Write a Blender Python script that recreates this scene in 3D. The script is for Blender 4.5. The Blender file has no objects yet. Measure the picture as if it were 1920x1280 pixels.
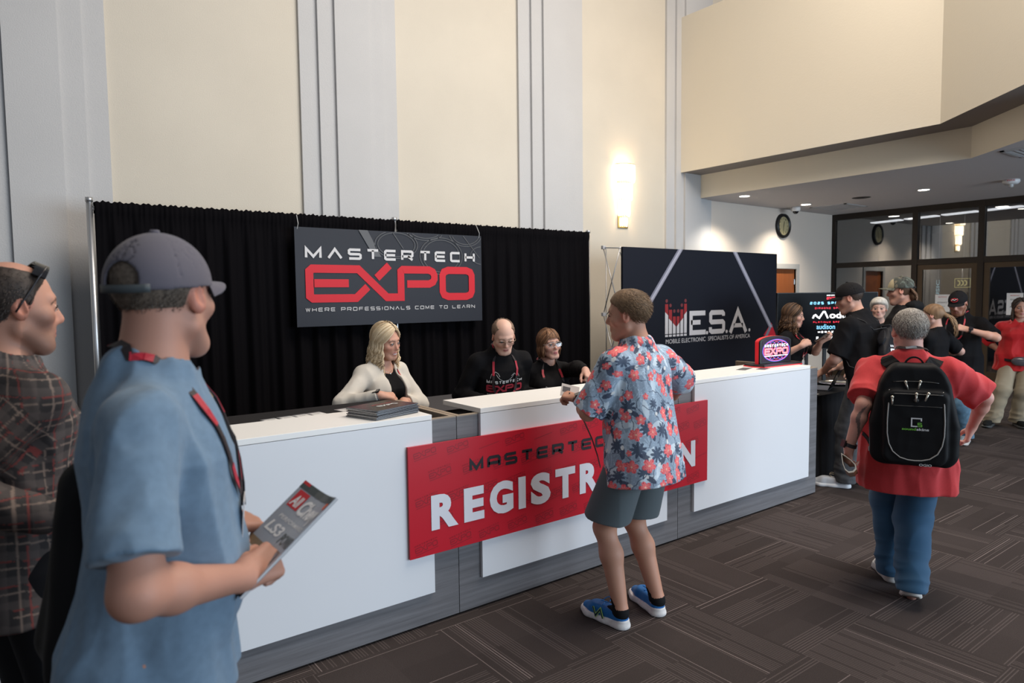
import bpy, bmesh, math, random
import numpy as np
from mathutils import Vector, Matrix
from mathutils.bvhtree import BVHTree

SC = bpy.context.scene
COL = SC.collection
random.seed(7)
RNG = np.random.default_rng(11)

# ------------------------------------------------------------------ camera
cam_d = bpy.data.cameras.new('camera'); cam = bpy.data.objects.new('camera', cam_d); COL.objects.link(cam)
cam_d.lens = 24.03; cam_d.sensor_width = 36; cam_d.sensor_fit = 'HORIZONTAL'
pit, rol, yaw = math.radians(3.8306), math.radians(-0.6578), math.radians(36.855)
cF = Vector((math.sin(yaw)*math.cos(pit), math.cos(yaw)*math.cos(pit), -math.sin(pit)))
cR0 = Vector((math.cos(yaw), -math.sin(yaw), 0)); cU0 = cR0.cross(cF)
cR = cR0*math.cos(rol) + cU0*math.sin(rol); cU = -cR0*math.sin(rol) + cU0*math.cos(rol)
cam.matrix_world = Matrix(((cR.x, cU.x, -cF.x, 0), (cR.y, cU.y, -cF.y, -2.915), (cR.z, cU.z, -cF.z, 1.651), (0, 0, 0, 1)))
cam_d.clip_start = 0.05; cam_d.clip_end = 100
cam_d.dof.use_dof = True; cam_d.dof.focus_distance = 4.3; cam_d.dof.aperture_fstop = 3.2
SC.camera = cam

# ------------------------------------------------------------------ world, lights, exposure
W = bpy.data.worlds.new('world'); SC.world = W; W.use_nodes = True
W.node_tree.nodes['Background'].inputs[0].default_value = (0.80, 0.88, 1.0, 1)
W.node_tree.nodes['Background'].inputs[1].default_value = 0.19

def area(name, loc, target, sx, sy, power, color):
    l = bpy.data.lights.new(name, 'AREA'); l.shape = 'RECTANGLE'; l.size = sx; l.size_y = sy
    l.energy = power; l.color = color
    o = bpy.data.objects.new(name, l); COL.objects.link(o); o.location = loc
    o.rotation_euler = (Vector(target) - Vector(loc)).to_track_quat('-Z', 'Y').to_euler()
    return o
area('window_daylight', (7.6, -8.0, 2.1), (5.6, 0, 1.4), 10.0, 3.8, 800, (0.70, 0.85, 1.0))
area('left_fill_light', (-5.5, -7.0, 2.4), (3.0, 0.5, 2.4), 7.0, 3.8, 35, (0.90, 0.95, 1.0))  # broad fill added out of view at left to brighten the beam
area('lobby_ceiling_light', (5.5, -1.5, 7.2), (5.2, 1.4, 0.5), 6.5, 3.5, 640, (1.0, 0.90, 0.79))
SC.view_settings.view_transform = 'Standard'; SC.view_settings.look = 'None'
SC.view_settings.exposure = 0.0; SC.view_settings.gamma = 1.0
SC.view_settings.use_curve_mapping = False

# ------------------------------------------------------------------ materials
MATS = {}
def mat(name, color=(.5,.5,.5), rough=.6, metal=0., emit=None, estr=1., spec=None, bump=None, var=None, sheen=0, attr=None, coat=0, sss=0):
    if name in MATS: return MATS[name]
    m = bpy.data.materials.new(name); m.use_nodes = True; MATS[name] = m
    nt = m.node_tree; b = nt.nodes['Principled BSDF']
    b.inputs['Base Color'].default_value = (*color, 1); b.inputs['Roughness'].default_value = rough
    b.inputs['Metallic'].default_value = metal
    if spec is not None: b.inputs['Specular IOR Level'].default_value = spec
    if sheen: b.inputs['Sheen Weight'].default_value = sheen; b.inputs['Sheen Roughness'].default_value = .6
    if coat: b.inputs['Coat Weight'].default_value = coat; b.inputs['Coat Roughness'].default_value = .08
    if sss: b.inputs['Subsurface Weight'].default_value = sss; b.inputs['Subsurface Radius'].default_value = (.012,.005,.003); b.inputs['Subsurface Scale'].default_value = 1.0
    if emit is not None:
        b.inputs['Emission Color'].default_value = (*emit, 1); b.inputs['Emission Strength'].default_value = estr
    tc = nt.nodes.new('ShaderNodeTexCoord')
    src = None
    if attr:
        a = nt.nodes.new('ShaderNodeAttribute'); a.attribute_name = attr; src = a.outputs['Color']
    if var:      # (scale, amount)
        n = nt.nodes.new('ShaderNodeTexNoise'); n.inputs['Scale'].default_value = var[0]; n.inputs['Detail'].default_value = 4
        nt.links.new(tc.outputs['Object'], n.inputs['Vector'])
        mp = nt.nodes.new('ShaderNodeMapRange'); mp.inputs[3].default_value = 1-var[1]; mp.inputs[4].default_value = 1+var[1]
        mp.inputs[1].default_value = .3; mp.inputs[2].default_value = .7
        nt.links.new(n.outputs[0], mp.inputs[0])
        mx = nt.nodes.new('ShaderNodeVectorMath'); mx.operation = 'MULTIPLY'
        if src: nt.links.new(src, mx.inputs[0])
        else: mx.inputs[0].default_value = color
        nt.links.new(mp.outputs[0], mx.inputs[1]); src = mx.outputs[0]
    if src: nt.links.new(src, b.inputs['Base Color'])
    if bump:     # (scale, strength, distance)
        n = nt.nodes.new('ShaderNodeTexNoise'); n.inputs['Scale'].default_value = bump[0]; n.inputs['Detail'].default_value = 3
        nt.links.new(tc.outputs['Object'], n.inputs['Vector'])
        bp_ = nt.nodes.new('ShaderNodeBump'); bp_.inputs['Strength'].default_value = bump[1]; bp_.inputs['Distance'].default_value = bump[2]
        nt.links.new(n.outputs[0], bp_.inputs['Height']); nt.links.new(bp_.outputs[0], b.inputs['Normal'])
    return m
def srgb(r, g, b):
    f = lambda c: (c/255/12.92) if c/255 <= .04045 else ((c/255+.055)/1.055)**2.4
    return (f(r), f(g), f(b))

def wood_mat(name, c1, c2, axis='X', rough=.45):
    if name in MATS: return MATS[name]
    m = mat(name, c1, rough); nt = m.node_tree; b = nt.nodes['Principled BSDF']
    tc = [n for n in nt.nodes if n.type == 'TEX_COORD'][0]
    mp = nt.nodes.new('ShaderNodeMapping'); s = {'X': (1.2, 30, 42), 'Y': (30, 1.2, 42), 'Z': (30, 30, 1.2)}[axis]
    mp.inputs['Scale'].default_value = s; nt.links.new(tc.outputs['Object'], mp.inputs['Vector'])
    n = nt.nodes.new('ShaderNodeTexNoise'); n.inputs['Scale'].default_value = 1.0; n.inputs['Detail'].default_value = 6; n.inputs['Roughness'].default_value = .7
    nt.links.new(mp.outputs[0], n.inputs['Vector'])
    r = nt.nodes.new('ShaderNodeValToRGB'); r.color_ramp.elements[0].position = .32; r.color_ramp.elements[1].position = .68
    r.color_ramp.elements[0].color = (*c1, 1); r.color_ramp.elements[1].color = (*c2, 1)
    nt.links.new(n.outputs[0], r.inputs[0]); nt.links.new(r.outputs[0], b.inputs['Base Color'])
    return m

# ------------------------------------------------------------------ object helpers
def new_obj(name, verts, faces, mats, parent=None, smooth=False, midx=None, cols=None, label=None):
    me = bpy.data.meshes.new(name)
    verts = np.asarray(verts, dtype=np.float32)
    if isinstance(faces, np.ndarray):
        n = len(faces); k = faces.shape[1]
        me.vertices.add(len(verts)); me.vertices.foreach_set('co', verts.ravel())
        me.loops.add(n*k); me.loops.foreach_set('vertex_index', faces.astype(np.int32).ravel())
        me.polygons.add(n); me.polygons.foreach_set('loop_start', np.arange(0, n*k, k, dtype=np.int32))
        me.polygons.foreach_set('loop_total', np.full(n, k, dtype=np.int32))
        me.update(calc_edges=True)
    else:
        me.from_pydata([tuple(v) for v in verts.tolist()], [], faces); me.update()
    if not isinstance(mats, (list, tuple)): mats = [mats]
    for m in mats: me.materials.append(m)
    if midx is not None: me.polygons.foreach_set('material_index', np.asarray(midx, dtype=np.int32))
    me.polygons.foreach_set('use_smooth', np.full(len(me.polygons), smooth, dtype=bool))
    if cols is not None:
        a = me.color_attributes.new('Col', 'FLOAT_COLOR', 'POINT')
        c = np.ones((len(verts), 4), dtype=np.float32); c[:, :3] = cols; a.data.foreach_set('color', c.ravel())
    me.update()
    o = bpy.data.objects.new(name, me); COL.objects.link(o)
    if parent is not None: o.parent = parent
    if label: o['label'] = label
    return o
def tag(o, label, cat, group=None, kind=None):
    if label: o['label'] = label
    if cat: o['category'] = cat
    if group: o['group'] = group
    if kind: o['kind'] = kind
    return o
def empty(name, loc, label=None, cat=None, rz=0, group=None):
    o = bpy.data.objects.new(name, None); COL.objects.link(o); o.location = loc; o.rotation_euler = (0, 0, rz)
    o.empty_display_size = .1
    return tag(o, label, cat, group)
def struct(o, label=None):
    o['kind'] = 'structure'
    if label: o['label'] = label
    return o

class MB:
    """collects geometry into one mesh"""
    def __init__(s): s.v = []; s.f = []; s.m = []
    def add(s, vs, fs, m=0):
        b = len(s.v); s.v += [tuple(v) for v in vs]; s.f += [tuple(b+i for i in f) for f in fs]; s.m += [m]*len(fs); return s
    def box(s, x0, y0, z0, x1, y1, z1, m=0):
        return s.add([(x0,y0,z0),(x1,y0,z0),(x1,y1,z0),(x0,y1,z0),(x0,y0,z1),(x1,y0,z1),(x1,y1,z1),(x0,y1,z1)],
                     [(0,3,2,1),(4,5,6,7),(0,1,5,4),(1,2,6,5),(2,3,7,6),(3,0,4,7)], m)
    def prism(s, pts, y0, y1, axis='y', m=0):
        n = len(pts)
        def P(a, b, t): return {'y': (a, t, b), 'z': (a, b, t), 'x': (t, a, b)}[axis]
        vs = [P(a, b, y0) for a, b in pts] + [P(a, b, y1) for a, b in pts]
        fs = [tuple(range(n)), tuple(range(2*n-1, n-1, -1))] + [(i, i+n, (i+1) % n+n, (i+1) % n) for i in range(n)]
        return s.add(vs, fs, m)
    def cyl(s, a, b, r, r2=None, n=16, m=0, cap=True):
        a = Vector(a); b = Vector(b); r2 = r if r2 is None else r2
        d = (b-a).normalized(); u = d.orthogonal().normalized(); w = d.cross(u)
        vs = []
        for c, rr in ((a, r), (b, r2)):
            for i in range(n):
                t = 2*math.pi*i/n; vs.append(c + (u*math.cos(t) + w*math.sin(t))*rr)
        fs = [(i, (i+1) % n, (i+1) % n+n, i+n) for i in range(n)]
        if cap: fs += [tuple(range(n-1, -1, -1)), tuple(range(n, 2*n))]
        return s.add(vs, fs, m)
    def tube(s, pts, r, n=8, m=0, closed=False, flat=None, up=None):
        """tube along points, r scalar or list; flat=(w,t) gives a ribbon section"""
        pts = [Vector(p) for p in pts]; N = len(pts)
        rs = r if isinstance(r, (list, tuple, np.ndarray)) else [r]*N
        vs = []; prev = None
        for i, p in enumerate(pts):
            t = (pts[(i+1) % N]-pts[i-1]) if closed else (pts[min(i+1, N-1)]-pts[max(i-1, 0)])
            t.normalize()
            if up is not None:
                w = Vector(up[i]) if isinstance(up, list) else Vector(up)
                u = t.cross(w); 
                if u.length < 1e-5: u = t.orthogonal()
                u.normalize(); w = u.cross(t).normalized()
            else:
                u = prev - t*prev.dot(t) if prev is not None else t.orthogonal()
                if u.length < 1e-6: u = t.orthogonal()
                u.normalize(); w = t.cross(u)
            prev = u
            if flat:
                hw, ht = flat[0]/2, flat[1]/2
                for a, b in ((-hw, -ht), (hw, -ht), (hw, ht), (-hw, ht)): vs.append(p + u*a + w*b)
            else:
                for k in range(n):
                    a = 2*math.pi*k/n; vs.append(p + (u*math.cos(a)+w*math.sin(a))*rs[i])
        if flat: n = 4
        fs = []
        for i in range(N if closed else N-1):
            j = (i+1) % N
            for k in range(n): fs.append((i*n+k, i*n+(k+1) % n, j*n+(k+1) % n, j*n+k))
        if not closed: fs += [tuple(range(n-1, -1, -1)), tuple(range((N-1)*n, N*n))]
        return s.add(vs, fs, m)
    def ball(s, c, r, n=12, m=0, sc=(1,1,1)):
        vs = []; fs = []
        for i in range(n+1):
            th = math.pi*i/n
            for j in range(2*n):
                ph = math.pi*j/n
                vs.append((c[0]+r*sc[0]*math.sin(th)*math.cos(ph), c[1]+r*sc[1]*math.sin(th)*math.sin(ph), c[2]+r*sc[2]*math.cos(th)))
        for i in range(n):
            for j in range(2*n): fs.append((i*2*n+j, (i+1)*2*n+j, (i+1)*2*n+(j+1) % (2*n), i*2*n+(j+1) % (2*n)))
        return s.add(vs, fs, m)
    def lathe(s, prof, c=(0,0,0), n=24, m=0, axis='z'):
        vs = []; fs = []
        for r, z in prof:
            for j in range(n):
                a = 2*math.pi*j/n; x, y = r*math.cos(a), r*math.sin(a)
                vs.append({'z': (c[0]+x, c[1]+y, c[2]+z), 'y': (c[0]+x, c[1]+z, c[2]+y), 'x': (c[0]+z, c[1]+x, c[2]+y)}[axis])
        for i in range(len(prof)-1):
            for j in range(n): fs.append((i*n+j, i*n+(j+1) % n, (i+1)*n+(j+1) % n, (i+1)*n+j))
        return s.add(vs, fs, m)
    def flat(s, V2, F2, o, ux, uy, m=0):
        o = Vector(o); ux = Vector(ux); uy = Vector(uy)
        return s.add([o+ux*x+uy*y for x, y in V2], F2, m)
    def build(s, name, mats, parent=None, smooth=False, bevel=0, label=None, auto=False):
        o = new_obj(name, s.v, s.f, mats, parent, smooth, s.m, label=label)
        if bevel:
            md = o.modifiers.new('bevel', 'BEVEL'); md.width = bevel; md.segments = 2; md.limit_method = 'ANGLE'
        if auto:
            me = o.data; me.polygons.foreach_set('use_smooth', [True]*len(me.polygons)); me.set_sharp_from_angle(angle=math.radians(38))
        return o

# ------------------------------------------------------------------ lettering (flat 2-D geometry)
G = {
 'M': [[(0,0),(0,1),(.5,.12),(1,1),(1,0)]], '^': [[(0,0),(.5,1),(1,0)]],
 'A': [[(0,0),(0,.85),(.12,1),(.88,1),(1,.85),(1,0)],[(0,.38),(1,.38)]],
 'S': [[(1,1),(.1,1),(0,.9),(0,.6),(.1,.5),(.9,.5),(1,.4),(1,.1),(.9,0),(0,0)]],
 'T': [[(0,1),(1,1)],[(.5,1),(.5,0)]], 'E': [[(1,1),(.1,1),(0,.9),(0,.1),(.1,0),(1,0)],[(0,.5),(.95,.5)]],
 'R': [[(0,0),(0,1),(.9,1),(1,.9),(1,.5),(.9,.4),(0,.4)],[(.55,.4),(1,0)]],
 'C': [[(1,1),(.1,1),(0,.9),(0,.1),(.1,0),(1,0)]], 'H': [[(0,0),(0,1)],[(1,0),(1,1)],[(0,.5),(1,.5)]],
 'W': [[(0,1),(.25,0),(.5,.9),(.75,0),(1,1)]], 'P': [[(0,0),(0,1),(.9,1),(1,.9),(1,.5),(.9,.4),(0,.4)]],
 'O': [[(.5,1),(.1,1),(0,.9),(0,.1),(.1,0),(.9,0),(1,.1),(1,.9),(.9,1),(.5,1)]],
 'F': [[(0,0),(0,.9),(.1,1),(1,1)],[(0,.5),(.9,.5)]], 'I': [[(.5,0),(.5,1)]], 'N': [[(0,0),(0,1),(1,0),(1,1)]],
 'L': [[(0,1),(0,.1),(.1,0),(1,0)]], 'D': [[(0,0),(0,1),(.88,1),(1,.88),(1,.12),(.88,0),(0,0)]],
 'U': [[(0,1),(0,.1),(.1,0),(.9,0),(1,.1),(1,1)]], 'Z': [[(0,1),(1,1),(0,0),(1,0)]],
 'X': [[(0,0),(1,1)],[(0,1),(1,0)]], 'K': [[(0,0),(0,1)],[(1,1),(.05,.5),(1,0)]], 'Y': [[(0,1),(.5,.5),(1,1)],[(.5,.5),(.5,0)]],
 '2': [[(0,1),(.9,1),(1,.9),(1,.6),(.9,.5),(.1,.5),(0,.4),(0,0),(1,0)]],
 '0': [[(.5,1),(.1,1),(0,.9),(0,.1),(.1,0),(.9,0),(1,.1),(1,.9),(.9,1),(.5,1)]],
 '5': [[(1,1),(0,1),(0,.5),(.9,.5),(1,.4),(1,.1),(.9,0),(0,0)]], '.': [[(0,0),(.15,0)]], '-': [[(.2,.5),(.8,.5)]],
}
def stroke(pts, w):
    """mitred ribbon of a 2-D polyline -> verts, faces"""
    P = [Vector(p) for p in pts]; n = len(P); closed = (P[0]-P[-1]).length < 1e-6
    if closed: P = P[:-1]; n -= 1
    V = []; h = w/2
    for i in range(n):
        a = P[i-1] if (i > 0 or closed) else None; b = P[(i+1) % n] if (i < n-1 or closed) else None
        d1 = (P[i]-a).normalized() if a is not None else None; d2 = (b-P[i]).normalized() if b is not None else None
        if d1 is None: d1 = d2
        if d2 is None: d2 = d1
        n1 = Vector((-d1.y, d1.x)); n2 = Vector((-d2.y, d2.x)); mm = n1+n2
        if mm.length < 1e-4: mm = n1
        mm.normalize(); L = h/max(.42, mm.dot(n1))
        V += [tuple(P[i]+mm*L), tuple(P[i]-mm*L)]
    F = [(2*i, 2*i+1, (2*i+3) % (2*n), (2*i+2) % (2*n)) for i in range(n if closed else n-1)]
    return V, F
def join2(L):
    V = []; F = []
    for v, f in L:
        b = len(V); V += v; F += [tuple(b+i for i in q) for q in f]
    return V, F
def techno(text, x0, y0, width, height, sw, gap=.45, widths=None):
    """wide techno lettering filling width x height from x0,y0; sw = stroke width"""
    adv = []
    for ch in text: adv.append(.55 if ch == ' ' else (.25 if ch in 'I.' else 1.))
    tot = sum(adv)+gap*(len(text)-1); u = width/tot; x = x0; L = []
    for ch, a in zip(text, adv):
        if ch != ' ':
            gw = a*u-sw
            for pl in G[ch]:
                L.append(stroke([(x+sw/2+px*gw, y0+sw/2+py*(height-sw)) for px, py in pl], sw))
        x += (a+gap)*u
    return join2(L)
def arc(cx, cy, r, a0, a1, n=24, ry=None):
    ry = ry or r
    return [(cx+r*math.cos(math.radians(a0+(a1-a0)*i/n)), cy+ry*math.sin(math.radians(a0+(a1-a0)*i/n))) for i in range(n+1)]
def expo_logo(x0, y0, width, height, sw=None):
    """the EXPO word: E runs through the X into the P in one stroke"""
    LW, LH = 1.937, .363
    def T(u, v): return ((u-.0395)*2.117, (.755-v)*.943)
    p1 = [T(.343,.597), T(.284,.715), T(.075,.715), T(.061,.69), T(.061,.44), T(.075,.413), T(.297,.413), T(.443,.711), T(.519,.711),
          T(.519,.43), T(.53,.41), T(.677,.41), T(.699,.432), T(.708,.47), T(.708,.51), T(.699,.545), T(.677,.567), T(.553,.567)]
    p2 = [T(.083,.56), T(.248,.56)]; p3 = [T(.391,.503), T(.458,.366)]
    p4 = [T(.79,.41), T(.90,.41), T(.925,.43), T(.934,.47), T(.934,.65), T(.925,.69), T(.90,.711), T(.79,.711), T(.765,.69), T(.756,.65), T(.756,.47), T(.765,.43), T(.79,.41)]
    sx, sy = width/LW, height/LH; w = (sw or .078)
    L = []
    for p in (p1, p2, p3, p4):
        v, f = stroke(p, w); L.append(([(x0+a*sx, y0+b*sy) for a, b in v], f))
    return join2(L)
_tc = {}
def bfont(text, x0, y0, width, height, bold=0., shear=0., spacing=1.):
    """built-in font text fitted in a box -> 2-D geometry"""
    key = (text, bold, shear, spacing)
    if key not in _tc:
        c = bpy.data.curves.new('t', 'FONT'); c.body = text; c.offset = bold; c.shear = shear; c.resolution_u = 4; c.space_character = spacing
        o = bpy.data.objects.new('t', c); COL.objects.link(o)
        dg = bpy.context.evaluated_depsgraph_get(); me = bpy.data.meshes.new_from_object(o.evaluated_get(dg))
        V = [(v.co.x, v.co.y) for v in me.vertices]; F = [tuple(p.vertices) for p in me.polygons]
        bpy.data.objects.remove(o); bpy.data.curves.remove(c); bpy.data.meshes.remove(me); _tc[key] = (V, F)
    V, F = _tc[key]
    xs = [v[0] for v in V]; ys = [v[1] for v in V]
    sx = width/(max(xs)-min(xs)); sy = height/(max(ys)-min(ys)) if height else sx
    return [(x0+(a-min(xs))*sx, y0+(b-min(ys))*sy) for a, b in V], F
def rect2(x0, y0, x1, y1): return [(x0,y0),(x1,y0),(x1,y1),(x0,y1)], [(0,1,2,3)]
def gear_ring(cx, cy, r, w, teeth=10):
    pts = []
    for i in range(teeth*4+1):
        a = 2*math.pi*i/(teeth*4); rr = r*(1.12 if (i//2) % 2 else .95); pts.append((cx+rr*math.cos(a), cy+rr*math.sin(a)))
    return stroke(pts, w)
def rot2(g, a, cx, cy):
    V, F = g; c, s = math.cos(a), math.sin(a)
    return [(cx+(x-cx)*c-(y-cy)*s, cy+(x-cx)*s+(y-cy)*c) for x, y in V], F

# ------------------------------------------------------------------ the setting
WY = 4.2; DX = 13.345; CZ = 3.17
stucco = mat('stucco_beige', (.63, .575, .485), .85, bump=(95, .5, .004), var=(1.3, .03))
stucco_g = mat('stucco_grey', (.53, .525, .525), .85, bump=(95, .55, .004), var=(1.3, .03))
stucco_w = mat('plaster_white', (.74, .655, .57), .8, bump=(140, .25, .002))
paint_c = mat('ceiling_paint', (.60, .575, .57), .9, bump=(200, .2, .002))
fascia_m = mat('balcony_paint', (.74, .67, .55), .85, bump=(60, .3, .003))
bronze = mat('bronze_frame', (.085, .058, .036), .42, .6)
bronze_d = mat('dark_bronze_frame', (.03, .022, .017), .45, .5)

def carpet_material():
    m = mat('carpet_tiles', (.1, .08, .075), 1.0, spec=.05); nt = m.node_tree; b = nt.nodes['Principled BSDF']
    N = nt.nodes.new; L = nt.links.new
    tc = [n for n in nt.nodes if n.type == 'TEX_COORD'][0]
    sep = N('ShaderNodeSeparateXYZ'); L(tc.outputs['Object'], sep.inputs[0])
    def M(op, a, b_=None, c=None):
        n = N('ShaderNodeMath'); n.operation = op
        for i, v in enumerate((a, b_, c)):
            if v is None: continue
            if isinstance(v, (int, float)): n.inputs[i].default_value = v
            else: L(v, n.inputs[i])
        return n.outputs[0]
    T = .61
    X = M('ADD', M('DIVIDE', sep.outputs[0], T), 40.3); Y = M('ADD', M('DIVIDE', sep.outputs[1], T), 40.1)
    ix = M('FLOOR', X); iy = M('FLOOR', Y); par = M('MODULO', M('ADD', ix, iy), 2)
    def mixv(a, b_, f):  # a*(1-f)+b*f
        return M('ADD', M('MULTIPLY', a, M('SUBTRACT', 1., f)), M('MULTIPLY', b_, f))
    u = mixv(X, Y, par); v = mixv(Y, X, par); iu = M('FLOOR', u)
    def wn(x, y, z):
        n = N('ShaderNodeTexWhiteNoise'); n.noise_dimensions = '3D'; c = N('ShaderNodeCombineXYZ')
        for i, q in enumerate((x, y, z)):
            if isinstance(q, (int, float)): c.inputs[i].default_value = q
            else: L(q, c.inputs[i])
        L(c.outputs[0], n.inputs[0]); return n.outputs[0]
    # thin ribs across the tile
    k = M('FLOOR', M('MULTIPLY', u, 44.)); fr = M('FRACT', M('MULTIPLY', u, 44.))
    rib = M('LESS_THAN', fr, .38)
    on = M('GREATER_THAN', wn(M('FLOOR', M('DIVIDE', k, 7.)), ix, iy), .38)   # bundles of ribs
    vlen = M('GREATER_THAN', wn(M('FLOOR', M('MULTIPLY', v, 2.)), k, 3.), .25)
    ribs = M('MULTIPLY', M('MULTIPLY', rib, on), vlen)
    bright = M('MULTIPLY', M('GREATER_THAN', wn(k, ix, M('ADD', iy, 7.)), .965), M('LESS_THAN', fr, .3))
    patch = N('ShaderNodeTexNoise'); patch.inputs['Scale'].default_value = 2.2; L(tc.outputs['Object'], patch.inputs['Vector'])
    tile = wn(ix, iy, 1.5)
    blk = wn(M('FLOOR', M('MULTIPLY', u, 3.)), M('FLOOR', M('MULTIPLY', v, 2.)), M('ADD', ix, M('MULTIPLY', iy, 13.)))
    fine = N('ShaderNodeTexNoise'); fine.inputs['Scale'].default_value = 260; L(tc.outputs['Object'], fine.inputs['Vector'])
    val = M('ADD', .66, M('MULTIPLY', patch.outputs[0], .22))
    val = M('ADD', val, M('MULTIPLY', tile, .14)); val = M('ADD', val, M('MULTIPLY', blk, .17))
    val = M('MULTIPLY', val, M('ADD', .62, M('MULTIPLY', fine.outputs[0], .76)))
    val = M('ADD', val, M('MULTIPLY', ribs, .75)); val = M('ADD', val, M('MULTIPLY', bright, 2.2))
    sc = N('ShaderNodeVectorMath'); sc.operation = 'SCALE'; sc.inputs[0].default_value = (.056, .045, .0425); L(val, sc.inputs[3])
    L(sc.outputs[0], b.inputs['Base Color'])
    bp_ = N('ShaderNodeBump'); bp_.inputs['Strength'].default_value = .5; bp_.inputs['Distance'].default_value = .004
    L(M('ADD', ribs, M('MULTIPLY', fine.outputs[0], 1.2)), bp_.inputs['Height']); L(bp_.outputs[0], b.inputs['Normal'])
    return m
struct(MB().box(-9, -10, -.1, 22, WY+.3, 0).build('floor', carpet_material()), 'brown patterned carpet tile floor')
struct(MB().box(-9, WY, 0, 9.05, WY+.3, 9).build('wall_back', stucco), 'tall cream stucco wall behind the black drape')
# white wall under the balcony with a doorway for the wooden door
m = MB(); m.box(9.04, WY, 0, 11.25, WY+.3, CZ); m.box(12.02, WY, 0, DX+.1, WY+.3, CZ); m.box(11.25, WY, 2.09, 12.02, WY+.3, CZ)
struct(m.build('wall_right', stucco_w), 'pale plaster wall under the balcony')
m = MB(); m.box(9.05, WY, CZ, 22, WY+.3, 9)
struct(m.build('wall_upper', stucco), 'upper stucco wall above the balcony')
for i, x0 in enumerate((-.24, 2.61, 5.46, 8.31)):
    m = MB(); z1 = 9
    m.box(x0, WY-.035, 0, x0+1.107, WY+.02, z1); m.box(x0+.19, WY-.07, 0, x0+.93, WY+.02, z1); m.box(x0+.365, WY-.105, 0, x0+.75, WY+.02, z1)
    struct(m.build('trim_%d' % (i+1), stucco_g), 'stepped grey pilaster on the tall wall')
m = MB(); m.box(11.16, WY-.02, 0, 11.25, WY+.1, 2.18); m.box(12.02, WY-.02, 0, 12.11, WY+.1, 2.18); m.box(11.25, WY-.02, 2.09, 12.02, WY+.1, 2.18)
struct(m.build('trim_5', mat('door_frame_paint', (.45,.44,.42), .5)), 'grey metal frame around the wooden door')
d3 = struct(MB().box(11.255, WY+.03, .01, 12.015, WY+.08, 2.085).build('door_3', wood_mat('door_wood', (.27,.075,.022), (.36,.11,.032), 'Z', .4)), 'reddish wooden door in the far wall')
m = MB()
for z in (.3, 1.1, 1.85): m.cyl((12.0, WY+.02, z-.05), (12.0, WY+.02, z+.05), .012)
m.build('hinge', mat('steel', (.5,.5,.5), .35, .9), d3)
for i, (x0, x1) in enumerate(((9.42, 11.16), (12.11, 13.3))):
    struct(MB().box(x0, WY-.015, 0, x1, WY, .12).build('baseboard_%s' % ('left', 'right')[i], mat('rubber_base', (.03,.03,.03), .6)), 'dark rubber base strip')

# balcony: parapet, its underside, the lower beam and the ceiling below
PB = [(8.607, WY), (8.607, .458), (6.6, -1.75), (6.6, -6.0)]     # outer face of the parapet
IN = [(9.05, WY), (9.05, .297), (7.9, -.95), (7.9, -6.0)]        # face of the lower beam
m = MB()
for a, b in zip(PB[:-1], PB[1:]): m.add([(a[0], a[1], 3.531), (b[0], b[1], 3.531), (b[0], b[1], 5.88), (a[0], a[1], 5.88)], [(0, 1, 2, 3)])
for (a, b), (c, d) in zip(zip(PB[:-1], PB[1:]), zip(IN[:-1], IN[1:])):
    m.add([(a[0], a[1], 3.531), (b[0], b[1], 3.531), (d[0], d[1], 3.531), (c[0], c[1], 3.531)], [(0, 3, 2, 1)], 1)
    m.add([(a[0], a[1], 5.88), (b[0], b[1], 5.88), (b[0]+.2, b[1], 5.88), (a[0]+.2, a[1], 5.88)], [(0, 1, 2, 3)])
    m.add([(a[0]+.2, a[1], 3.531), (b[0]+.2, b[1], 3.531), (b[0]+.2, b[1], 5.88), (a[0]+.2, a[1], 5.88)], [(3, 2, 1, 0)])
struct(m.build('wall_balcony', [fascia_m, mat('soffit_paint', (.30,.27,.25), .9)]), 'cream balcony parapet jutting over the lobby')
m = MB()
for a, b in zip(IN[:-1], IN[1:]): m.add([(a[0], a[1], CZ), (b[0], b[1], CZ), (b[0], b[1], 3.531), (a[0], a[1], 3.531)], [(0, 1, 2, 3)])
struct(m.build('trim_6', fascia_m), 'lower beam face under the balcony')
m = MB(); m.add([(9.05, WY, CZ), (9.05, .297, CZ), (7.9, -.95, CZ), (7.9, -6, CZ), (DX+.1, -6, CZ), (DX+.1, WY, CZ)], [(0, 1, 2, 3, 4, 5)])
m.add([(8.62, WY, 3.55), (8.62, .458, 3.55), (6.62, -1.75, 3.55), (6.62, -6, 3.55), (DX+.1, -6, 3.55), (DX+.1, WY, 3.55)], [(5, 4, 3, 2, 1, 0)])
struct(m.build('ceiling', paint_c), 'grey ceiling under the balcony')

# glass entrance front (runs away from the wall towards the camera)
def glass_mat(name='pane_glass', refl=.17, tint=(.55,.55,.56)):
    if name in MATS: return MATS[name]
    m = bpy.data.materials.new(name); m.use_nodes = True; MATS[name] = m; nt = m.node_tree
    for n in list(nt.nodes): nt.nodes.remove(n)
    out = nt.nodes.new('ShaderNodeOutputMaterial'); mx = nt.nodes.new('ShaderNodeMixShader'); g = nt.nodes.new('ShaderNodeBsdfGlossy'); t = nt.nodes.new('ShaderNodeBsdfTransparent')
    fr = nt.nodes.new('ShaderNodeFresnel'); fr.inputs[0].default_value = 1.5
    ad = nt.nodes.new('ShaderNodeMath'); ad.operation = 'ADD'; ad.inputs[1].default_value = refl; ad.use_clamp = True
    g.inputs['Roughness'].default_value = .02; g.inputs['Color'].default_value = (.8,.8,.8,1); t.inputs['Color'].default_value = (*tint, 1)
    nt.links.new(fr.outputs[0], ad.inputs[0]); nt.links.new(ad.outputs[0], mx.inputs[0]); nt.links.new(t.outputs[0], mx.inputs[1]); nt.links.new(g.outputs[0], mx.inputs[2])
    nt.links.new(mx.outputs[0], out.inputs[0]); return m
GL = glass_mat()
m = MB()
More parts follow.
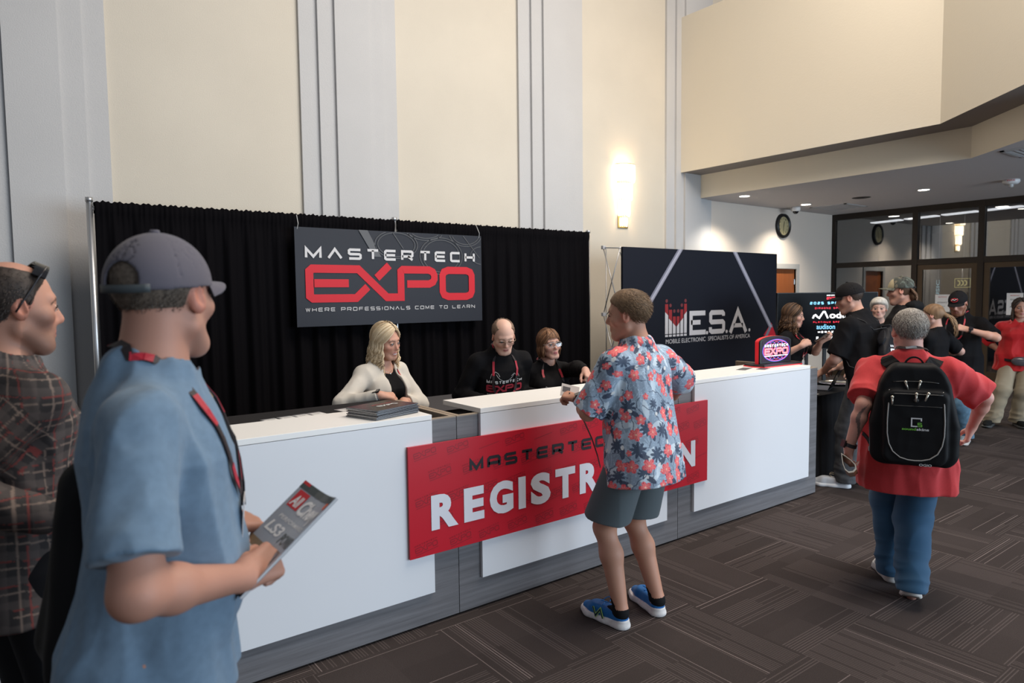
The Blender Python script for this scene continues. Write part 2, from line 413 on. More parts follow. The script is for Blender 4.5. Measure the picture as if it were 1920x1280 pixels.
m.box(DX-.05, WY-.06, 0, DX+.05, WY, CZ)                       # jamb at the wall
m.box(DX-.05, -6, 3.06, DX+.05, WY-.06, CZ)
m.box(DX-.05, -6, 2.12, DX+.05, WY-.06, 2.22)
for y in (2.66, 1.615, -.4, -2.4, -4.4): m.box(DX-.055, y-.045, 0, DX+.055, y+.045, CZ)
struct(m.build('window_1', bronze_d), 'dark bronze frame of the glass entrance front')
wn = bpy.data.objects['window_1']
for k, (y0, y1) in enumerate(((2.70, 4.14), (1.66, 2.62), (-.355, 1.57), (-2.355, -.445), (-4.355, -2.445))):
    MB().box(DX-.004, y0, 2.22, DX+.004, y1, 3.06).build('pane', GL, wn)
def gdoor(n, y0, y1, label):
    m = MB(); w = .085
    m.box(DX-.03, y0, .02, DX+.03, y0+w, 2.115); m.box(DX-.03, y1-w, .02, DX+.03, y1, 2.115)
    m.box(DX-.03, y0+w, 2.03, DX+.03, y1-w, 2.115); m.box(DX-.03, y0+w, .02, DX+.03, y1-w, .27)
    d = struct(m.build(n, bronze), label)
    MB().box(DX-.004, y0+w, .27, DX+.004, y1-w, 2.03).build('pane', GL, d)
    hb = MB(); hb.cyl((DX-.09, y0+.14, .85), (DX-.09, y0+.14, 1.35), .015); hb.cyl((DX-.09, y0+.14, .9), (DX-.03, y0+.14, .9), .01); hb.cyl((DX-.09, y0+.14, 1.3), (DX-.03, y0+.14, 1.3), .01)
    hb.build('door_handle', mat('steel'), d, True)
m = MB(); m.box(DX-.03, 2.71, .0, DX+.03, 4.14, .25); w2 = struct(m.build('window_2', bronze), 'fixed side glass panel beside the white wall')
MB().box(DX-.004, 2.71, .25, DX+.004, 4.14, 2.12).build('pane', GL, w2)
gdoor('door_1', 1.665, 2.61, 'bronze framed glass door with a white notice')
gdoor('door_2', .60, 1.565, 'bronze framed glass door at the right edge')
gdoor('door_4', -.35, .59, 'bronze framed glass door beyond the frame edge')

# outer lobby beyond the glass
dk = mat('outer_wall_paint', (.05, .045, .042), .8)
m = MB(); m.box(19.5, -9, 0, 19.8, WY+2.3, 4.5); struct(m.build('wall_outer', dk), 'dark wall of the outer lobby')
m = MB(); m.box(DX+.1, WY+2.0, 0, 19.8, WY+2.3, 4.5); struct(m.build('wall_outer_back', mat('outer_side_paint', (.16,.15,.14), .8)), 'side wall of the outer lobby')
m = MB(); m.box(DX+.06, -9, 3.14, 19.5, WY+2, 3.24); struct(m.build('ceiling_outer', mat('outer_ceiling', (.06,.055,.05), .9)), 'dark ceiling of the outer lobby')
lp = mat('light_panel', (1,1,1), .5, emit=(.95,.98,1), estr=3.2)
A = Vector((15.19, 4.36)); B = Vector((14.21, -0.15))
n = 6
for i in range(n):
    a = A.lerp(B, i/n+.012); b = A.lerp(B, (i+1)/n-.012); q = Vector((.11, .0))
    o = MB().add([(a.x-q.x, a.y, 3.115), (b.x-q.x, b.y, 3.115), (b.x+q.x, b.y, 3.115), (a.x+q.x, a.y, 3.115), (a.x-q.x, a.y, 3.135), (b.x-q.x, b.y, 3.135), (b.x+q.x, b.y, 3.135), (a.x+q.x, a.y, 3.135)], [(0,1,2,3),(7,6,5,4),(0,4,5,1),(1,5,6,2),(2,6,7,3),(3,7,4,0)]).build('ceiling_light_panel', lp)
    tag(o, 'long white ceiling light panel seen through the upper entrance glass', 'ceiling light', 'row of light panels in the outer lobby')
# yellow arrow sign and a vertical MUSIC sign beyond the doors, notices on the glass
white = mat('white_paint', (.8,.8,.8), .5)
t = empty('arrow_sign', (15.2, 2.55, 1.80), 'small lit yellow sign with three chevrons seen through the glass door', 'sign')
m = MB().box(-.02, -.15, -.10, .02, .15, .10); m.build('sign_panel', mat('sign_dark', (.02,.02,.02), .5), t)
MB().cyl((0,0,.1),(0,0,1.34),.006,n=8).build('hanging_rod', mat('steel'), t)
m = MB()
V, F = stroke([(-.135,-.085),(.135,-.085),(.135,.085),(-.135,.085),(-.135,-.085)], .012); m.flat(V, F, (-.022,0,0), (0,-1,0), (0,0,1), 0)
for k in range(3):
    V, F = stroke([(-.09+k*.06,-.05),(-.055+k*.06,-.035),(-.045+k*.06,0),(-.055+k*.06,.035),(-.09+k*.06,.05)], .025); m.flat(V, F, (-.022,0,0), (0,-1,0), (0,0,1), 0)
m.build('sign_symbols', mat('sign_yellow', (.7,.65,.25), .5, emit=(.8,.72,.25), estr=1.0), t)
t = empty('music_sign', (15.2, 2.99, 1.62), 'vertical lit word sign beyond the glass door', 'sign')
MB().box(-.02, -.05, -.28, .02, .05, .28).build('sign_panel', mat('sign_dark'), t)
MB().cyl((0,0,.28),(0,0,1.52),.006,n=8).build('hanging_rod', mat('steel'), t)
V, F = bfont('MUSIC', -.25, -.03, .5, .06, .01)
MB().flat(V, F, (-.022, 0, 0), (0, 0, 1), (0, 1, 0)).build('lettering', mat('sign_cyan', (.5,.8,.85), .5, emit=(.5,.85,.95), estr=1.3), t)
t = empty('lit_word_sign', (15.2, 1.15, 1.66), 'small lit word sign behind the rightmost glass door', 'sign')
MB().box(-.02, -.14, -.05, .02, .14, .05).build('sign_panel', mat('sign_dark'), t)
MB().cyl((0,0,.05),(0,0,1.48),.006,n=8).build('hanging_rod', mat('steel'), t)
V, F = bfont('LIFE', -.12, -.035, .24, .07, .01)
MB().flat(V, F, (-.022, 0, 0), (0, -1, 0), (0, 0, 1)).build('lettering', mat('sign_cyan'), t)
o = MB().box(15.18, 1.12, 1.885, 15.21, 1.25, 1.91).build('red_light', mat('red_lamp', (.5,.03,.01), .5, emit=(1,.08,.03), estr=2)); tag(o, 'small red light glowing behind the right glass door', 'light')
def notice(y0, y1, z0, z1, label, lines):
    t = empty('paper_notice', (DX-.008, (y0+y1)/2, (z0+z1)/2), label, 'notice')
    w, h = (y1-y0)/2, (z1-z0)/2
    MB().box(-.002, -w, -h, .0, w, h).build('sheet', mat('paper', (.72,.70,.68), .7), t)
    m = MB()
    for (tx, yy, hh, ww, c) in lines:
        V, F = bfont(tx, -ww/2, yy, ww, hh, .01); m.flat(V, F, (-.003, 0, 0), (0, -1, 0), (0, 0, 1), c)
    m.build('print', [mat('ink_grey', (.12,.12,.13), .6), mat('ink_red', (.5,.05,.05), .6)], t)
notice(2.07, 2.31, 1.28, 1.585, 'white notice sheet taped to the glass door behind the bearded man', [('MASTERTECH', .10, .018, .13, 1), ('ENTRANCE', .0, .025, .16, 0), ('ONLY', -.07, .022, .08, 0)])
notice(1.0, 1.23, 1.24, 1.6, 'white notice sheet on the right glass door behind the woman in red', [('MASTERTECH', .13, .018, .12, 1), ('ENTER', .06, .025, .12, 0), ('HERE', .0, .025, .10, 0), ('PLEASE', -.06, .025, .13, 0)])

# ceiling fittings
def downlight(x, y, z, label, on_=True, group=None):
    t = empty('ceiling_downlight', (x, y, z), label, 'ceiling light', group=group)
    MB().lathe([(.075, -.002), (.095, -.006), (.10, 0)], n=28).build('trim_ring', mat('ring_white', (.6,.6,.6), .4), t, True)
    MB().lathe([(0, -.003), (.075, -.003)], n=28).build('lens', mat('lamp_lens', (1,1,1), .4, emit=(1, .93, .82), estr=14), t)
    l = bpy.data.lights.new('downlight_bulb', 'SPOT'); l.energy = 190; l.color = (1, .9, .76); l.spot_size = math.radians(125); l.spot_blend = .8; l.shadow_soft_size = .07
    lo = bpy.data.objects.new('downlight_bulb', l); COL.objects.link(lo); lo.location = (0, 0, -.02); lo.parent = t
downlight(9.47, 3.578, CZ, 'round ceiling downlight nearest the tall wall corner')
downlight(11.289, 3.602, CZ, 'round ceiling downlight beside the dome security camera')
downlight(11.233, 1.688, CZ, 'round ceiling downlight nearest the white smoke alarm')
for (x, y) in ((14.35, 3.5), (14.45, 1.7)):
    o = MB().lathe([(0, -.003), (.09, -.003), (.1, 0)], (x, y, 3.14), 20).build('lobby_downlight', mat('lamp_lens')); tag(o, 'small round downlight beyond the entrance glass', 'ceiling light', 'downlights in the outer lobby')
o = MB().lathe([(0, -.004), (.12, -.004), (.14, 0)], (11.272, 2.639, CZ), 28).build('ceiling_speaker', mat('black_plastic', (.01,.01,.01), .5)); tag(o, 'flat round black speaker opening in the grey ceiling', 'speaker')
def vent(x, y, sx, sy, label):
    t = empty('air_vent', (x, y, CZ), label, 'vent')
    m = MB(); w = .04
    for r in ((-sx,-sy,sx,-sy+w),(-sx,sy-w,sx,sy),(-sx,-sy,-sx+w,sy),(sx-w,-sy,sx,sy)): m.box(r[0], r[1], -.012, r[2], r[3], -.001)
    m.build('frame', mat('vent_white', (.5,.5,.5), .5), t)
    m = MB()
    for k in range(9):
        yy = -sy+w+(2*sy-2*w)*(k+.5)/9; m.add([(-sx+w, yy-.02, -.002), (sx-w, yy-.02, -.002), (sx-w, yy+.012, -.012), (-sx+w, yy+.012, -.012)], [(0,1,2,3)])
    m.build('louvre', mat('vent_white'), t)
vent(12.1, 3.45, .38, .33, 'square white air vent in the ceiling near the clock')
vent(9.15, -.35, .3, .3, 'white air vent at the right edge of the ceiling')
t = empty('security_camera', (11.476, 3.9, CZ), 'white dome security camera hanging from the ceiling above the clock', 'camera')
MB().lathe([(.0,0),(.075,0),(.08,-.02),(.08,-.06),(.062,-.075)], n=24).build('housing', mat('glossy_white', (.7,.7,.7), .3), t, True)
MB().ball((0,0,-.07), .052, 10).build('dome', mat('dome_black', (.01,.01,.012), .08), t, True)
t = empty('smoke_alarm', (11.288, .591, CZ), 'white ceiling fire alarm with red letters', 'smoke alarm')
MB().lathe([(0,0),(.10,0),(.105,-.03),(.08,-.06),(0,-.066)], n=28).build('housing', mat('glossy_white'), t, True)
MB().lathe([(.03,-.066),(.028,-.10),(0,-.105)], n=16).build('strobe', mat('clear_plastic', (.5,.5,.5), .1), t, True)
V, F = bfont('FIRE', -.045, 0, .09, .022, .01); dv = Vector((-.955, -.30, 0)).normalized()
MB().flat(V, F, dv*.1065+Vector((0,0,-.03)), (-dv.y*-1*-1, dv.x*-1*-1, 0), (0, 0, 1)).build('lettering', mat('ink_red'), t)

# wall clock
t = empty('wall_clock', (11.54, WY, 2.866), 'round black wall clock with pale dial on the white wall', 'clock')
MB().lathe([(.165,-.035),(.18,-.055),(.215,-.05),(.225,0)], n=48, axis='y').build('rim', mat('clock_black', (.012,.012,.012), .35), t, True)
MB().lathe([(0,-.03),(.168,-.03)], n=40, axis='y').build('dial', mat('dial_cream', (.50,.43,.24), .5), t)
m = MB()
for k in range(12):
    a = math.radians(90-30*(k+1)); V, F = bfont(str(k+1), -.014 if k < 9 else -.019, -.016, .02 if k < 9 else .036, .032, .02)
    m.flat(V, F, (.132*math.cos(a), -.0315, .132*math.sin(a)), (1,0,0), (0,0,1))
m.build('numerals', mat('ink_black', (.015,.015,.015), .6), t)
m = MB()
for L_, w, ang in ((.085, .014, 75), (.125, .009, -98)):
    a = math.radians(ang); m.flat(*stroke([(-.02*math.cos(a), -.02*math.sin(a)), (L_*math.cos(a), L_*math.sin(a))], w), (0, -.034, 0), (1,0,0), (0,0,1))
m.build('hands', mat('ink_black'), t)

# crystal wall sconce: three tiers of prisms
t = empty('wall_sconce', (7.38, WY, 3.04), 'glowing tiered crystal wall sconce on the tall cream wall', 'wall light')
MB().box(-.10, -.02, -.42, .10, 0, .46).build('back_plate', mat('brass', (.6,.42,.16), .3, .9), t, bevel=.004)
def glowglass():
    m = mat('lit_crystal', (.95,.93,.88), .08, emit=(1,.84,.60), estr=7)
    return m
gm = glowglass()
tiers = ((.175, .49, .24), (.135, .23, -.02), (.10, -.01, -.25), (.06, -.26, -.40))
for ti, (r, z1, z0) in enumerate(tiers):
    ring = MB()
    ring.tube([(r*math.cos(a), -.02-r*.85*math.sin(a), z1-.005) for a in np.linspace(0, math.pi, 20)], .008, 6); ring.build('tier_ring', mat('brass'), t, True)
    n = int(r*math.pi/.034)
    for k in range(n+1):
        a = math.pi*k/n; c = Vector((r*math.cos(a), -.02-r*.85*math.sin(a), 0)); m = MB()
        ca, sa = math.cos(a), math.sin(a); w, d = .013, .008
        sec = [(-w,0),(0,-d),(w,0),(0,d)]
        vs = []
        for z, s_ in ((z1-.01, .9), (z0+.03, 1), (z0, .15)):
            for (p, q) in sec: vs.append((c.x+(-sa*p+ca*q)*s_, c.y+(-ca*p-sa*q)*s_, z))
        fs = [(3,2,1,0)] + [(i*4+j, i*4+(j+1) % 4, i*4+4+(j+1) % 4, i*4+4+j) for i in (0, 1) for j in range(4)] + [(8,9,10,11)]
        m.add(vs, fs).build('crystal', gm, t)
for z, e in ((.36, 20), (.08, 17), (-.18, 14)):
    l = bpy.data.lights.new('sconce_bulb', 'POINT'); l.energy = e; l.color = (1,.72,.42); l.shadow_soft_size = .03
    lo = bpy.data.objects.new('sconce_bulb', l); COL.objects.link(lo); lo.location = (0, -.07, z); lo.parent = t
    MB().ball((0,-.07,z), .022, 8, sc=(1,1,1.5)).build('bulb', mat('bulb_glow', (1,1,1), .5, emit=(1,.8,.55), estr=20), t, True)

# ------------------------------------------------------------------ registration counter
lam_w = mat('white_laminate', (.78,.79,.82), .22, var=(2, .01)); lam_lit = mat('white_laminate_lit_top', (.90,.885,.86), .4)  # same laminate, top lightened: overhead light put into its colour
wood = wood_mat('grey_wood_laminate', (.11,.105,.11), (.205,.20,.21), 'X', .38)
woodin = wood_mat('tan_wood_laminate', (.17,.125,.09), (.25,.19,.14), 'Z', .5)
tan = mat('tan_edge', (.33,.26,.19), .5); blk = mat('black_gap', (.008,.008,.009), .7)
def counter(x0, x1, bx0, bx1, label, end=False):
    """one counter unit: wood carcase x0..x1, white box bx0..bx1 hooked over it"""
    t = empty('registration_counter', ((x0+x1)/2, .4, 0), label, 'counter'); ox, oy = (x0+x1)/2, .4
    def bb(m, a, b, c, d, e, f, mi=0): m.box(a-ox, b-oy, c, d-ox, e-oy, f, mi); return m
    m = bb(MB(), x0, .02, .012, x1, .045, 1.038); m.build('front_panel', wood, t)
    bb(MB(), x0+.0, .02, 1.038, x1-.0, .045, 1.044).build('panel_edge', tan, t)
    for xa in (x0+.001, x1-.026):
        p = bb(MB(), xa, .045, .012, xa+.025, .776, 1.038).build('side_panel', woodin, t)
        bb(MB(), xa, .045, 1.038, xa+.025, .776, 1.044).build('panel_edge', tan, p)
    w = bb(MB(), bx0, 0, .17, bx1, .021, 1.042); w.build('white_front', lam_w, t)
    bb(MB(), bx0, 0, 1.044, bx1, .374, 1.07).build('white_top', [lam_lit], t, bevel=.0015)
    bb(MB(), x0+.03, .05, .70, x1-.03, .74, .73).build('work_shelf', mat('shelf_dark', (.02,.02,.02), .6), t)
    bb(MB(), x0+.002, .05, 0, x1-.002, .06, .014).build('plinth', blk, t)
    return t
left_counter = counter(-.55, 1.838, -.52, 1.685, 'left section of the white and grey registration counter holding magazines')
counter(1.842, 3.568, 1.975, 3.44, 'middle section of the registration counter where the man in the floral shirt stands')
counter(3.572, 5.30, 3.715, 5.157, 'right section of the registration counter carrying the lit logo sign')

# black-clothed desk behind the left counter
mat('dark_board', (.02,.02,.02), .6)
MB().box(-.52-.644, .378-.4, 1.02, 1.80-.644, .745-.4, 1.045).build('desk_surface', mat('dark_board'), left_counter)
o = MB().box(-.72, .378, 1.0451, 1.80, .74, 1.05).build('tablecloth', mat('black_cloth', (.012,.011,.0125), .85, spec=.2)); tag(o, 'black cloth covering the desk behind the left counter', 'tablecloth')
# low tables in front of the drape
def skirt_table(x0, y0, x1, y1, h, label, clabel, mt):
    cx, cy = (x0+x1)/2, (y0+y1)/2
    t = empty('draped_table', (cx, cy, 0), label, 'table')
    MB().box(x0-cx+.02, y0-cy+.02, h-.03, x1-cx-.02, y1-cy-.02, h-.004).build('tabletop', mat('dark_board'), t)
    for sx in (-1, 1):
        for sy in (-1, 1): MB().cyl((sx*((x1-x0)/2-.1), sy*((y1-y0)/2-.1), 0), (sx*((x1-x0)/2-.1), sy*((y1-y0)/2-.1), h-.03), .015).build('leg', mat('steel'), t, True)
    # cloth with folds
    P = []; 
    def edge(a, b, n): return [(a[0]+(b[0]-a[0])*i/n, a[1]+(b[1]-a[1])*i/n) for i in range(n)]
    per = edge((x0,y0),(x1,y0),int((x1-x0)*60))+edge((x1,y0),(x1,y1),int((y1-y0)*60))+edge((x1,y1),(x0,y1),int((x1-x0)*60))+edge((x0,y1),(x0,y0),int((y1-y0)*60))
    n = len(per); vs = []; rows = 8
    for r in range(rows+1):
        f = r/rows
        for i, (x, y) in enumerate(per):
            dx, dy = x-cx, y-cy; L = math.hypot(dx, dy); w = (.014*math.sin(i*.55+2*math.sin(i*.07))+.008*math.sin(i*1.3+1))*f**.6
            nx = (1 if abs(x-x1) < 1e-6 else -1 if abs(x-x0) < 1e-6 else 0); ny = (1 if abs(y-y1) < 1e-6 else -1 if abs(y-y0) < 1e-6 else 0)
            vs.append((x+nx*(w+.012*f), y+ny*(w+.012*f), h-(h-.012)*f))
    fs = [(r*n+i, (r+1)*n+i, (r+1)*n+(i+1) % n, r*n+(i+1) % n) for r in range(rows) for i in range(n)] + [tuple(range(n-1, -1, -1))]
    o = new_obj('tablecloth', vs, fs, mt, None, False); me = o.data
    me.polygons.foreach_set('use_smooth', [True]*(len(me.polygons)-1)+[False]); tag(o, clabel, 'tablecloth')
bc = mat('black_cloth')
skirt_table(1.2, 1.75, 3.9, 2.5, .74, 'table in front of the black drape behind the seated staff', 'dark grey cloth on the table in front of the black drape', mat('grey_cloth', (.055,.053,.058), .9))
skirt_table(5.42, .18, 6.62, .66, .76, 'skirted table at the right end of the counter', 'black floor-length cloth on the table at the right end of the counter', bc)

# small goods on the counter
def book(name, x, y, z, w, d, h, rz, label, cover, pages, cat='magazine', group=None, extra=None, curl=0):
    t = empty(name, (x, y, z), label, cat, rz, group)
    MB().box(-w/2, -d/2, .001, w/2-.002, d/2, h-.001).build('pages', pages, t)
    m = MB(); n = 8
    for s_, zz in ((0, 0.), (1, h-.0012)):
        for k in range(n):
            xa, xb = -w/2+w*k/n, -w/2+w*(k+1)/n
            ca, cb = (curl*(k/n)**2*s_, curl*((k+1)/n)**2*s_)
            m.add([(xa,-d/2,zz+ca),(xb,-d/2,zz+cb),(xb,d/2,zz+cb),(xa,d/2,zz+ca),(xa,-d/2,zz+ca+.001),(xb,-d/2,zz+cb+.001),(xb,d/2,zz+cb+.001),(xa,d/2,zz+ca+.001)],
                  [(0,3,2,1),(4,5,6,7),(0,1,5,4),(1,2,6,5),(2,3,7,6),(3,0,4,7)])
    m.box(-w/2-.001, -d/2, 0, -w/2, d/2, h, 0)
    if extra: extra(m, w, d, h)
    m.build('cover', [cover, mat('print_white', (.7,.7,.7), .5), mat('print_red', (.55,.04,.05), .5), mat('print_grey', (.25,.25,.27), .4)], t)
    return t
gloss_b = mat('gloss_black_cover', (.02,.016,.018), .25); pg = mat('page_edges', (.62,.62,.63), .7)
def magprint(m, w, d, h):
    V, F = techno('MASTERTECH', -.05, .02, .13, .014, .003); m.flat(V, F, (0, 0, h+.001), (.0, 1, 0), (-1, 0, 0), 2)
    V, F = expo_logo(-.05, -.03, .13, .03); m.flat(V, F, (0, 0, h+.001), (0, 1, 0), (-1, 0, 0), 1)
for k in range(11):
    rz = math.radians(-72+random.uniform(-2.5, 2.5)); top = k == 10
    nm = ('lowest', 'second', 'third', 'fourth', 'fifth', 'middle', 'seventh', 'eighth', 'ninth', 'tenth', 'topmost')[k]
    book('magazine', 1.505+random.uniform(-.006, .006), .165+random.uniform(-.006, .006), 1.071+k*.0042, .215, .28, .004, rz, nm+' glossy black magazine in the stack before the blonde woman', gloss_b, pg, group='magazine stack on the left counter', extra=magprint if top else None)
for k in range(5):
    book('brochure', .665+random.uniform(-.003, .003), .095, 1.071+k*.006, .14, .19, .0058, random.uniform(-.02, .02), ('lowest', 'second', 'middle', 'fourth', 'topmost')[k]+' black brochure in the small stack beside the man in blue', gloss_b, pg, 'brochure', 'brochure stack on the left counter', extra=magprint if k == 4 else None)
for k, (x, y) in enumerate(((1.05,.475), (1.135,.49), (1.215,.50), (1.295,.51), (1.455,.53))):
    t = empty('name_badge', (x, y, 1.0505), ('first from the left', 'second from the left', 'third from the left', 'fourth from the left', 'lone one at the right')[k]+' of the name badges lying on the black desk cloth', 'badge', math.radians(8), 'name badges on the desk')
    MB().box(-.037, -.045, 0, .037, .045, .002).build('holder', mat('badge_plastic', (.45,.45,.46), .2), t)
    m = MB().box(-.032, -.038, .002, .032, .036, .0026, 0); V, F = bfont('GUEST', -.02, -.01, .04, .012, .01); m.flat(V, F, (0,0,.003), (1,0,0), (0,1,0), 1)
    V, F = rect2(-.032, .02, .032, .036); m.flat(V, F, (0,0,.003), (1,0,0), (0,1,0), 2)
    m.build('card', [mat('paper'), mat('ink_grey'), mat('print_grey')], t)
t = empty('cardboard_box', (.66, .60, 1.05), 'small tan cardboard box on the desk partly behind the man in blue', 'box', .1)
MB().box(-.13, -.09, 0, .13, .09, .155).build('carton', mat('cardboard', (.42,.27,.12), .8, var=(20,.08)), t, bevel=.002)
MB().box(-.131, -.025, .06, .131, .025, .1562).build('packing_tape', mat('tape_tan', (.5,.36,.18), .3), t)
m = MB(); m.add([(-.13,-.09,.155),(.13,-.09,.155),(.12,-.03,.178),(-.12,-.03,.172)], [(0,1,2,3)]); m.build('flap', mat('cardboard'), t)
# flat cards on the right counter
for k, (x, y, rz) in enumerate(((4.55,.19,.3), (4.66,.10,.25))):
    t = empty('flyer_card', (x, y, 1.0705), ('larger grey flyer card lying on the right counter top', 'smaller grey flyer card lying nearer the counter edge')[k], 'card', rz)
    MB().box(-.09+.03*k, -.035, 0, .09-.03*k, .035, .001).build('card', mat('card_grey', (.10,.11,.12), .4), t)
    V, F = bfont('EXPO', -.035, -.01, .07, .02, .01); MB().flat(V, F, (0,0,.0014), (1,0,0), (0,1,0)).build('print', mat('print_grey'), t)
# lit logo sign
t = empty('lit_logo_sign', (4.96, .20, 1.07), 'arched black tabletop sign with red edge glowing logo', 'sign', math.radians(-3))
def archp(w, h, d=0): 
    return [(-w/2, 0), (w/2, 0), (w/2, h*.80)] + [(w/2*math.cos(math.radians(a)), h*.80+h*.20*math.sin(math.radians(a))) for a in range(15, 180, 15)] + [(-w/2, h*.80)]
pts = []
base = MB().prism([(-.24,-.09),(.24,-.09),(.27,0),(.24,.10),(-.24,.10),(-.27,0)], 0, .022, 'z'); base.build('base', mat('black_satin', (.012,.012,.014), .35), t, bevel=.004)
MB().prism([(-.245,-.094),(.245,-.094),(.275,0),(.245,.104),(-.245,.104),(-.275,0)], .0, .008, 'z').build('base_rim', mat('red_acrylic', (.6,.02,.03), .3, emit=(.8,.02,.03), estr=.25), t)
P = [(x, z+.022) for x, z in archp(.40, .215)]
MB().prism(P, -.02, -.004).build('housing', mat('black_satin'), t, bevel=.003)
P2 = [(x, z+.022) for x, z in archp(.402, .216)]
MB().prism(P2, -.0035, .028).build('red_edge', mat('red_acrylic'), t)
m = MB(); m.prism([(x*.9, .034+z*.90) for x, z in archp(.40, .215)], -.0215, -.019, m=0)
el2 = lambda a, b, w: stroke(arc(0, .14, a, 0, 360, 40, b), w)
for r, c in ((.155, 2), (.165, 3)): V, F = stroke(arc(0, .122, r*1.06, 0, 360, 40, r*.53), .004); m.flat(V, F, (0,-.0225,0), (1,0,0), (0,0,1), c)
for k in range(5): V, F = stroke(arc(-.10+.05*k, .122, .055, 0, 360, 24, .070), .003); m.flat(V, F, (0,-.0224,0), (1,0,0), (0,0,1), 3 if k % 2 else 2)
V, F = techno('MASTERTECH', -.15, .150, .30, .022, .0055); m.flat(V, F, (0,-.0235,0), (1,0,0), (0,0,1), 1)
V, F = expo_logo(-.15, .090, .30, .052, .10); m.flat(V, F, (0,-.0235,0), (1,0,0), (0,0,1), 4)
V, F = rect2(-.15, .077, .15, .083); m.flat(V, F, (0,-.0235,0), (1,0,0), (0,0,1), 1)
m.build('lit_face', [mat('face_dark', (.03,.012,.03), .2), mat('lit_white', (1,1,1), .5, emit=(1,1,1), estr=2.2), mat('lit_pink', (.8,.1,.3), .5, emit=(.9,.08,.3), estr=.9),
    mat('lit_blue', (.1,.15,.8), .5, emit=(.15,.2,1), estr=.9), mat('lit_red', (1,.2,.2), .5, emit=(1,.16,.2), estr=1.8)], t)
t = empty('price_card', (5.19, .30, 1.07), 'small white printed card standing beside the lit sign', 'card', math.radians(-15))
MB().add([(-.04,0,0),(.04,0,0),(.03,.03,.11),(-.05,.03,.11),(-.04,.003,0),(.04,.003,0),(.03,.033,.11),(-.05,.033,.11)], [(0,1,2,3),(7,6,5,4),(0,4,5,1),(3,2,6,7),(0,3,7,4),(1,5,6,2)]).build('card', mat('paper'), t)
V, F = bfont('MASTERTECH', -.038, .08, .07, .014, .01); MB().flat(V, F, (-.003,-.001,0), (1,0,0), (0,.26,.96)).build('print', mat('ink_red'), t)

# ------------------------------------------------------------------ registration banner
red = mat('banner_red', (.52,.008,.022), .32); ink = mat('banner_black', (.012,.010,.014), .4); wht = mat('banner_white', (.74,.74,.80), .35); dred = mat('banner_dark_red', (.30,.006,.016), .38)
t = empty('registration_banner', (2.687, -.012, .65), 'long red registration banner with white and black lettering fixed to the counter front', 'banner')
MB().box(-1.147, -.004, -.276, 1.147, .009, .278).build('sheet', red, t)
m = MB()
rr = random.Random(3)
for k in range(13):
    for j in range(5):
        cx = -1.05+k*.185+(.09 if j % 2 else 0)+rr.uniform(-.01, .01); cz = -.23+j*.118+rr.uniform(-.006, .006)
        g1 = rot2(expo_logo(cx-.065, cz-.015, .13, .03, .06), math.radians(10), cx, cz); g2 = rot2(techno('MASTERTECH', cx-.065, cz+.02, .13, .008, .0017), math.radians(10), cx, cz)
        g3 = rot2(rect2(cx-.065, cz-.024, cx+.065, cz-.021), math.radians(10), cx, cz)
        for g in (g1, g2, g3):
            if all(abs(x) < 1.14 and -.27 < y < .27 for x, y in g[0]): m.flat(*g, (0,-.0046,0), (1,0,0), (0,0,1))
m.build('logo_pattern', dred, t)
V, F = techno('MASTERTECH EXPO', 1.891-2.687, .10, 1.60, .066, .0165, .28); a_ = MB().flat(V, F, (0,-.0054,0), (1,0,0), (0,0,1)); a_.build('black_lettering', ink, t)
m = MB(); xw = {'R':.157,'E':.125,'G':.155,'I':.05,'S':.142,'T':.15,'A':.175,'O':.175,'N':.167}
word = 'REGISTRATION'; tot = sum(xw[c] for c in word); gap = (3.702-1.661-tot)/(len(word)-1); x = 1.661-2.687
for c in word:
    V, F = bfont(c, x, -.156, xw[c], .176, .055); m.flat(V, F, (0,-.0062,0), (1,0,0), (0,0,1)); x += xw[c]+gap
m.build('white_lettering', wht, t)

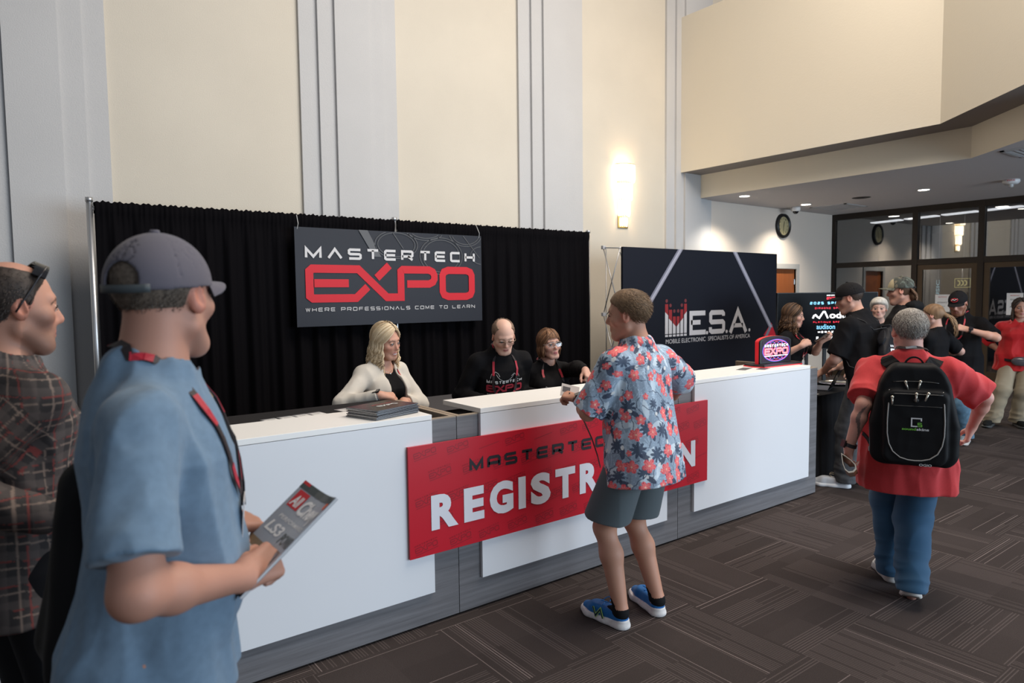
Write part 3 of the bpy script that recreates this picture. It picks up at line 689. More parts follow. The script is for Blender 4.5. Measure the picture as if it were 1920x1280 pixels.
# ------------------------------------------------------------------ pipe and drape
DY = 3.62
alu = mat('aluminium', (.55,.55,.56), .35, .85)
t = empty('drape_stand', (3.37, DY, 0), 'aluminium pipe stand holding up the black drape', 'stand')
for x in (-2.74, 0, 2.78):
    p = MB().cyl((x, .0, .01), (x, .0, 2.47), .024).build('upright_pole', alu, t, True)
    MB().cyl((x, 0, 2.45), (x, 0, 2.485), .028).build('pole_cap', alu, p, True)
    MB().box(x-.22, -.22, 0, x+.22, .22, .008).build('base_plate', mat('steel'), t)
MB().tube([(-2.74,0,2.40),(0,0,2.405),(2.78,0,2.41)], .018).build('crossbar', alu, t, True)
def drape(x0, x1, label, ph):
    nx = int((x1-x0)*95); zs = [2.455, 2.45, 2.43, 2.40, 2.365, 2.34, 2.25, 2.1, 1.8, 1.4, 1.0, .6, .2, .02]; vs = []
    for zi, z in enumerate(zs):
        k = min(1, max(0, (2.42-z)/.35))
        for i in range(nx+1):
            x = x0+(x1-x0)*i/nx
            tight = .008*math.sin(x*160+ph)+.006*math.sin(x*247+2*math.sin(x*9))
            loose = .032*math.sin(x*31+1.9*math.sin(x*2.3+ph)+.6*math.sin(x*7.7))+.014*math.sin(x*71+ph+z*.6)
            y = DY-.035-.012*math.sin((2.455-z)/.115*math.pi)*(z > 2.34) - (tight*(1-k)+loose*k*(.55+.45*(2.4-z)/2.4))
            zz = z+(.006*math.sin(x*150)+.005*math.sin(x*61+1))*(1 if z > 2.44 else 0)
            vs.append((x, y, zz))
    W_ = nx+1
    fs = [(r*W_+i, (r+1)*W_+i, (r+1)*W_+i+1, r*W_+i+1) for r in range(len(zs)-1) for i in range(nx)]
    b = len(vs); vs += [(x0+(x1-x0)*i/nx, DY+.03, 2.45+.004*math.sin(i)) for i in range(W_)]+[(x0+(x1-x0)*i/nx, DY+.03, 2.36) for i in range(W_)]
    fs += [(i, i+1, b+i+1, b+i) for i in range(nx)] + [(b+i, b+i+1, b+W_+i+1, b+W_+i) for i in range(nx)]
    o = new_obj('black_curtain', vs, fs, mat('drape_black', (.0045,.004,.005), .9, spec=.05), None, True); tag(o, label, 'curtain')
    md = o.modifiers.new('thick', 'SOLIDIFY'); md.thickness = .002
drape(.66, 3.36, 'black pleated curtain hanging behind the left half of the counter', 0)
drape(3.385, 6.13, 'black pleated curtain hanging behind the seated staff at the right', 2)

# ------------------------------------------------------------------ MASTERTECH EXPO banner
BY = 3.47; BX, BZ, BW, BH = 2.25, 2.32, 2.117, .943
t = empty('expo_banner', (BX+BW/2, BY, BZ-BH/2), 'dark hanging banner with white lettering and large red EXPO word', 'banner')
def bp2(u, v): return ((u-.5)*BW, (.5-v)*BH)
m = MB(); nx, nz = 24, 6; vs = []
for sgn in (-.003, .003):
    for j in range(nz+1):
        for i in range(nx+1): vs.append(((i/nx-.5)*BW, sgn-.006*math.sin(i/nx*3.1)*math.cos(j/nz*2), (j/nz-.5)*BH))
n1 = (nx+1)*(nz+1)
fs = [(j*(nx+1)+i, j*(nx+1)+i+1, (j+1)*(nx+1)+i+1, (j+1)*(nx+1)+i) for j in range(nz) for i in range(nx)]
fs += [tuple(n1+k for k in f[::-1]) for f in fs]
rim = [i for i in range(nx+1)]+[j*(nx+1)+nx for j in range(1, nz+1)]+[nz*(nx+1)+i for i in range(nx-1, -1, -1)]+[j*(nx+1) for j in range(nz-1, 0, -1)]
fs += [(rim[k], rim[k-1], rim[k-1]+n1, rim[k]+n1) for k in range(len(rim))]
bo = new_obj('sheet', vs, fs, mat('banner_charcoal', (.014,.015,.023), .5, spec=.35), t, True); bo.data.set_sharp_from_angle(angle=math.radians(30))
def place(g, y, mi, mm): mm.flat(*g, (0, y, 0), (1,0,0), (0,0,1), mi)
m = MB()
# grey art in the upper right, kept inside the sheet
s1 = [bp2(.303,.0), bp2(.349,.0), bp2(.417,.277), bp2(.38,.277)]; m.flat(s1, [(3,2,1,0)], (0,-.0112,0), (1,0,0), (0,0,1), 1)
def clipline(pts, w):
    for a, b in zip(pts[:-1], pts[1:]):
        if all(abs(p[1]) < BH/2-.008 and abs(p[0]) < BW/2-.01 for p in (a, b)): m.flat(*stroke([a, b], w), (0,-.0112,0), (1,0,0), (0,0,1), 0)
for (cu, cv, ru, rv) in ((.661,-.03,.105,.095), (.661,-.03,.085,.075), (.752,.25,.125,.18), (.752,.25,.108,.158), (.50,.14,.115,.13), (.50,.14,.10,.112), (.90,-.02,.10,.13), (.90,-.02,.085,.11), (1.0,.23,.07,.09)):
    c = bp2(cu, cv); clipline(arc(c[0], c[1], ru*BW, 0, 360, 60, rv*BH*1.15), .006)
clipline([bp2(.481+.055*i/8, .01+.17*i/8) for i in range(9)], .006); clipline([bp2(.885+.1*i/8, .01+.25*i/8) for i in range(9)], .006)
m.build('background_art', [mat('art_grey', (.09,.085,.085), .4), mat('art_band', (.075,.07,.07), .4)], t)
m = MB(); LX = [('M',.043,.121),('^',.147,.221),('S',.247,.316),('T',.340,.407),('E',.432,.499),('R',.523,.591),('T',.625,.690),('E',.712,.779),('C',.803,.867),('H',.891,.955)]
for ch, u0, u1 in LX:
    a, b = bp2(u0, .315), bp2(u1, .197); sw = .025
    for pl in G[ch]: place(stroke([(a[0]+sw/2+p*(b[0]-a[0]-sw), a[1]+sw/2+q*(b[1]-a[1]-sw)) for p, q in pl], sw), -.0118, 0, m)
a = bp2(.039, .848); place(techno('WHERE PROFESSIONALS COME TO LEARN'.replace('A', '^'), a[0], a[1], .912*BW, .036, .0062, .36), -.0118, 0, m)
m.build('white_lettering', mat('print_offwhite', (.62,.60,.60), .4), t)
a = bp2(.0395, .755); m = MB(); place(expo_logo(a[0], a[1], 1.937, .363, .078), -.0118, 0, m)
m.build('red_expo_word', mat('print_expo_red', (.62,.014,.026), .5, spec=.3), t)
for x in (-1.03, 1.03): MB().tube([(x, 0, .45), (x*.995, -.02, .50), (x*.99, .03, .585)], .003, 6).build('hanging_string', mat('string_white', (.6,.6,.6), .6), t)

# ------------------------------------------------------------------ pop-up display wall with the M.E.S.A. print
MY = 3.0; MX0, MX1, MZ1 = 6.146, 9.469, 2.235
t = empty('popup_display', ((MX0+MX1)/2, MY, 0), 'tall navy fabric display wall with the white M.E.S.A. lettering', 'display wall')
ox = (MX0+MX1)/2; hw = (MX1-MX0)/2
MB().box(-hw, 0, .02, hw, .035, MZ1).build('fabric', mat('navy_fabric', (.008,.010,.018), .7, spec=.2), t, bevel=.004)
silver = mat('print_silver', (.20,.20,.26), .5); sil2 = mat('print_silver_light', (.42,.42,.50), .5); pw = mat('print_mesa_white', (.58,.57,.60), .5); pr = mat('print_mesa_red', (.30,.022,.026), .5); pr2 = mat('print_wedge_red', (.5,.012,.03), .5); drk = mat('print_mesa_dark_red', (.16,.03,.035), .5)
m = MB()
def quad(p, mi, y=-.0012): m.flat([(a-ox, b) for a, b in p], [tuple(range(len(p)))], (0,y,0), (1,0,0), (0,0,1), mi)
def band(a, b, w, mi, y): 
    (x0, z0), (x1, z1) = a, b; quad([(x0-w/2, z0), (x1-w/2, z1), (x1+w/2, z1), (x0+w/2, z0)], mi, y)
for a, b in (((7.227, 2.235), (6.20, 1.05)), ((8.41, 2.235), (9.33, 1.13))):
    band(a, b, .10, 0, -.0012); band(a, b, .035, 1, -.0018); band((a[0]+.03, a[1]), (b[0]+.03, b[1]), .010, 1, -.0018)
band((9.34, 1.17), (8.98, .70), .07, 0, -.0011); quad([(9.14, 1.02), (9.34, 1.20), (9.469, 1.0), (9.469, .86)], 2, -.0010)
m.build('printed_bands', [silver, sil2, pr2], t)
m = MB(); bars = [(6.925,6.985,1.559,1.518,1.416,1.37),(6.999,7.061,1.50,1.444,1.33,1.285),(7.078,7.136,1.425,1.354,1.27,1.222),(7.157,7.211,1.425,1.354,1.222,1.27),(7.230,7.287,1.50,1.444,1.285,1.33),(7.306,7.361,1.559,1.518,1.37,1.416)]
for x0, x1, d, tp, l, r in bars:
    quad([(x0,1.128),(x1,1.128),(x1,r),(x0,l)], 0); quad([(x0,l),(x1,r),(x1,tp),(x0,tp)], 1)
    c = (x0+x1)/2; V, F = rect2(c-.028-ox, 1.09, c+.028-ox, 1.117); m.flat(V, F, (0,-.0012,0), (1,0,0), (0,0,1), 0)
    V = arc(c-ox, d, .024, 0, 345, 16); m.flat(V, [tuple(range(len(V)))], (0,-.0012,0), (1,0,0), (0,0,1), 2)
def st(pts, w, mi=0): m.flat(*stroke([(a-ox, b) for a, b in pts], w), (0,-.0014,0), (1,0,0), (0,0,1), mi)
w = .066
st([(7.755,1.386),(7.45,1.386),(7.45,1.124),(7.765,1.124)], w); st([(7.45,1.262),(7.65,1.262)], w*.95)
st([(8.16,1.335),(8.16,1.366),(8.14,1.386),(7.895,1.386),(7.873,1.366),(7.873,1.275),(7.895,1.255),(8.14,1.255),(8.165,1.235),(8.165,1.145),(8.14,1.122),(7.90,1.122),(7.868,1.14),(7.868,1.185)], w)
st([(8.32,1.088),(8.498,1.40),(8.698,1.088)], w); st([(8.40,1.19),(8.62,1.19)], w*.9)
for x in (7.795, 8.236, 8.781): V = arc(x-ox, 1.112, .024, 0, 340, 14); m.flat(V, [tuple(range(len(V)))], (0,-.0012,0), (1,0,0), (0,0,1), 0)
V, F = bfont('MOBILE ELECTRONIC  SPECIALISTS OF AMERICA', 6.941-ox, 1.0, 1.855, .058, 0); m.flat(V, F, (0,-.0012,0), (1,0,0), (0,0,1), 0)
m.build('printed_logo', [pw, pr, drk], t)
fr = MB(); Z = [2.24, 1.40, .56, .05]
fr.tube([(MX0-ox, .03, 2.22), (MX0-.02-ox, .31, 2.24)], .008, 6)
for i in range(3): fr.tube([(MX0-ox, .04, Z[i]), (MX0-.03-ox, .31, Z[i+1])], .007, 6); fr.tube([(MX0-.03-ox, .31, Z[i]), (MX0-ox, .04, Z[i+1])], .007, 6)
for x in (MX0-ox+.02, MX1-ox-.05):
    fr.tube([(x, .31, .02), (x, .31, 2.24)], .007, 6)
for i in range(5):
    xa, xb = MX0-ox+.03+i*.648, MX0-ox+.03+(i+1)*.648
    for j in range(3): fr.tube([(xa, .1, Z[j]-.02), (xb, .31, Z[j+1])], .007, 6); fr.tube([(xb, .1, Z[j]-.02), (xa, .31, Z[j+1])], .007, 6)
fr.build('folding_frame', mat('aluminium'), t, True)
for z in Z[:3]: MB().box(MX0-.05-ox, .29, z-.02, MX0-.0-ox, .33, z+.025).build('hub', mat('hub_grey', (.5,.5,.52), .4), t, bevel=.004)

# ------------------------------------------------------------------ television on a stand
tvR = Vector((.80, -.60, 0)); tvn = Vector((-.6, -.8, 0)); TW, TH = 1.30, .735
from_c = Vector((8.05, 2.10, 1.645)); tc_ = from_c + tvR*TW/2
t = empty('television', (tc_.x, tc_.y, 0), 'large television on a black stand showing the sponsor list', 'television', math.atan2(tvR.y, tvR.x))
zt = 1.648
MB().box(-TW/2, 0, zt-TH, TW/2, .05, zt).build('casing', mat('black_satin'), t, bevel=.004)
m = MB(); m.box(-TW/2+.008, -.002, zt-TH+.012, TW/2-.008, .001, zt-.008, 0)
def tx(g, mi): m.flat(*g, (0,-.0035,0), (1,0,0), (0,0,1), mi)
cxs = .06
tx(techno('MASTERTECH', cxs-.075, zt-.048, .15, .017, .004), 1); tx(expo_logo(cxs-.075, zt-.095, .15, .035, .1), 2)
tx(techno('2025 SPONSORS', cxs-.29, zt-.155, .60, .034, .009), 3)
tx(techno('DIAMOND SPONSOR', cxs-.225, zt-.215, .46, .024, .006), 2)
tx(stroke([(cxs-.25, zt-.335), (cxs-.235, zt-.30), (cxs-.215, zt-.29), (cxs-.185, zt-.32), (cxs-.165, zt-.33), (cxs-.14, zt-.29), (cxs-.115, zt-.25), (cxs-.095, zt-.25), (cxs-.075, zt-.29), (cxs-.055, zt-.335)], .022), 1)
tx(bfont('odus', cxs-.035, zt-.337, .29, .085, .03), 1)
tx(techno('PLATINUM SPONSORS', cxs-.245, zt-.395, .50, .022, .006), 2)
tx(bfont('audison', cxs-.20, zt-.475, .24, .065, .01), 3); tx(techno('HERTZ', cxs-.18, zt-.525, .20, .026, .008), 1)
tx(bfont('JL AUDIO.', cxs-.21, zt-.62, .29, .05, .035), 1)
V = [(cxs+.20, zt-.465), (cxs+.24, zt-.425), (cxs+.24, zt-.50)]; m.flat(V, [(0,1,2)], (0,-.0035,0), (1,0,0), (0,0,1), 1)
m.build('screen', [mat('screen_black', (.002,.002,.003), .25, spec=.06), mat('scr_white', (1,1,1), .4, emit=(1,1,1), estr=1.1), mat('scr_red', (.5,0,.02), .4, emit=(.8,.01,.03), estr=.9), mat('scr_blue', (.2,.6,.9), .4, emit=(.25,.62,.95), estr=.9)], t)
for x in (-.235, -.0): MB().box(x-.02, .055, .03, x+.02, .085, zt-.1).build('post', mat('black_satin'), t)
MB().box(-.4, -.2, 0, .3, .35, .025).build('foot', mat('black_satin'), t, bevel=.005)

# goods on the right table
t = empty('laptop', (6.03, .42, .762), 'open dark laptop on the black table beside the man in the black cap', 'laptop', math.radians(200))
MB().box(-.16, -.11, 0, .16, .11, .012).build('keyboard_base', mat('laptop_grey', (.10,.10,.11), .3, .6), t, bevel=.002)
MB().add([(-.16,.11,.012),(.16,.11,.012),(.16,.19,.19),(-.16,.19,.19),(-.16,.117,.012),(.16,.117,.012),(.16,.197,.19),(-.16,.197,.19)], [(0,1,2,3),(7,6,5,4),(0,4,5,1),(1,5,6,2),(2,6,7,3),(3,7,4,0)]).build('lid', mat('screen_black'), t)
o = MB().box(5.62, .22, .762, 5.70, .26, .764).build('paper_slip', mat('paper')); tag(o, 'small white paper slip on the edge of the black table', 'paper')
t = empty('silver_tray', (6.42, .46, .762), 'silver tray shining on the black table in front of the television', 'tray')
MB().lathe([(0,.002),(.13,.002),(.16,.015),(.165,.02)], n=30).build('dish', mat('chrome', (.7,.7,.7), .15, 1), t, True)

# wooden chair of the seated woman
def chair(x, y, rz, label):
    t = empty('wooden_chair', (x, y, 0), label, 'chair', rz); wd = wood_mat('chair_oak', (.38,.22,.08), (.5,.31,.13), 'Z', .4)
    MB().box(-.22, -.21, .43, .22, .21, .46).build('seat', mat('seat_tan', (.3,.2,.1), .6), t, bevel=.01)
    for sx in (-1, 1):
        MB().box(sx*.2-.018, .17, 0, sx*.2+.018, .205, .43).build('leg', wd, t)
        MB().add([(sx*.2-.018,-.2,0),(sx*.2+.018,-.2,0),(sx*.2+.018,-.165,0),(sx*.2-.018,-.165,0),(sx*.2-.018,-.27,.98),(sx*.2+.018,-.27,.98),(sx*.2+.018,-.24,.98),(sx*.2-.018,-.24,.98)], [(0,3,2,1),(4,5,6,7),(0,1,5,4),(1,2,6,5),(2,3,7,6),(3,0,4,7)]).build('leg', wd, t)
    m = MB(); m.box(-.20, -.275, .84, .20, -.245, .985); m.box(-.20, -.25, .60, .20, -.23, .66); m.build('backrest', wd, t, bevel=.008)

# ------------------------------------------------------------------ people: smooth implicit surfaces turned into meshes
A_ = np.array
def nrm(v): v = np.asarray(v, float); return v/(np.linalg.norm(v)+1e-12)
def smin(a, b, k):
    h = np.maximum(k-np.abs(a-b), 0)/k; return np.minimum(a, b)-h*h*k*.25
def smax(a, b, k): return -smin(-a, -b, k)
def rc(P, a, b, ra, rb=None):
    rb = ra if rb is None else rb; a = A_(a, float); b = A_(b, float); ba = b-a; L = ba@ba+1e-12
    t = np.clip((P-a)@ba/L, 0, 1); q = P-a-t[:, None]*ba
    return np.sqrt((q*q).sum(1))-(ra+(rb-ra)*t)
def ell(P, c, r, M=None):
    q = P-A_(c, float)
    if M is not None: q = q@M
    r = A_(r, float); k0 = np.sqrt(((q/r)**2).sum(1)); k1 = np.sqrt(((q/(r*r))**2).sum(1))+1e-9
    return k0*(k0-1)/k1
def rotm(axis, ang):
    return np.array(Matrix.Rotation(ang, 3, axis))      # columns = rotated basis
def frame(y, zhint):
    """columns x,y,z with y given"""
    y = nrm(y); z = A_(zhint, float); z = nrm(z-y*(z@y)); x = np.cross(y, z); return np.stack([x, y, z], 1)
_w = RNG.normal(size=(24, 3)); _ph = RNG.uniform(0, 6.28, 24)
def noise(P, f, seed=0, aniso=(1, 1, 1)):
    Q = P*A_(aniso)*f; s = 0
    for i in range(5):
        k = (i+seed*5) % 24; s = s+np.sin(Q@_w[k]*(1+.35*i)+_ph[k]+1.3*np.sin(Q@_w[(k+7) % 24]*.6+_ph[(k+3) % 24]))*(1/(1+.5*i))
    return s/3
def folds(P, f, seed=0, aniso=(1, 1, 1)):
    n = noise(P, f, seed, aniso); return 1-np.abs(n)*1.6
def profile(P, prof, n=2.5, rnd=.02):
    """stack of super-ellipses; prof rows (z, half width, half depth, y centre)"""
    pr = A_(prof, float); z = P[:, 2]; zc = np.clip(z, pr[0, 0], pr[-1, 0])
    a = np.interp(zc, pr[:, 0], pr[:, 1]); b = np.interp(zc, pr[:, 0], pr[:, 2]); c = np.interp(zc, pr[:, 0], pr[:, 3])
    x = np.abs(P[:, 0])/a; y = np.abs(P[:, 1]-c)/b
    q = (x**n+y**n)**(1/n); d = (q-1)*np.minimum(a, b)*.92
    return smax(d, np.maximum(z-pr[-1, 0], pr[0, 0]-z), rnd)

def polygonise(f, lo, hi, h):
    """block-sparse surface nets. returns verts, quads"""
    lo = A_(lo, float); hi = A_(hi, float); B = 4
    nb = np.ceil((hi-lo)/(h*B)).astype(int)+1; n = nb*B+1
    c = [lo[i]+(np.arange(nb[i])+.5)*B*h for i in range(3)]
    cx, cy, cz = np.meshgrid(*c, indexing='ij'); CP = np.stack([cx.ravel(), cy.ravel(), cz.ravel()], 1)
    d = f(CP); keep = np.abs(d) < B*h*1.35+.012
    V = np.where(d > 0, 1., -1.).reshape(nb); V = np.repeat(np.repeat(np.repeat(V, B, 0), B, 1), B, 2)
    V = np.pad(V, ((0, 1),)*3, mode='edge').astype(np.float32)
    kb = np.argwhere(keep.reshape(nb))
    mask = np.zeros(nb, bool); mask[tuple(kb.T)] = True
    full = np.zeros(n, bool); M = np.repeat(np.repeat(np.repeat(mask, B, 0), B, 1), B, 2)
    for dx in (0, 1):
        for dy in (0, 1):
            for dz in (0, 1):
                full[dx:dx+M.shape[0], dy:dy+M.shape[1], dz:dz+M.shape[2]] |= M
    idx = np.argwhere(full); PP = lo+idx*h; vals = np.empty(len(PP), np.float32); S = 400000
    for i in range(0, len(PP), S): vals[i:i+S] = f(PP[i:i+S])
    V[tuple(idx.T)] = vals
    s = V > 0
    cells = np.zeros(tuple(n-1), np.int8); cnt = np.zeros(tuple(n-1), np.int8)
    for dx in (0, 1):
        for dy in (0, 1):
            for dz in (0, 1): cnt += s[dx:n[0]-1+dx, dy:n[1]-1+dy, dz:n[2]-1+dz]
    act = (cnt > 0) & (cnt < 8); ai = np.argwhere(act); vid = -np.ones(tuple(n-1), np.int64); vid[tuple(ai.T)] = np.arange(len(ai))
    acc = np.zeros((len(ai), 3)); num = np.zeros(len(ai))
    corners = [(0,0,0),(1,0,0),(0,1,0),(1,1,0),(0,0,1),(1,0,1),(0,1,1),(1,1,1)]
    cv = {c_: V[tuple((ai+c_).T)].astype(float) for c_ in corners}
    for a in corners:
        for ax in range(3):
            if a[ax]: continue
            b = list(a); b[ax] = 1; b = tuple(b); va, vb = cv[a], cv[b]; m = (va > 0) != (vb > 0)
            t = np.where(m, va/(va-vb+1e-20*(va == vb)), 0); p = np.tile(A_(a, float), (len(ai), 1)); p[:, ax] += t
            acc[m] += p[m]; num[m] += 1
    verts = lo+(ai+acc/np.maximum(num, 1)[:, None])*h
    Q = []
    for ax in range(3):
        o1, o2 = [(1, 2), (2, 0), (0, 1)][ax]
        sl0 = [slice(0, n[i]) for i in range(3)]; sl1 = list(sl0); sl0[ax] = slice(0, n[ax]-1); sl1[ax] = slice(1, n[ax])
        s0, s1 = s[tuple(sl0)], s[tuple(sl1)]; e = np.argwhere(s0 != s1)
        ok = (e[:, o1] > 0) & (e[:, o2] > 0) & (e[:, o1] < n[o1]-1) & (e[:, o2] < n[o2]-1); e = e[ok]
        sgn = s0[tuple(e.T)]
        def g(d1, d2):
            q = e.copy(); q[:, o1] -= d1; q[:, o2] -= d2; return vid[tuple(q.T)]
        q = np.stack([g(1, 1), g(0, 1), g(0, 0), g(1, 0)], 1); q[sgn] = q[sgn][:, ::-1]; Q.append(q)
    Q = np.concatenate(Q); Q = Q[(Q >= 0).all(1)]
    return verts, Q

def sdf_obj(name, f, pts, margin, h, m, parent, colf=None, label=None, origin=None):
    pts = A_(pts, float); V, Q = polygonise(f, pts.min(0)-margin, pts.max(0)+margin, h)
    cols = colf(V) if colf is not None else None
    org = A_(parent.location[:] if origin is None else origin, float)
    if len(V) == 0: print('EMPTY', name); return None
    o = new_obj(name, V-org, Q, m, parent, True, cols=cols, label=label); return o

def ik(a, t, l1, l2, pole):
    a = A_(a, float); t = A_(t, float); d = t-a; L = np.linalg.norm(d); Lm = (l1+l2)*.995
    if L > Lm: print('  IK stretch %.3f > %.3f' % (L, Lm)); t = a+d/L*Lm; d = t-a; L = Lm
    u = d/L; x = (l1*l1-l2*l2+L*L)/(2*L); hgt = math.sqrt(max(l1*l1-x*x, 0)); p = A_(pole, float); p = nrm(p-u*(p@u))
    return a+u*x+p*hgt, t

def lens_mat():
    m = glass_mat('spectacle_lens', -.03, (.93,.93,.93)); [setattr(n.inputs['Color'], 'default_value', (.25,.25,.25,1)) for n in m.node_tree.nodes if n.type == 'BSDF_GLOSSY']; return m
# ------------------------------------------------------------------ the figure
BODY_M = [(-.11,.145,.10,.0),(-.02,.165,.118,-.012),(.08,.154,.110,.0),(.17,.144,.106,.005),(.26,.150,.110,.004),(.35,.158,.114,.0),(.41,.142,.10,-.008),(.46,.098,.08,-.015),(.50,.068,.065,-.02),(.55,.055,.055,-.02)]
BODY_F = [(-.11,.145,.10,.0),(-.02,.172,.115,-.015),(.08,.155,.10,.0),(.17,.128,.09,.005),(.26,.135,.098,.01),(.34,.138,.110,.015),(.40,.122,.085,-.003),(.45,.085,.068,-.014),(.50,.055,.055,-.018),(.54,.048,.048,-.02)]
class Fig:
    def __init__(s, name_label, pos, face, h=1.75, hc=None, **kw):
        s.setup(name_label, pos, face, h=h, **kw)
        if hc is not None:
            bpy.data.objects.remove(s.e); d = A_(hc, float)-s.hc; pz = s.pel[2]+d[2]
            pos = A_([pos[0], pos[1]], float)+d[:2]; kw['drop'] = kw.get('drop', 0)-d[2]
            if kw.get('drop') < -.012*s.S: print('  head target needs taller figure by %.3f' % (-kw['drop']), name_label[:30]); kw['drop'] = -.012*s.S
            elif abs(d[2]) > .01: print('  dz %.3f' % d[2], name_label[:30])
            if 'off' in kw: pass
            s.setup(name_label, pos, face, h=h, **kw)
    def setup(s, name_label, pos, face, h=1.75, sex='m', lean=0, side=0, twist=0, belly=0, wide=0, head=(0, 0, 0), hoff=(0, 0), feet=None, drop=0,
                 wr=None, wl=None, er=None, el=None, skin=(.55,.30,.21), vox=.006, sitz=None, shx=None, neckr=.054, kneeout=.0, headscale=1., female_face=False):
        s.S = h/1.75; S = s.S; s.vox = vox; s.sex = sex; s.skin = A_(skin); s.pos = A_([pos[0], pos[1], 0.]); s.neckr = neckr; s.hs = headscale; s.ff = female_face or sex == 'f'
        s.e = empty('person', (pos[0], pos[1], 0), name_label, 'person')
        fy = nrm([face[0], face[1], 0]); fx = A_([fy[1], -fy[0], 0]); s.B = np.stack([fx, fy, [0, 0, 1]], 1)     # columns: right, forward, up
        pz = (.93 if sex == 'm' else .94)*S-drop
        s.pel = s.L([0, 0, pz])
        Ub = rotm('Z', math.radians(twist))@rotm('X', math.radians(-lean))@rotm('Y', math.radians(side))
        s.Ub = s.B@Ub; s.S_ = S
        prof = [list(r) for r in (BODY_M if sex == 'm' else BODY_F)]
        for r in prof:
            w = math.exp(-((r[0]-.10)/.14)**2); r[1] += wide*(.4+.6*w)*(r[0] < .45); r[2] += belly*w*.55+wide*.35*(r[0] < .45); r[3] += belly*w*.5
            for k in range(4): r[k] *= S
        s.prof = prof; s.nb = s.U([0, -.018, .505]); s.shx = (shx or (.170 if sex == 'm' else .150))+wide*.45
        s.sh = {1: s.U([s.shx, -.012, .425]), -1: s.U([-s.shx, -.012, .425])}
        s.hip = {k: s.pel+s.B@A_([k*.088*S, 0, -.03*S]) for k in (1, -1)}
        # head
        Hb = s.B@rotm('Z', math.radians(-head[0]))@rotm('X', math.radians(head[1]))@rotm('Y', math.radians(head[2])); s.H = Hb
        nd = nrm(s.Ub@A_([0, .10, 1.])+Hb@A_([0, .18, .6])); s.hc = s.nb+nd*.135*S+s.B@A_([hoff[0], hoff[1], 0.])+Hb@A_([0, .012*S, .02*S])
        # arms: wrist targets are (position, finger direction, back-of-hand normal, curl, thumb)
        s.arm = {}
        for k, w, pl in ((1, wr, er), (-1, wl, el)):
            if w is None: w = (s.L([k*.27, .06, .80*S]), [0, .15, -1], [k, 0, 0], 35, 20)
            else: w = (A_(w[0], float),)+tuple(w[1:])
            pl = s.B@A_([k*.5, -1., -.3]) if pl is None else A_(pl, float)
            e_, t_ = ik(s.sh[k], w[0], .285*S, .262*S, pl); s.arm[k] = (s.sh[k], e_, t_, w)
        # legs
        s.leg = {}
        feet = feet or {1: (s.L([.10, 0, 0]), 8, 0), -1: (s.L([-.10, 0, 0]), -8, 0)}
        for k in (1, -1):
            fp, fa, lift = feet[k]; fp = A_([fp[0], fp[1], 0.]); fd = s.B@rotm('Z', math.radians(-fa))@A_([0, 1, 0]); pitch = math.radians(lift)
            toe = fp+fd*.125*S; d3 = A_([fd[0]*math.cos(pitch), fd[1]*math.cos(pitch), -math.sin(pitch)])
            an = toe+A_([0,0,.02])-d3*.155*S+A_([0, 0, .06*S])*math.cos(pitch)
            kn, an = ik(s.hip[k], an, .435*S, .415*S, s.B@A_([k*kneeout, 1, .1])); s.leg[k] = (s.hip[k], kn, an, d3, fd, toe)
        s.P = {}
    def L(s, v): return s.pos+s.B@A_(v, float)
    def U(s, v): return s.pel+s.Ub@(A_(v, float)*s.S)
    def toU(s, P): return (P-s.pel)@s.Ub
    def toH(s, P): return (P-s.hc)@s.H/(s.S*s.hs)
    def fromH(s, v): return s.hc+s.H@(A_(v, float)*s.S*s.hs)
    # --- pieces
    def d_torso(s, P): 
        Q = s.toU(P); d = profile(Q, s.prof, 2.4, .05)
        for k in (1, -1): d = smin(d, rc(P, s.nb+s.Ub@A_([0,0,-.035]), s.sh[k], .042*s.S, .050*s.S), .04)
        if s.sex == 'f':
            for k in (1, -1): d = smin(d, ell(Q/s.S, [k*.07, .085, .325], [.062, .06, .062])*s.S, .03)
        return d
    def d_arm(s, P, k, r=(.052, .040, .026), full=True):
        a, e_, w, _ = s.arm[k]; S = s.S
        d = rc(P, a, e_, r[0]*S, r[1]*S); m1 = e_*.70+w*.30
        d2 = smin(rc(P, e_, m1, r[1]*S*.92, r[1]*1.03*S), rc(P, m1, w, r[1]*S*.99, r[2]*S), .02)
        return smin(d, d2, .025)
    def d_hand(s, P, k):
        _, e_, w, spec = s.arm[k]; S = s.S*1.0; fd, bn = nrm(spec[1]), A_(spec[2], float); curl = spec[3]; th = spec[4] if len(spec) > 4 else 25
        F = frame(fd, bn)   # x,y,z ; z = back of hand
        side = -k           # thumb side along x: palm down, right hand -> thumb at -x
        if np.linalg.det(F) < 0: F[:, 0] *= -1
        d = None
        c = curl if isinstance(curl, (list, tuple)) else [curl]*4
        for i, (xo, L, r) in enumerate(((.030, .070, .0088), (.010, .078, .009), (-.010, .073, .0086), (-.028, .058, .0078))):
            x = side*xo; b0 = w+F@A_([x*.55, .012, 0])*S; p = w+F@A_([x, .092-.006*abs(i-1), 0])*S
            m = rc(P, b0, p, .0145*S, .0118*S); d = m if d is None else smin(d, m, .014)
            a = 0; pt = p
            for j, (fl, ff) in enumerate(((.46, 1.), (.30, 1.15), (.24, .8))):
                a += math.radians(c[i])*ff; sp = side*xo*.9*(1-j*.3); dr = F@nrm([sp*1.2, math.cos(a), -math.sin(a)]); q = pt+dr*L*fl*S
                d = smin(d, rc(P, pt, q, r*S*(1.06-.07*j), r*S*(1.-.09*j)), .006); pt = q
        b = w+F@A_([side*.018, .018, -.004])*S; ta = math.radians(th)
        p1 = b+F@nrm([side*(.45+.5*math.sin(ta)), .75, -.55])*.046*S; p2 = p1+F@nrm([side*(.15+.5*math.sin(ta)), .9, -.38])*.034*S; p3 = p2+F@nrm([side*.05, .95, -.3])*.027*S
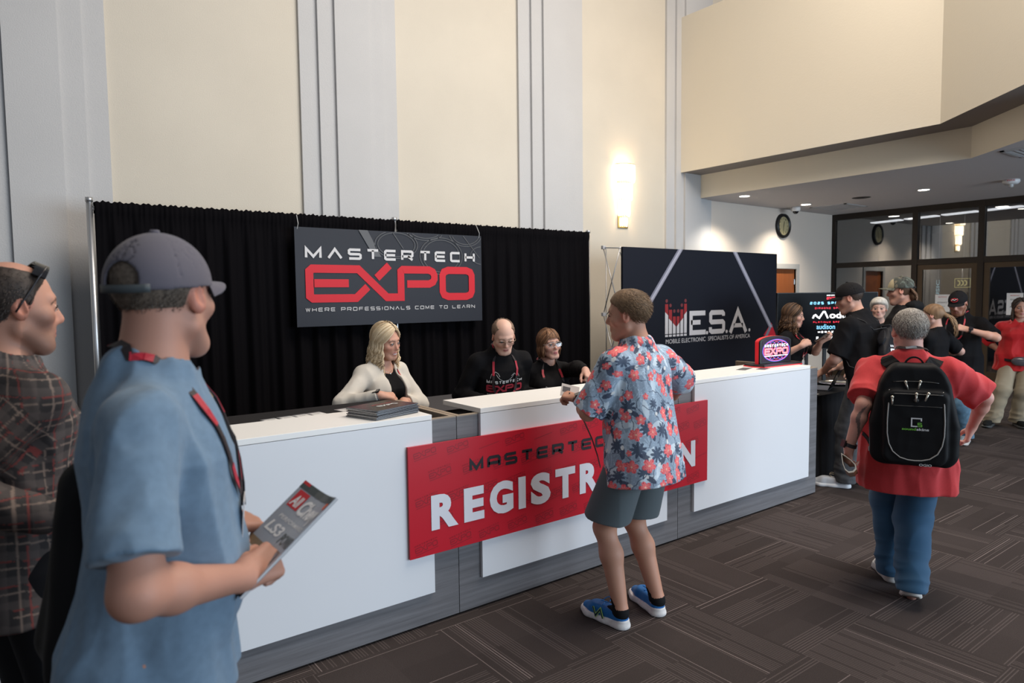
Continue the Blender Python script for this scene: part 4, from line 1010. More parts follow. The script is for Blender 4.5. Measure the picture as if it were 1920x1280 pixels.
        d = smin(d, rc(P, b, p1, .016*S, .0125*S), .014); d = smin(d, rc(P, p1, p2, .0115*S, .0105*S), .005); d = smin(d, rc(P, p2, p3, .0104*S, .0085*S), .004)
        d = smin(d, rc(P, w-F[:, 1]*.01, w+F@A_([0,.03,0])*S, .024*S, .017*S), .02)
        return d
    def d_leg(s, P, k, r=(.085, .056, .056, .036)):
        h, kn, an, d3, fd, toe = s.leg[k]; S = s.S; m1 = kn*.68+an*.32; back = -s.B[:, 1]*.012*S
        d = smin(rc(P, h, kn, r[0]*S, r[1]*S), rc(P, kn, m1+back, r[1]*S*.92, r[2]*S), .03)
        return smin(d, rc(P, m1+back, an, r[2]*S, r[3]*S), .03)
    def d_foot(s, P, k):
        h, kn, an, d3, fd, toe = s.leg[k]; S = s.S; heel = an+d3*.0*S-A_([0, 0, .035])*S
        d = smin(rc(P, an, toe+A_([0, 0, .018])*S, .033*S, .026*S), rc(P, heel, toe+d3*.03*S+A_([0, 0, .0])*S, .026*S, .020*S), .02)
        return d
    def d_head(s, P):
        Q = s.toH(P); x = np.abs(Q[:, 0]); M = Q.copy(); M[:, 0] = x; f = s.ff; k = 1.0
        d = ell(M, [0, -.016, .036], [.078, .096, .086])
        d = smin(d, ell(M, [0, .018, -.022], [.063 if f else .068, .072, .082]), .03)
        d = smin(d, rc(M, [.02, .062, -.100 if not f else -.096], [0, .068, -.102 if not f else -.098], .020 if f else .025, .020 if f else .026), .03)     # chin
        d = smin(d, rc(M, [.054, .0, -.060], [.024, .055, -.098], .016 if f else .022), .025)                    # jaw
        d = smin(d, ell(M, [.046, .052, -.022], [.024, .026, .022]), .02)                                       # cheek
        d = smin(d, rc(M, [.0, .078, .030], [.042, .066, .028], .012 if f else .014, .011), .014)                # brow
        d = smax(d, -ell(M, [.032, .096, .004], [.021, .019, .014]), .014)                                     # socket
        d = smin(d, ell(M, [.032, .0735, .004], [.0155, .0135, .0125]), .004)                                   # lids
        nz = .9 if f else 1.05
        d = smin(d, rc(M, [0, .080, .016], [0, .098+.004*nz, -.026], .0085*nz, .0115*nz), .010)                   # bridge to tip
        d = smin(d, rc(M, [0, .100*1, -.030], [.011*nz, .088, -.036], .0095*nz, .0085*nz), .006)
        d = smin(d, ell(M, [0, .079, -.062], [.026, .014, .022]), .014)                                        # muzzle
        lf = 1.15 if f else .95
        d = smin(d, rc(M, [0, .0915, -.0605], [.019, .0825, -.0635], .0052*lf, .0030), .004)
        d = smin(d, rc(M, [0, .0905, -.0725], [.016, .0825, -.0695], .0062*lf, .0034), .004)
        d = smax(d, -rc(M, [0, .0975, -.0663], [.021, .0875, -.0662], .0022, .0015), .003)
        # ears
        E = rotm('Z', math.radians(-24))@rotm('X', math.radians(10)); Eo = ell(M, [.0795, -.008, -.004], [.0085, .0195, .032], E)
        Eo = smax(Eo, -ell(M, [.087, -.004, .002], [.006, .011, .020], E), .004); d = smin(d, Eo, .006)
        return d*s.S*s.hs
    def d_neck(s, P): 
        S = s.S; r = s.neckr; b = s.fromH([0, -.028, -.05]); return rc(P, s.nb-s.Ub[:, 2]*.03*S, b, r*1.08*S, r*.95*S)
    def d_body(s, P, bare_foot=False):
        d = s.d_torso(P); d = smin(d, s.d_neck(P), .035); d = smin(d, s.d_head(P), .016)
        for k in (1, -1):
            d = smin(d, s.d_arm(P, k), .03); d = smin(d, s.d_hand(P, k), .012)
            l = s.d_leg(P, k); d = smin(d, l, .02); d = smin(d, s.d_foot(P, k), .02)
        return d
    def pts(s, body=True):
        p = [s.hc, s.nb, s.pel]
        for k in (1, -1): p += list(s.arm[k][:3])+[s.arm[k][2]+nrm(s.arm[k][3][1])*.12]; p += list(s.leg[k][:3])+[s.leg[k][5]]
        return A_(p)
    def body(s, paint=None, vox=None, brow=(.06,.035,.02), lip=(.50,.17,.14), stubble=None, zmin=None):
        def col(V):
            Q = s.toH(V); x = np.abs(Q[:, 0]); y = Q[:, 1]; z = Q[:, 2]; c = np.tile(s.skin, (len(V), 1)); c *= (1+.05*noise(V, 30, 2))[:, None]
            isH = (z > -.13) & (y > 0) & (x < .09) & (z < .15)
            def mixc(m, t): 
                m = np.clip(m, 0, 1)[:, None]; c[:] = c*(1-m)+A_(t)*m
            g = lambda a, b, sg: np.exp(-((x-a)**2+(z-b)**2)/sg**2)*isH
            mixc(.55*g(.045, -.03, .022), s.skin*A_([1.12, .78, .74])); mixc(.5*g(0, -.03, .016)*(y > .085), s.skin*A_([1.1, .75, .7]))
            mixc(.6*(np.abs(Q[:, 0]) > .073)*(np.abs(z) < .035), s.skin*A_([1.1, .72, .66]))
            if stubble is not None:
                sg = lambda v, w: 1/(1+np.exp(-v/w)); m = np.maximum(sg(-z-.045, .007), sg(-z-.005, .009)*sg(x-.048, .006))*sg(y-.0, .006)*isH*.8; m = m*(1-np.exp(-((x/.03)**2+((z+.066)/.008)**2)*1.2)); mixc(np.clip(m, 0, 1)*stubble[3], stubble[:3])
            mixc((np.abs(z+.066) < .0105)*(x < .023)*(y > .078)*np.clip(1.3-(x/.021)**2, 0, 1)*isH, lip)
            mixc((np.abs(z+.0664) < .0022)*(x < .022)*(y > .078)*isH*.8, A_(lip)*.25)
            by = .030+.10*(x-.03)-3.5*np.maximum(x-.036, 0)**1.3; mixc((np.abs(z-by+.002) < .0045)*(x > .012)*(x < .052)*(y > .05)*isH*.75, brow)
            mixc(.35*np.exp(-(((x-.032)/.016)**2+((z-.004)/.010)**2))*isH, s.skin*.6)
            if paint: paint(V, Q, c, mixc)
            return np.clip(c, 0, 1)
        m = mat('skin', (.5,.3,.2), .58, attr='Col', bump=(420, .12, .001), sss=.06)
        f = s.d_body
        if zmin is not None: f = lambda P: smax(s.d_body(P), zmin-P[:, 2], .01)
        return sdf_obj('body', f, s.pts(), .16, vox or s.vox, m, s.e, col)
    def eyes(s, iris=(.12,.07,.04), look=(0, 0), closed=False):
        for k in (1, -1):
            c = A_([k*.032, .0752, .0035]); R = .0125
            m = MB(); n = 14; org = A_(s.e.location[:])
            dirv = nrm([look[0], 1, look[1]]); F = frame([0, 1, 0], [0, 0, 1]); vs = []; fs = []; mi = []
            Fr = frame(dirv, [0, 0, 1]); ang = [0, .12, .24, .50, .54, 1.0, 1.5]
            for a in ang[1:]:
                for j in range(n):
                    t = 2*math.pi*j/n; v = c+R*(Fr@A_([math.sin(a)*math.cos(t), math.cos(a), math.sin(a)*math.sin(t)])); vs.append(v)
            vs.append(c+R*dirv)
            for i in range(len(ang)-2):
                for j in range(n): fs.append((i*n+j, i*n+(j+1) % n, (i+1)*n+(j+1) % n, (i+1)*n+j)); mi.append(0 if i >= 3 else (2 if i < 1 else 1))
            for j in range(n): fs.append((len(vs)-1, (j+1) % n, j)); mi.append(2)
            # squeeze the visible opening
            V = [s.fromH(v) for v in vs]; o = new_obj('eye', A_(V)-org, fs, [mat('eye_white', (.62,.58,.55), .15), mat('iris_%d_%d' % (int(iris[0]*99), int(iris[2]*99)), iris, .1), mat('pupil', (.004,.004,.004), .05)], s.e, True, mi)
            for up in (1, -1):
                q = []; lm = MB()
                for t in np.linspace(-1, 1, 9): q.append(s.fromH(c+A_([t*.0155, .0132-.0065*t*t, up*(.0068 if up > 0 else .0052)*(1-t*t)+(.0005 if up > 0 else 0)]))-org)
                lm.tube(q, [.0007+.0012*(up > 0)]*9, 5); lm.build('eyelid', mat('lash', (.02,.012,.01), .6) if up > 0 else mat('lid_skin', (.32,.16,.12), .6), s.e, True)
    # --- clothing
    def cloth(s, name, f, m, vox=None, pts=None, margin=.2, colf=None, label=None): return sdf_obj(name, f, s.pts() if pts is None else pts, margin, vox or s.vox, m, s.e, colf, label)
    def shirt(s, m, prof=None, grow=.012, hem=-.17, sleeve=.72, sl_r=(.060, .060), longsl=False, neck=.072, fold=.004, vox=None, colf=None, seed=1, name='shirt', open_front=None, neckdrop=0, hemflare=0, cuff=None):
        S = s.S
        if prof is None:
            pr = [[r[0], r[1]+grow*S, r[2]+grow*S, r[3]] for r in s.prof]
            pr[1][1] += .006; pr[1][2] += .006; b0 = pr[1]; pr[0] = [hem*S-.02, b0[1]+hemflare+.012, b0[2]+hemflare+.012, b0[3]]
        else: pr = [[r[0]*S, r[1]*S, r[2]*S, r[3]*S] for r in prof]; pr[0][0] = hem*S-.02
        def base(P, off=0.):
            Q = s.toU(P); d = profile(Q, pr, 2.5, .04)-off
            for k in (1, -1): d = smin(d, rc(P, s.nb-s.Ub[:, 2]*.035*S, s.sh[k], .043*S+grow*.5, .051*S+grow*.5)-off, .035)
            if s.sex == 'f':
                for k in (1, -1): d = smin(d, ell(Q/S, [k*.07, .088, .325], [.060+grow*.8, .058+grow*.8, .062+grow*.8])*S-off, .035)
            for k in (1, -1):
                a, e_, w, _ = s.arm[k]
                if longsl:
                    dd = smin(rc(P, a, e_, sl_r[0]*S, sl_r[1]*S), rc(P, e_, e_+(w-e_)*(cuff or 1.), sl_r[1]*S, sl_r[1]*.68*S), .03)-off
                    dd = smax(dd, (P-(e_+(w-e_)*(cuff or .98)))@nrm(w-e_), .006)
                else:
                    c = a+(e_-a)*sleeve; dd = rc(P, a, e_, sl_r[0]*S, sl_r[1]*S*1.0)-off
                    dd = smax(dd, (P-c)@nrm(e_-a)+(.0 if off == 0 else .0), .005)
                d = smin(d, dd, .025)
            return d
        def f(P):
            Q = s.toU(P); d = base(P)
            wr_ = folds(P@s.Ub, 13, seed, (1, 1, .55))*fold*1.5+noise(P, 32, seed+1, (1, 1, .7))*fold*.5+folds(P@s.Ub, 27, seed+5, (1, .8, .35))*fold*.6
            for k in (1, -1):      # extra creasing at armpits and elbows
                a, e_, w, _ = s.arm[k]; de = np.linalg.norm(P-e_, axis=1); wr_ = wr_+folds(P, 30, seed+2)*fold*1.3*np.exp(-(de/.09)**2)
            d = d-wr_
            d = smax(d, hem*S-Q[:, 2], .006)
            nb = s.nb; hd = nrm(s.hc-nb)
            d = smax(d, -rc(P, nb+hd*.012*S+s.Ub[:, 1]*(.012+neckdrop*.3)*S-s.Ub[:, 2]*neckdrop*S, nb+hd*.16*S, neck*S, neck*1.25*S), .006)
            if open_front: d = smax(d, -open_front(Q/S)*S, .006)
            return d
        s.P[name] = f
        return s.cloth(name, f, m, vox, colf=colf)
    def trousers(s, m, r=(.094, .085, .078, .07), cut=None, fold=.006, top=-.02, colf=None, seed=3, name='trousers', wz=0, vox=None, zmax=None):
        S = s.S
        pr = [[-.13*S, s.prof[0][1]+.02, s.prof[0][2]+.02, 0], [-.02*S, s.prof[1][1]+.012, s.prof[1][2]+.012, s.prof[1][3]], [(.0 if top < 0 else top)*S, s.prof[2][1]+.006, s.prof[2][2]+.006, s.prof[2][3]]]
        def f(P):
            Q = (P-s.pel)@s.B; d = profile(Q, pr, 2.5, .03)
            L = None
            for k in (1, -1):
                h, kn, an, d3, fd, toe = s.leg[k]
                if cut is not None:
                    e_ = h+(kn-h)*cut; l = rc(P, h, e_+(kn-h)*.2, r[0]*S, r[1]*S); l = smax(l, (P-e_)@nrm(A_([0,0,-1.])*.5+nrm(kn-h)*.5), .005)
                else:
                    m1 = kn*.6+an*.4; l = smin(rc(P, h, kn, r[0]*S, r[1]*S), smin(rc(P, kn, m1, r[1]*S, r[2]*S), rc(P, m1, an-A_([0,0,.045])*S, r[2]*S, r[3]*S), .03), .03)
                    bz = an[2]-.030*S; dn = np.linalg.norm(P-kn, axis=1); da = np.abs(P[:, 2]-(an[2]+.05)); l = l-folds(P, 24, seed+1, (.5, .5, 1.6))*fold*(.9*np.exp(-(dn/.13)**2)+1.3*np.exp(-(da/.09)**2))
                    l = smax(l, bz-P[:, 2], .006)
                L = l if L is None else smin(L, l, .012)
            d = smin(d, L, .03); d = d-folds(P, 11, seed, (1, 1, .6))*fold*.55
            return d
        s.P[name] = f
        return s.cloth(name, f, m, vox, colf=colf)
    def shoes(s, up, sole, solez=.03, tall=.0, laces=None, extra=None, vox=.004):
        S = s.S; out = []
        for k in (1, -1):
            h, kn, an, d3, fd, toe = s.leg[k]; side = nrm(np.cross(d3, [0, 0, 1])); upv = np.cross(side, d3)
            o = toe+A_([0, 0, .0]); o = A_([toe[0], toe[1], 0.0])
            F = np.stack([side, d3, upv], 1); base = o
            def toF(P, F=F, base=base): return (P-base)@F/S
            def outline(Q, g=0.):
                x, y = Q[:, 0], Q[:, 1]; Z = np.zeros_like(x); R = np.stack([x, y, Z], 1)
                d = rc(R, [0, -.158, 0], [.0, -.06, 0], .036, .034); d = smin(d, rc(R, [0, -.06, 0], [-.004*k, .035, 0], .034, .046), .03); d = smin(d, rc(R, [-.004*k, .035, 0], [-.008*k, .078, 0], .046, .032), .02); return d-g
            def fs_(P):
                Q = toF(P); zz = Q[:, 2]; zt = solez+.012*np.clip((-Q[:, 1]-.05)/.12, 0, 1); zb = .02*np.clip((Q[:, 1]-.05)/.07, 0, 1)**2
                return smax(outline(Q, .006+.003*np.sin(zz*120)), np.maximum(zz-zt, zb-zz), .008)*S
            def fu(P):
                Q = toF(P); zz = Q[:, 2]
                d = rc(Q, [0, -.150, .045], [0, -.150, .080+tall], .045, .041)
                d = smin(d, rc(Q, [0, -.10, .055], [0, .0, .045], .042, .040), .03); d = smin(d, rc(Q, [0, .0, .04], [-.006*k, .075, .028], .044, .030), .03)
                d = smax(d, outline(Q, .001), .012); d = smax(d, .018-zz, .004); d = smax(d, zz-(.082+tall+.020*np.clip((-Q[:,1]-.13)/.05, 0, 1)), .004)
                op = rc(Q, [0, -.142, .092+tall], [0, -.07, .108+tall], .031, .028); return smax(d, -op, .004)*S
            e = MB(); root = A_(s.e.location[:])
            up_pts = [base+F@A_([x, y, z])*S for x in (-.05, .05) for y in (-.19, .13) for z in (0, .13)]
            sh = sdf_obj('shoe', fu, up_pts, .02, vox, up, s.e); so = sdf_obj('sole', fs_, up_pts, .02, vox, sole, sh, origin=root); so.location = (0, 0, 0)
            if laces:
                m = MB()
                for i in range(4):
                    y = -.045+.022*i; z = .089-.010*i
                    m.tube([base+F@(A_([x, y+.006*math.sin(x*80), z-9*x*x])*S)-root for x in np.linspace(-.024, .024, 7)], .0028, 5)
                for sg in (1, -1): m.tube([base+F@(A_([sg*.03*math.sin(t*3.1), -.055+.02*math.cos(t*3), .098+.014*math.sin(t*3.1)])*S)-root for t in np.linspace(0, 1, 9)], .0024, 5)
                m.build('laces', laces, sh, True)
            if extra: extra(k, sh, F, base, S, root)
            out.append(sh)
        return out
    def socks(s, m, top=.14):
        S = s.S
        for k in (1, -1):
            h, kn, an, d3, fd, toe = s.leg[k]; u = nrm(kn-an); a = an-u*.04; b = an+u*(top-.08)*S
            sdf_obj('sock', lambda P: smax(smin(rc(P, an-u*.01, b+u*.03, .0365*S, .042*S), rc(P, an, toe+A_([0,0,.02]), .0355*S, .028*S), .015), (P-b)@u, .004), [a, b, toe], .07, .004, m, s.e)
    # --- hair and hats
    def d_skull(s, Q): return smin(ell(Q, [0, -.016, .036], [.078, .096, .086]), ell(Q, [0, .018, -.022], [.060, .072, .082]), .03)
    def hair_short(s, color, thick=.012, line=None, fuzz=4500, flen=.014, top=None, thin_top=0, vox=.004, amp=.002, bias=(0, -.3, -.5), color2=None, seed=0, name='hair', zmax=None, lift=.12):
        ly, lz = zip(*(line or ((-.115, -.062), (-.05, -.05), (-.03, -.02), (-.012, .012), (.018, .022), (.035, .05), (.06, .066), (.09, .078))))
        def fH(Q, t=thick):
            z = Q[:, 2]; y = Q[:, 1]; cut = (np.interp(y, ly, lz)-z)*.75
            if zmax is not None: cut = np.maximum(cut, z-zmax)
            th = t*(.55+.45*np.clip((z+.02)/.08, 0, 1)); 
            if top: th = th+top*np.clip((z-.06)/.05, 0, 1)*np.clip((y+.02)/.05, 0, 1)
            d = s.d_skull(Q)-th-noise(Q, 95, seed, (1, 1, .6))*amp*.5-noise(Q, 230, seed+1)*amp*.25
            if thin_top: 
                b = ell(Q, [0, -.035 if thin_top != 2 else .01, .12], [.052 if thin_top == 1 else .06, .055 if thin_top == 1 else .085, .05]); d = smax(d, -b, .01)
            return smax(d, cut, .012)
        f = lambda P: fH(s.toH(P))*s.S*s.hs
        c1 = A_(color); c2 = A_(color2 if color2 is not None else A_(color)*1.7)
        def col(V): t = np.clip(.5+.5*noise(V, 160, seed+2, (1, 1, .3)), 0, 1)[:, None]; return c1*(1-t)+c2*t
        hm = mat('hair_fibre', (.1,.06,.03), .55, attr='Col', spec=.3)
        pts = [s.fromH([x, y, z]) for x in (-.09, .09) for y in (-.125, .11) for z in (-.1, .14)]
        V, Q_ = polygonise(f, A_(pts).min(0)-.01, A_(pts).max(0)+.01, vox*1.); C = col(V)
        # strands
        rng = np.random.default_rng(5+seed); 
        if fuzz and len(V):
            i = rng.integers(0, len(V), fuzz); p = V[i]; H = s.toH(p); n = (H-A_([0, -.016, .03])); n /= np.linalg.norm(n, axis=1)[:, None]
            dr = n*lift+A_(bias)+rng.normal(size=(fuzz, 3))*.10; 
            if bias[1] > -9: pass
            dr /= np.linalg.norm(dr, axis=1)[:, None]; L = flen*rng.uniform(.6, 1.3, fuzz)[:, None]*s.S
            dw = dr@s.H.T; nw = n@s.H.T; tng = np.cross(dw, nw); tng /= np.linalg.norm(tng, axis=1)[:, None]+1e-9
            a = p-nw*.002-tng*.0011; b = p-nw*.002+tng*.0011; c = p+dw*L*.55+nw*.002; e = p+dw*L
            nv = len(V); k = np.arange(fuzz); SV = np.concatenate([a, b, c+tng*.0007, c-tng*.0007, e+tng*.0002, e-tng*.0002])
            q1 = np.stack([nv+k, nv+fuzz+k, nv+2*fuzz+k, nv+3*fuzz+k], 1); q2 = np.stack([nv+3*fuzz+k, nv+2*fuzz+k, nv+4*fuzz+k, nv+5*fuzz+k], 1)
            V = np.concatenate([V, SV]); Q_ = np.concatenate([Q_, q1, q2]); t = rng.uniform(0, 1, fuzz)[:, None]; cc = c1*(1-t)+c2*t; C = np.concatenate([C]+[cc]*6)
        o = new_obj(name, V-A_(s.e.location[:]), Q_, hm, s.e, True, cols=C); return o
    def strands(s, paths, color, color2, r=.0035, name='hair', seed=0, base=None, vary=.5):
        """tapered locks along given head-space paths; base = extra sdf volume under them"""
        rng = np.random.default_rng(seed); m = MB(); cols = []; org = A_(s.e.location[:]); Vs = []; Fs = []; n0 = 0; K = 5
        for p in paths:
            p = A_(p); W_ = s.hc+(p@s.H.T)*s.S*s.hs; N = len(p); t = np.gradient(W_, axis=0); t /= np.linalg.norm(t, axis=1)[:, None]+1e-9
            ref = W_-s.hc; u = np.cross(t, ref); u /= np.linalg.norm(u, axis=1)[:, None]+1e-9; w = np.cross(t, u)
            rr = r*rng.uniform(.6, 1.5); prof = np.clip(np.minimum(np.linspace(.5, 3, N), np.linspace(3.0, .12, N)), .12, 1)*rr
            ring = [W_+(u*math.cos(2*math.pi*k/K)*1.7+w*math.sin(2*math.pi*k/K)*.8)*prof[:, None] for k in range(K)]
            V = np.stack(ring, 1).reshape(-1, 3); i = np.arange(N-1)[:, None]*K; k = np.arange(K)[None]; f = np.stack([i+k, i+(k+1) % K, i+K+(k+1) % K, i+K+k], 2).reshape(-1, 4)
            Vs.append(V); Fs.append(f+n0); n0 += len(V); q = rng.uniform(0, 1)**1.; cc = A_(color)*(1-q)+A_(color2)*q; cols.append(np.tile(cc, (len(V), 1)))
        if base is not None:
            pts = [s.fromH([x, y, z]) for x in (-.12, .12) for y in (-.15, .12) for z in (-.27, .14)]
            V, Q_ = polygonise(lambda P: base(s.toH(P))*s.S*s.hs, A_(pts).min(0)-.01, A_(pts).max(0)+.01, .0055); Vs.append(V); Fs.append(Q_+n0)
            tt = np.clip(.5+.5*noise(V, 120, 3, (1, 1, .15)), 0, 1)[:, None]; cols.append((A_(color)*(1-tt*.6)+A_(color2)*tt*.6)*.85)
        return new_obj(name, np.concatenate(Vs)-org, np.concatenate(Fs), mat('hair_fibre', attr='Col'), s.e, True, cols=np.concatenate(cols))
    def cap(s, m, brim_m=None, back_open=True, strap=None, tilt=0, seed=0, colf=None, z0=.028, brimlen=.072, label=None, name='cap', vox=.004, curve=.018):
        root = A_(s.e.location[:]); T = rotm('X', math.radians(tilt))
        toC = lambda P: (s.toH(P)-A_([0, -.01, z0]))@T
        fromC = lambda v: s.fromH(A_([0, -.01, z0])+T@A_(v, float))
        def f(P):
            Q = toC(P); g = lambda e: ell(Q, [0, -.004, .0], [.090+e, .112+e, .104+e]); d = smax(smax(g(0), -g(-.006), .002), -Q[:, 2]-.006, .003)
            a = np.arctan2(Q[:, 0], Q[:, 1]); d = d+.0012*np.exp(-(np.sin(a*3)/.06)**2)*(Q[:, 2] > .01)
            if back_open: d = smax(d, -rc(Q, [0, -.14, .014], [0, -.07, .014], .036, .034), .003)
            return d*s.S*s.hs
        pts = [fromC([x, y, z]) for x in (-.1, .1) for y in (-.125, .12) for z in (-.03, .10)]
        o = sdf_obj(name, f, pts, .01, vox, m, s.e, colf, label)
        # brim
        n, k = 16, 6; vs = []
        for sg in (0, 1):
            for i in range(n+1):
                t = -1+2*i/n; ang = t*math.radians(62)
                for j in range(k+1):
                    q = j/k; L = brimlen*math.sqrt(max(0, 1-(t*.98)**2)); x = .088*math.sin(ang)*(1+.0*q); y = .108*math.cos(ang)-.004+L*q
                    vs.append(fromC([x, y, .004-curve*(t*t)*(.4+q)-.006*q-sg*.003])-root)
        w = k+1; fs = [(i*w+j, (i+1)*w+j, (i+1)*w+j+1, i*w+j+1) for i in range(n) for j in range(k)]; N1 = (n+1)*w
        fs += [tuple(N1+a for a in q[::-1]) for q in fs]; fs += [(i*w+k, (i+1)*w+k, N1+(i+1)*w+k, N1+i*w+k) for i in range(n)]
        new_obj('brim', vs, fs, brim_m or m, o, True)
        b = MB(); b.tube([fromC([.006*math.sin(a), .006*math.cos(a)-.004, .105]) - root for a in np.linspace(0, 6.28, 8)], .005, 6, closed=True); b.build('button', m if brim_m is None else brim_m, o, True)
        if back_open:
            b = MB(); b.tube([fromC([.091*math.sin(a), -.004-.112*math.cos(a), -.001]) - root for a in np.linspace(-.62, .62, 12)], 0, flat=(.016, .004), up=[(A_(fromC([math.sin(a), -math.cos(a), 0]))-A_(fromC([0,0,0]))).tolist() for a in np.linspace(-.62, .62, 12)])
            b.build('strap', strap or m, o, True)
        return o
    def lanyard(s, m, drop=.30, target='shirt', off=.010, m2=None, width=.015, badge=True, gap=.075, cut=None, name='lanyard'):
        """ribbon round the neck lying on the clothing, ending in a V at the chest"""
        S = s.S; root = A_(s.e.location[:]); pts = []
        f = s.P.get(target) or s.d_body; g = lambda P: np.minimum(f(P), s.d_body(P))
        n = 34; path = []
        for i in range(n+1):
            t = i/n*2-1    # -1..1: chest left -> neck back -> chest right
            a = abs(t)
            if a < .45: ang = t/.45*math.radians(118); v = A_([.078*math.sin(ang), -.020-.060*math.cos(ang), .540-.026*(1-math.cos(ang))])
            else: q = (a-.45)/.55; x = np.sign(t)*(.069+(gap-.069)*min(1, q*1.2)-.0*q); x = x*(1-.0*q) if q < .6 else x*(1-(q-.6)/.4*.92); v = A_([x, .02+.10*min(1, q*2), .50-drop*q-.01])
            path.append(s.U(v))
        P = A_(path); c = s.U([0, -.018, .25])
        ax = s.Ub[:, 2]; 
        for it in range(14):
            d = g(P)-off; e = 1e-3; gr = np.stack([g(P+A_(q)*e)-g(P-A_(q)*e) for q in np.eye(3)], 1); gr /= np.linalg.norm(gr, axis=1)[:, None]+1e-9
            P = P-gr*d[:, None]*.7
        P[1:-1] = P[1:-1]*.6+(P[:-2]+P[2:])*.2
        b = MB(); b.tube([p-root for p in P], 0, flat=(width, .0022), up=[tuple(q) for q in gr]); o = b.build(name, m, s.e, False)
        if m2:
            b = MB()
            for i in range(1, n-1, 5): b.tube([p-root+g_*.0016 for p, g_ in zip(P[i:i+3], gr[i:i+3])], 0, flat=(width*.92, .001), up=[tuple(q) for q in gr[i:i+3]])
            b.build('print', m2, o)
        if badge:
            c = (P[0]+P[-1])/2; nn = nrm(gr[0]+gr[-1]); F = frame(-ax, nn); b = MB(); cc = c-root+nn*.006
            vs = [cc+F@A_([x, y, z]) for z in (-.001, .001) for x, y in ((-.042,.01),(.042,.01),(.042,.13),(-.042,.13))]
            b.add(vs, [(0,3,2,1),(4,5,6,7),(0,1,5,4),(1,2,6,5),(2,3,7,6),(3,0,4,7)]).build('badge', mat('badge_white', (.62,.60,.60), .4), o)
        return o
    def glasses(s, m, r=.023, z=.006, y=.1005, thin=.0014, x0=.033, name='glasses', lens=True, dz=0, shape=1.3):
        root = A_(s.e.location[:]); b = MB(); H = lambda v: s.fromH(A_(v, float)+A_([0, 0, dz]))-root
        o = None; lb = MB()
        for k in (1, -1):
            ring = [H([k*x0+r*shape*math.copysign(abs(math.cos(a))**.75, math.cos(a)), y-.010*((k*x0+r*shape*math.cos(a))/.06)**2*1, z-.004+r*.78*math.copysign(abs(math.sin(a))**.75, math.sin(a))]) for a in np.linspace(0, 2*math.pi, 22)[:-1]]
            b.tube(ring, thin, 6, closed=True); lb.add(ring, [tuple(range(21))])
            b.tube([H([k*(x0+r*shape), y-.010, z]), H([k*.077, y-.030, z+.002]), H([k*.0795, .01, z+.004]), H([k*.080, -.012, z-.006])], thin*1.1, 6)
        b.tube([H([-x0+r*shape, y-.002, z+.002]), H([0, y+.004, z+.005]), H([x0-r*shape, y-.002, z+.002])], thin, 6)
        o = b.build(name, m, s.e, True)
        if lens: lb.build('lens', lens_mat(), o)
        return o
    def watch(s, k, m, face=None, t=.02, r=.031):
        root = A_(s.e.location[:]); a, e_, w, spec = s.arm[k]; u = nrm(w-e_); c = w-u*t; F = frame(u, spec[2]); b = MB()
        q = [c-root+F@A_([r*1.12*math.cos(x), 0, r*.95*math.sin(x)])*s.S for x in np.linspace(0, 6.283, 25)[:-1]]
        b.tube(q, 0, flat=(.020, .004), up=[tuple(v-(c-root)) for v in q], closed=False); b.tube([q[-1], q[0]], 0, flat=(.02, .004), up=tuple(q[0]-(c-root))); o = b.build('wristwatch', m, s.e)
        p = c-root+F[:, 2]*r*.98*s.S; bb = MB(); vs = [p+F@A_([x, y, z]) for z in (0, .009) for x, y in ((-.017,-.02),(.017,-.02),(.017,.02),(-.017,.02))]
        bb.add(vs, [(0,3,2,1),(4,5,6,7),(0,1,5,4),(1,2,6,5),(2,3,7,6),(3,0,4,7)]).build('watch_case', face or mat('gloss_black_cover'), o)
    def decal(s, geo, mats_mi, target, org2, xdir, ydir, name='print', cast=None, sub=.022, off=.0045, parent=None):
        """lay flat lettering on a garment: geo list of (V,F,mat index); org2 = world point the letters face"""
        x = nrm(xdir); y = nrm(ydir); nrmv = nrm(np.cross(x, y)); bm = bmesh.new(); root = A_((parent or s.e).matrix_world.translation[:]) if False else A_(s.e.location[:])
        for (V, F), mi in geo:
            vv = [bm.verts.new(tuple(A_(org2)+x*a+y*b)) for a, b in V]
            for f in F:
                try: fc = bm.faces.new([vv[i] for i in f]); fc.material_index = mi
                except ValueError: pass
        for _ in range(4):
            es = [e for e in bm.edges if e.calc_length() > sub]
            if not es: break
            bmesh.ops.subdivide_edges(bm, edges=es, cuts=1, use_grid_fill=False)
        bmesh.ops.triangulate(bm, faces=bm.faces[:])
        P = A_([v.co[:] for v in bm.verts]); 
        P = P+nrmv*.25; f = target
        for _ in range(60): P = P-nrmv*np.clip(f(P)*.8, -.01, .03)[:, None]
        P = P+nrmv*off
        for v, p in zip(bm.verts, P): v.co = p-root
        me = bpy.data.meshes.new(name); bm.to_mesh(me); bm.free()
        for m in mats_mi: me.materials.append(m)
        o = bpy.data.objects.new(name, me); COL.objects.link(o); o.parent = s.e; return o

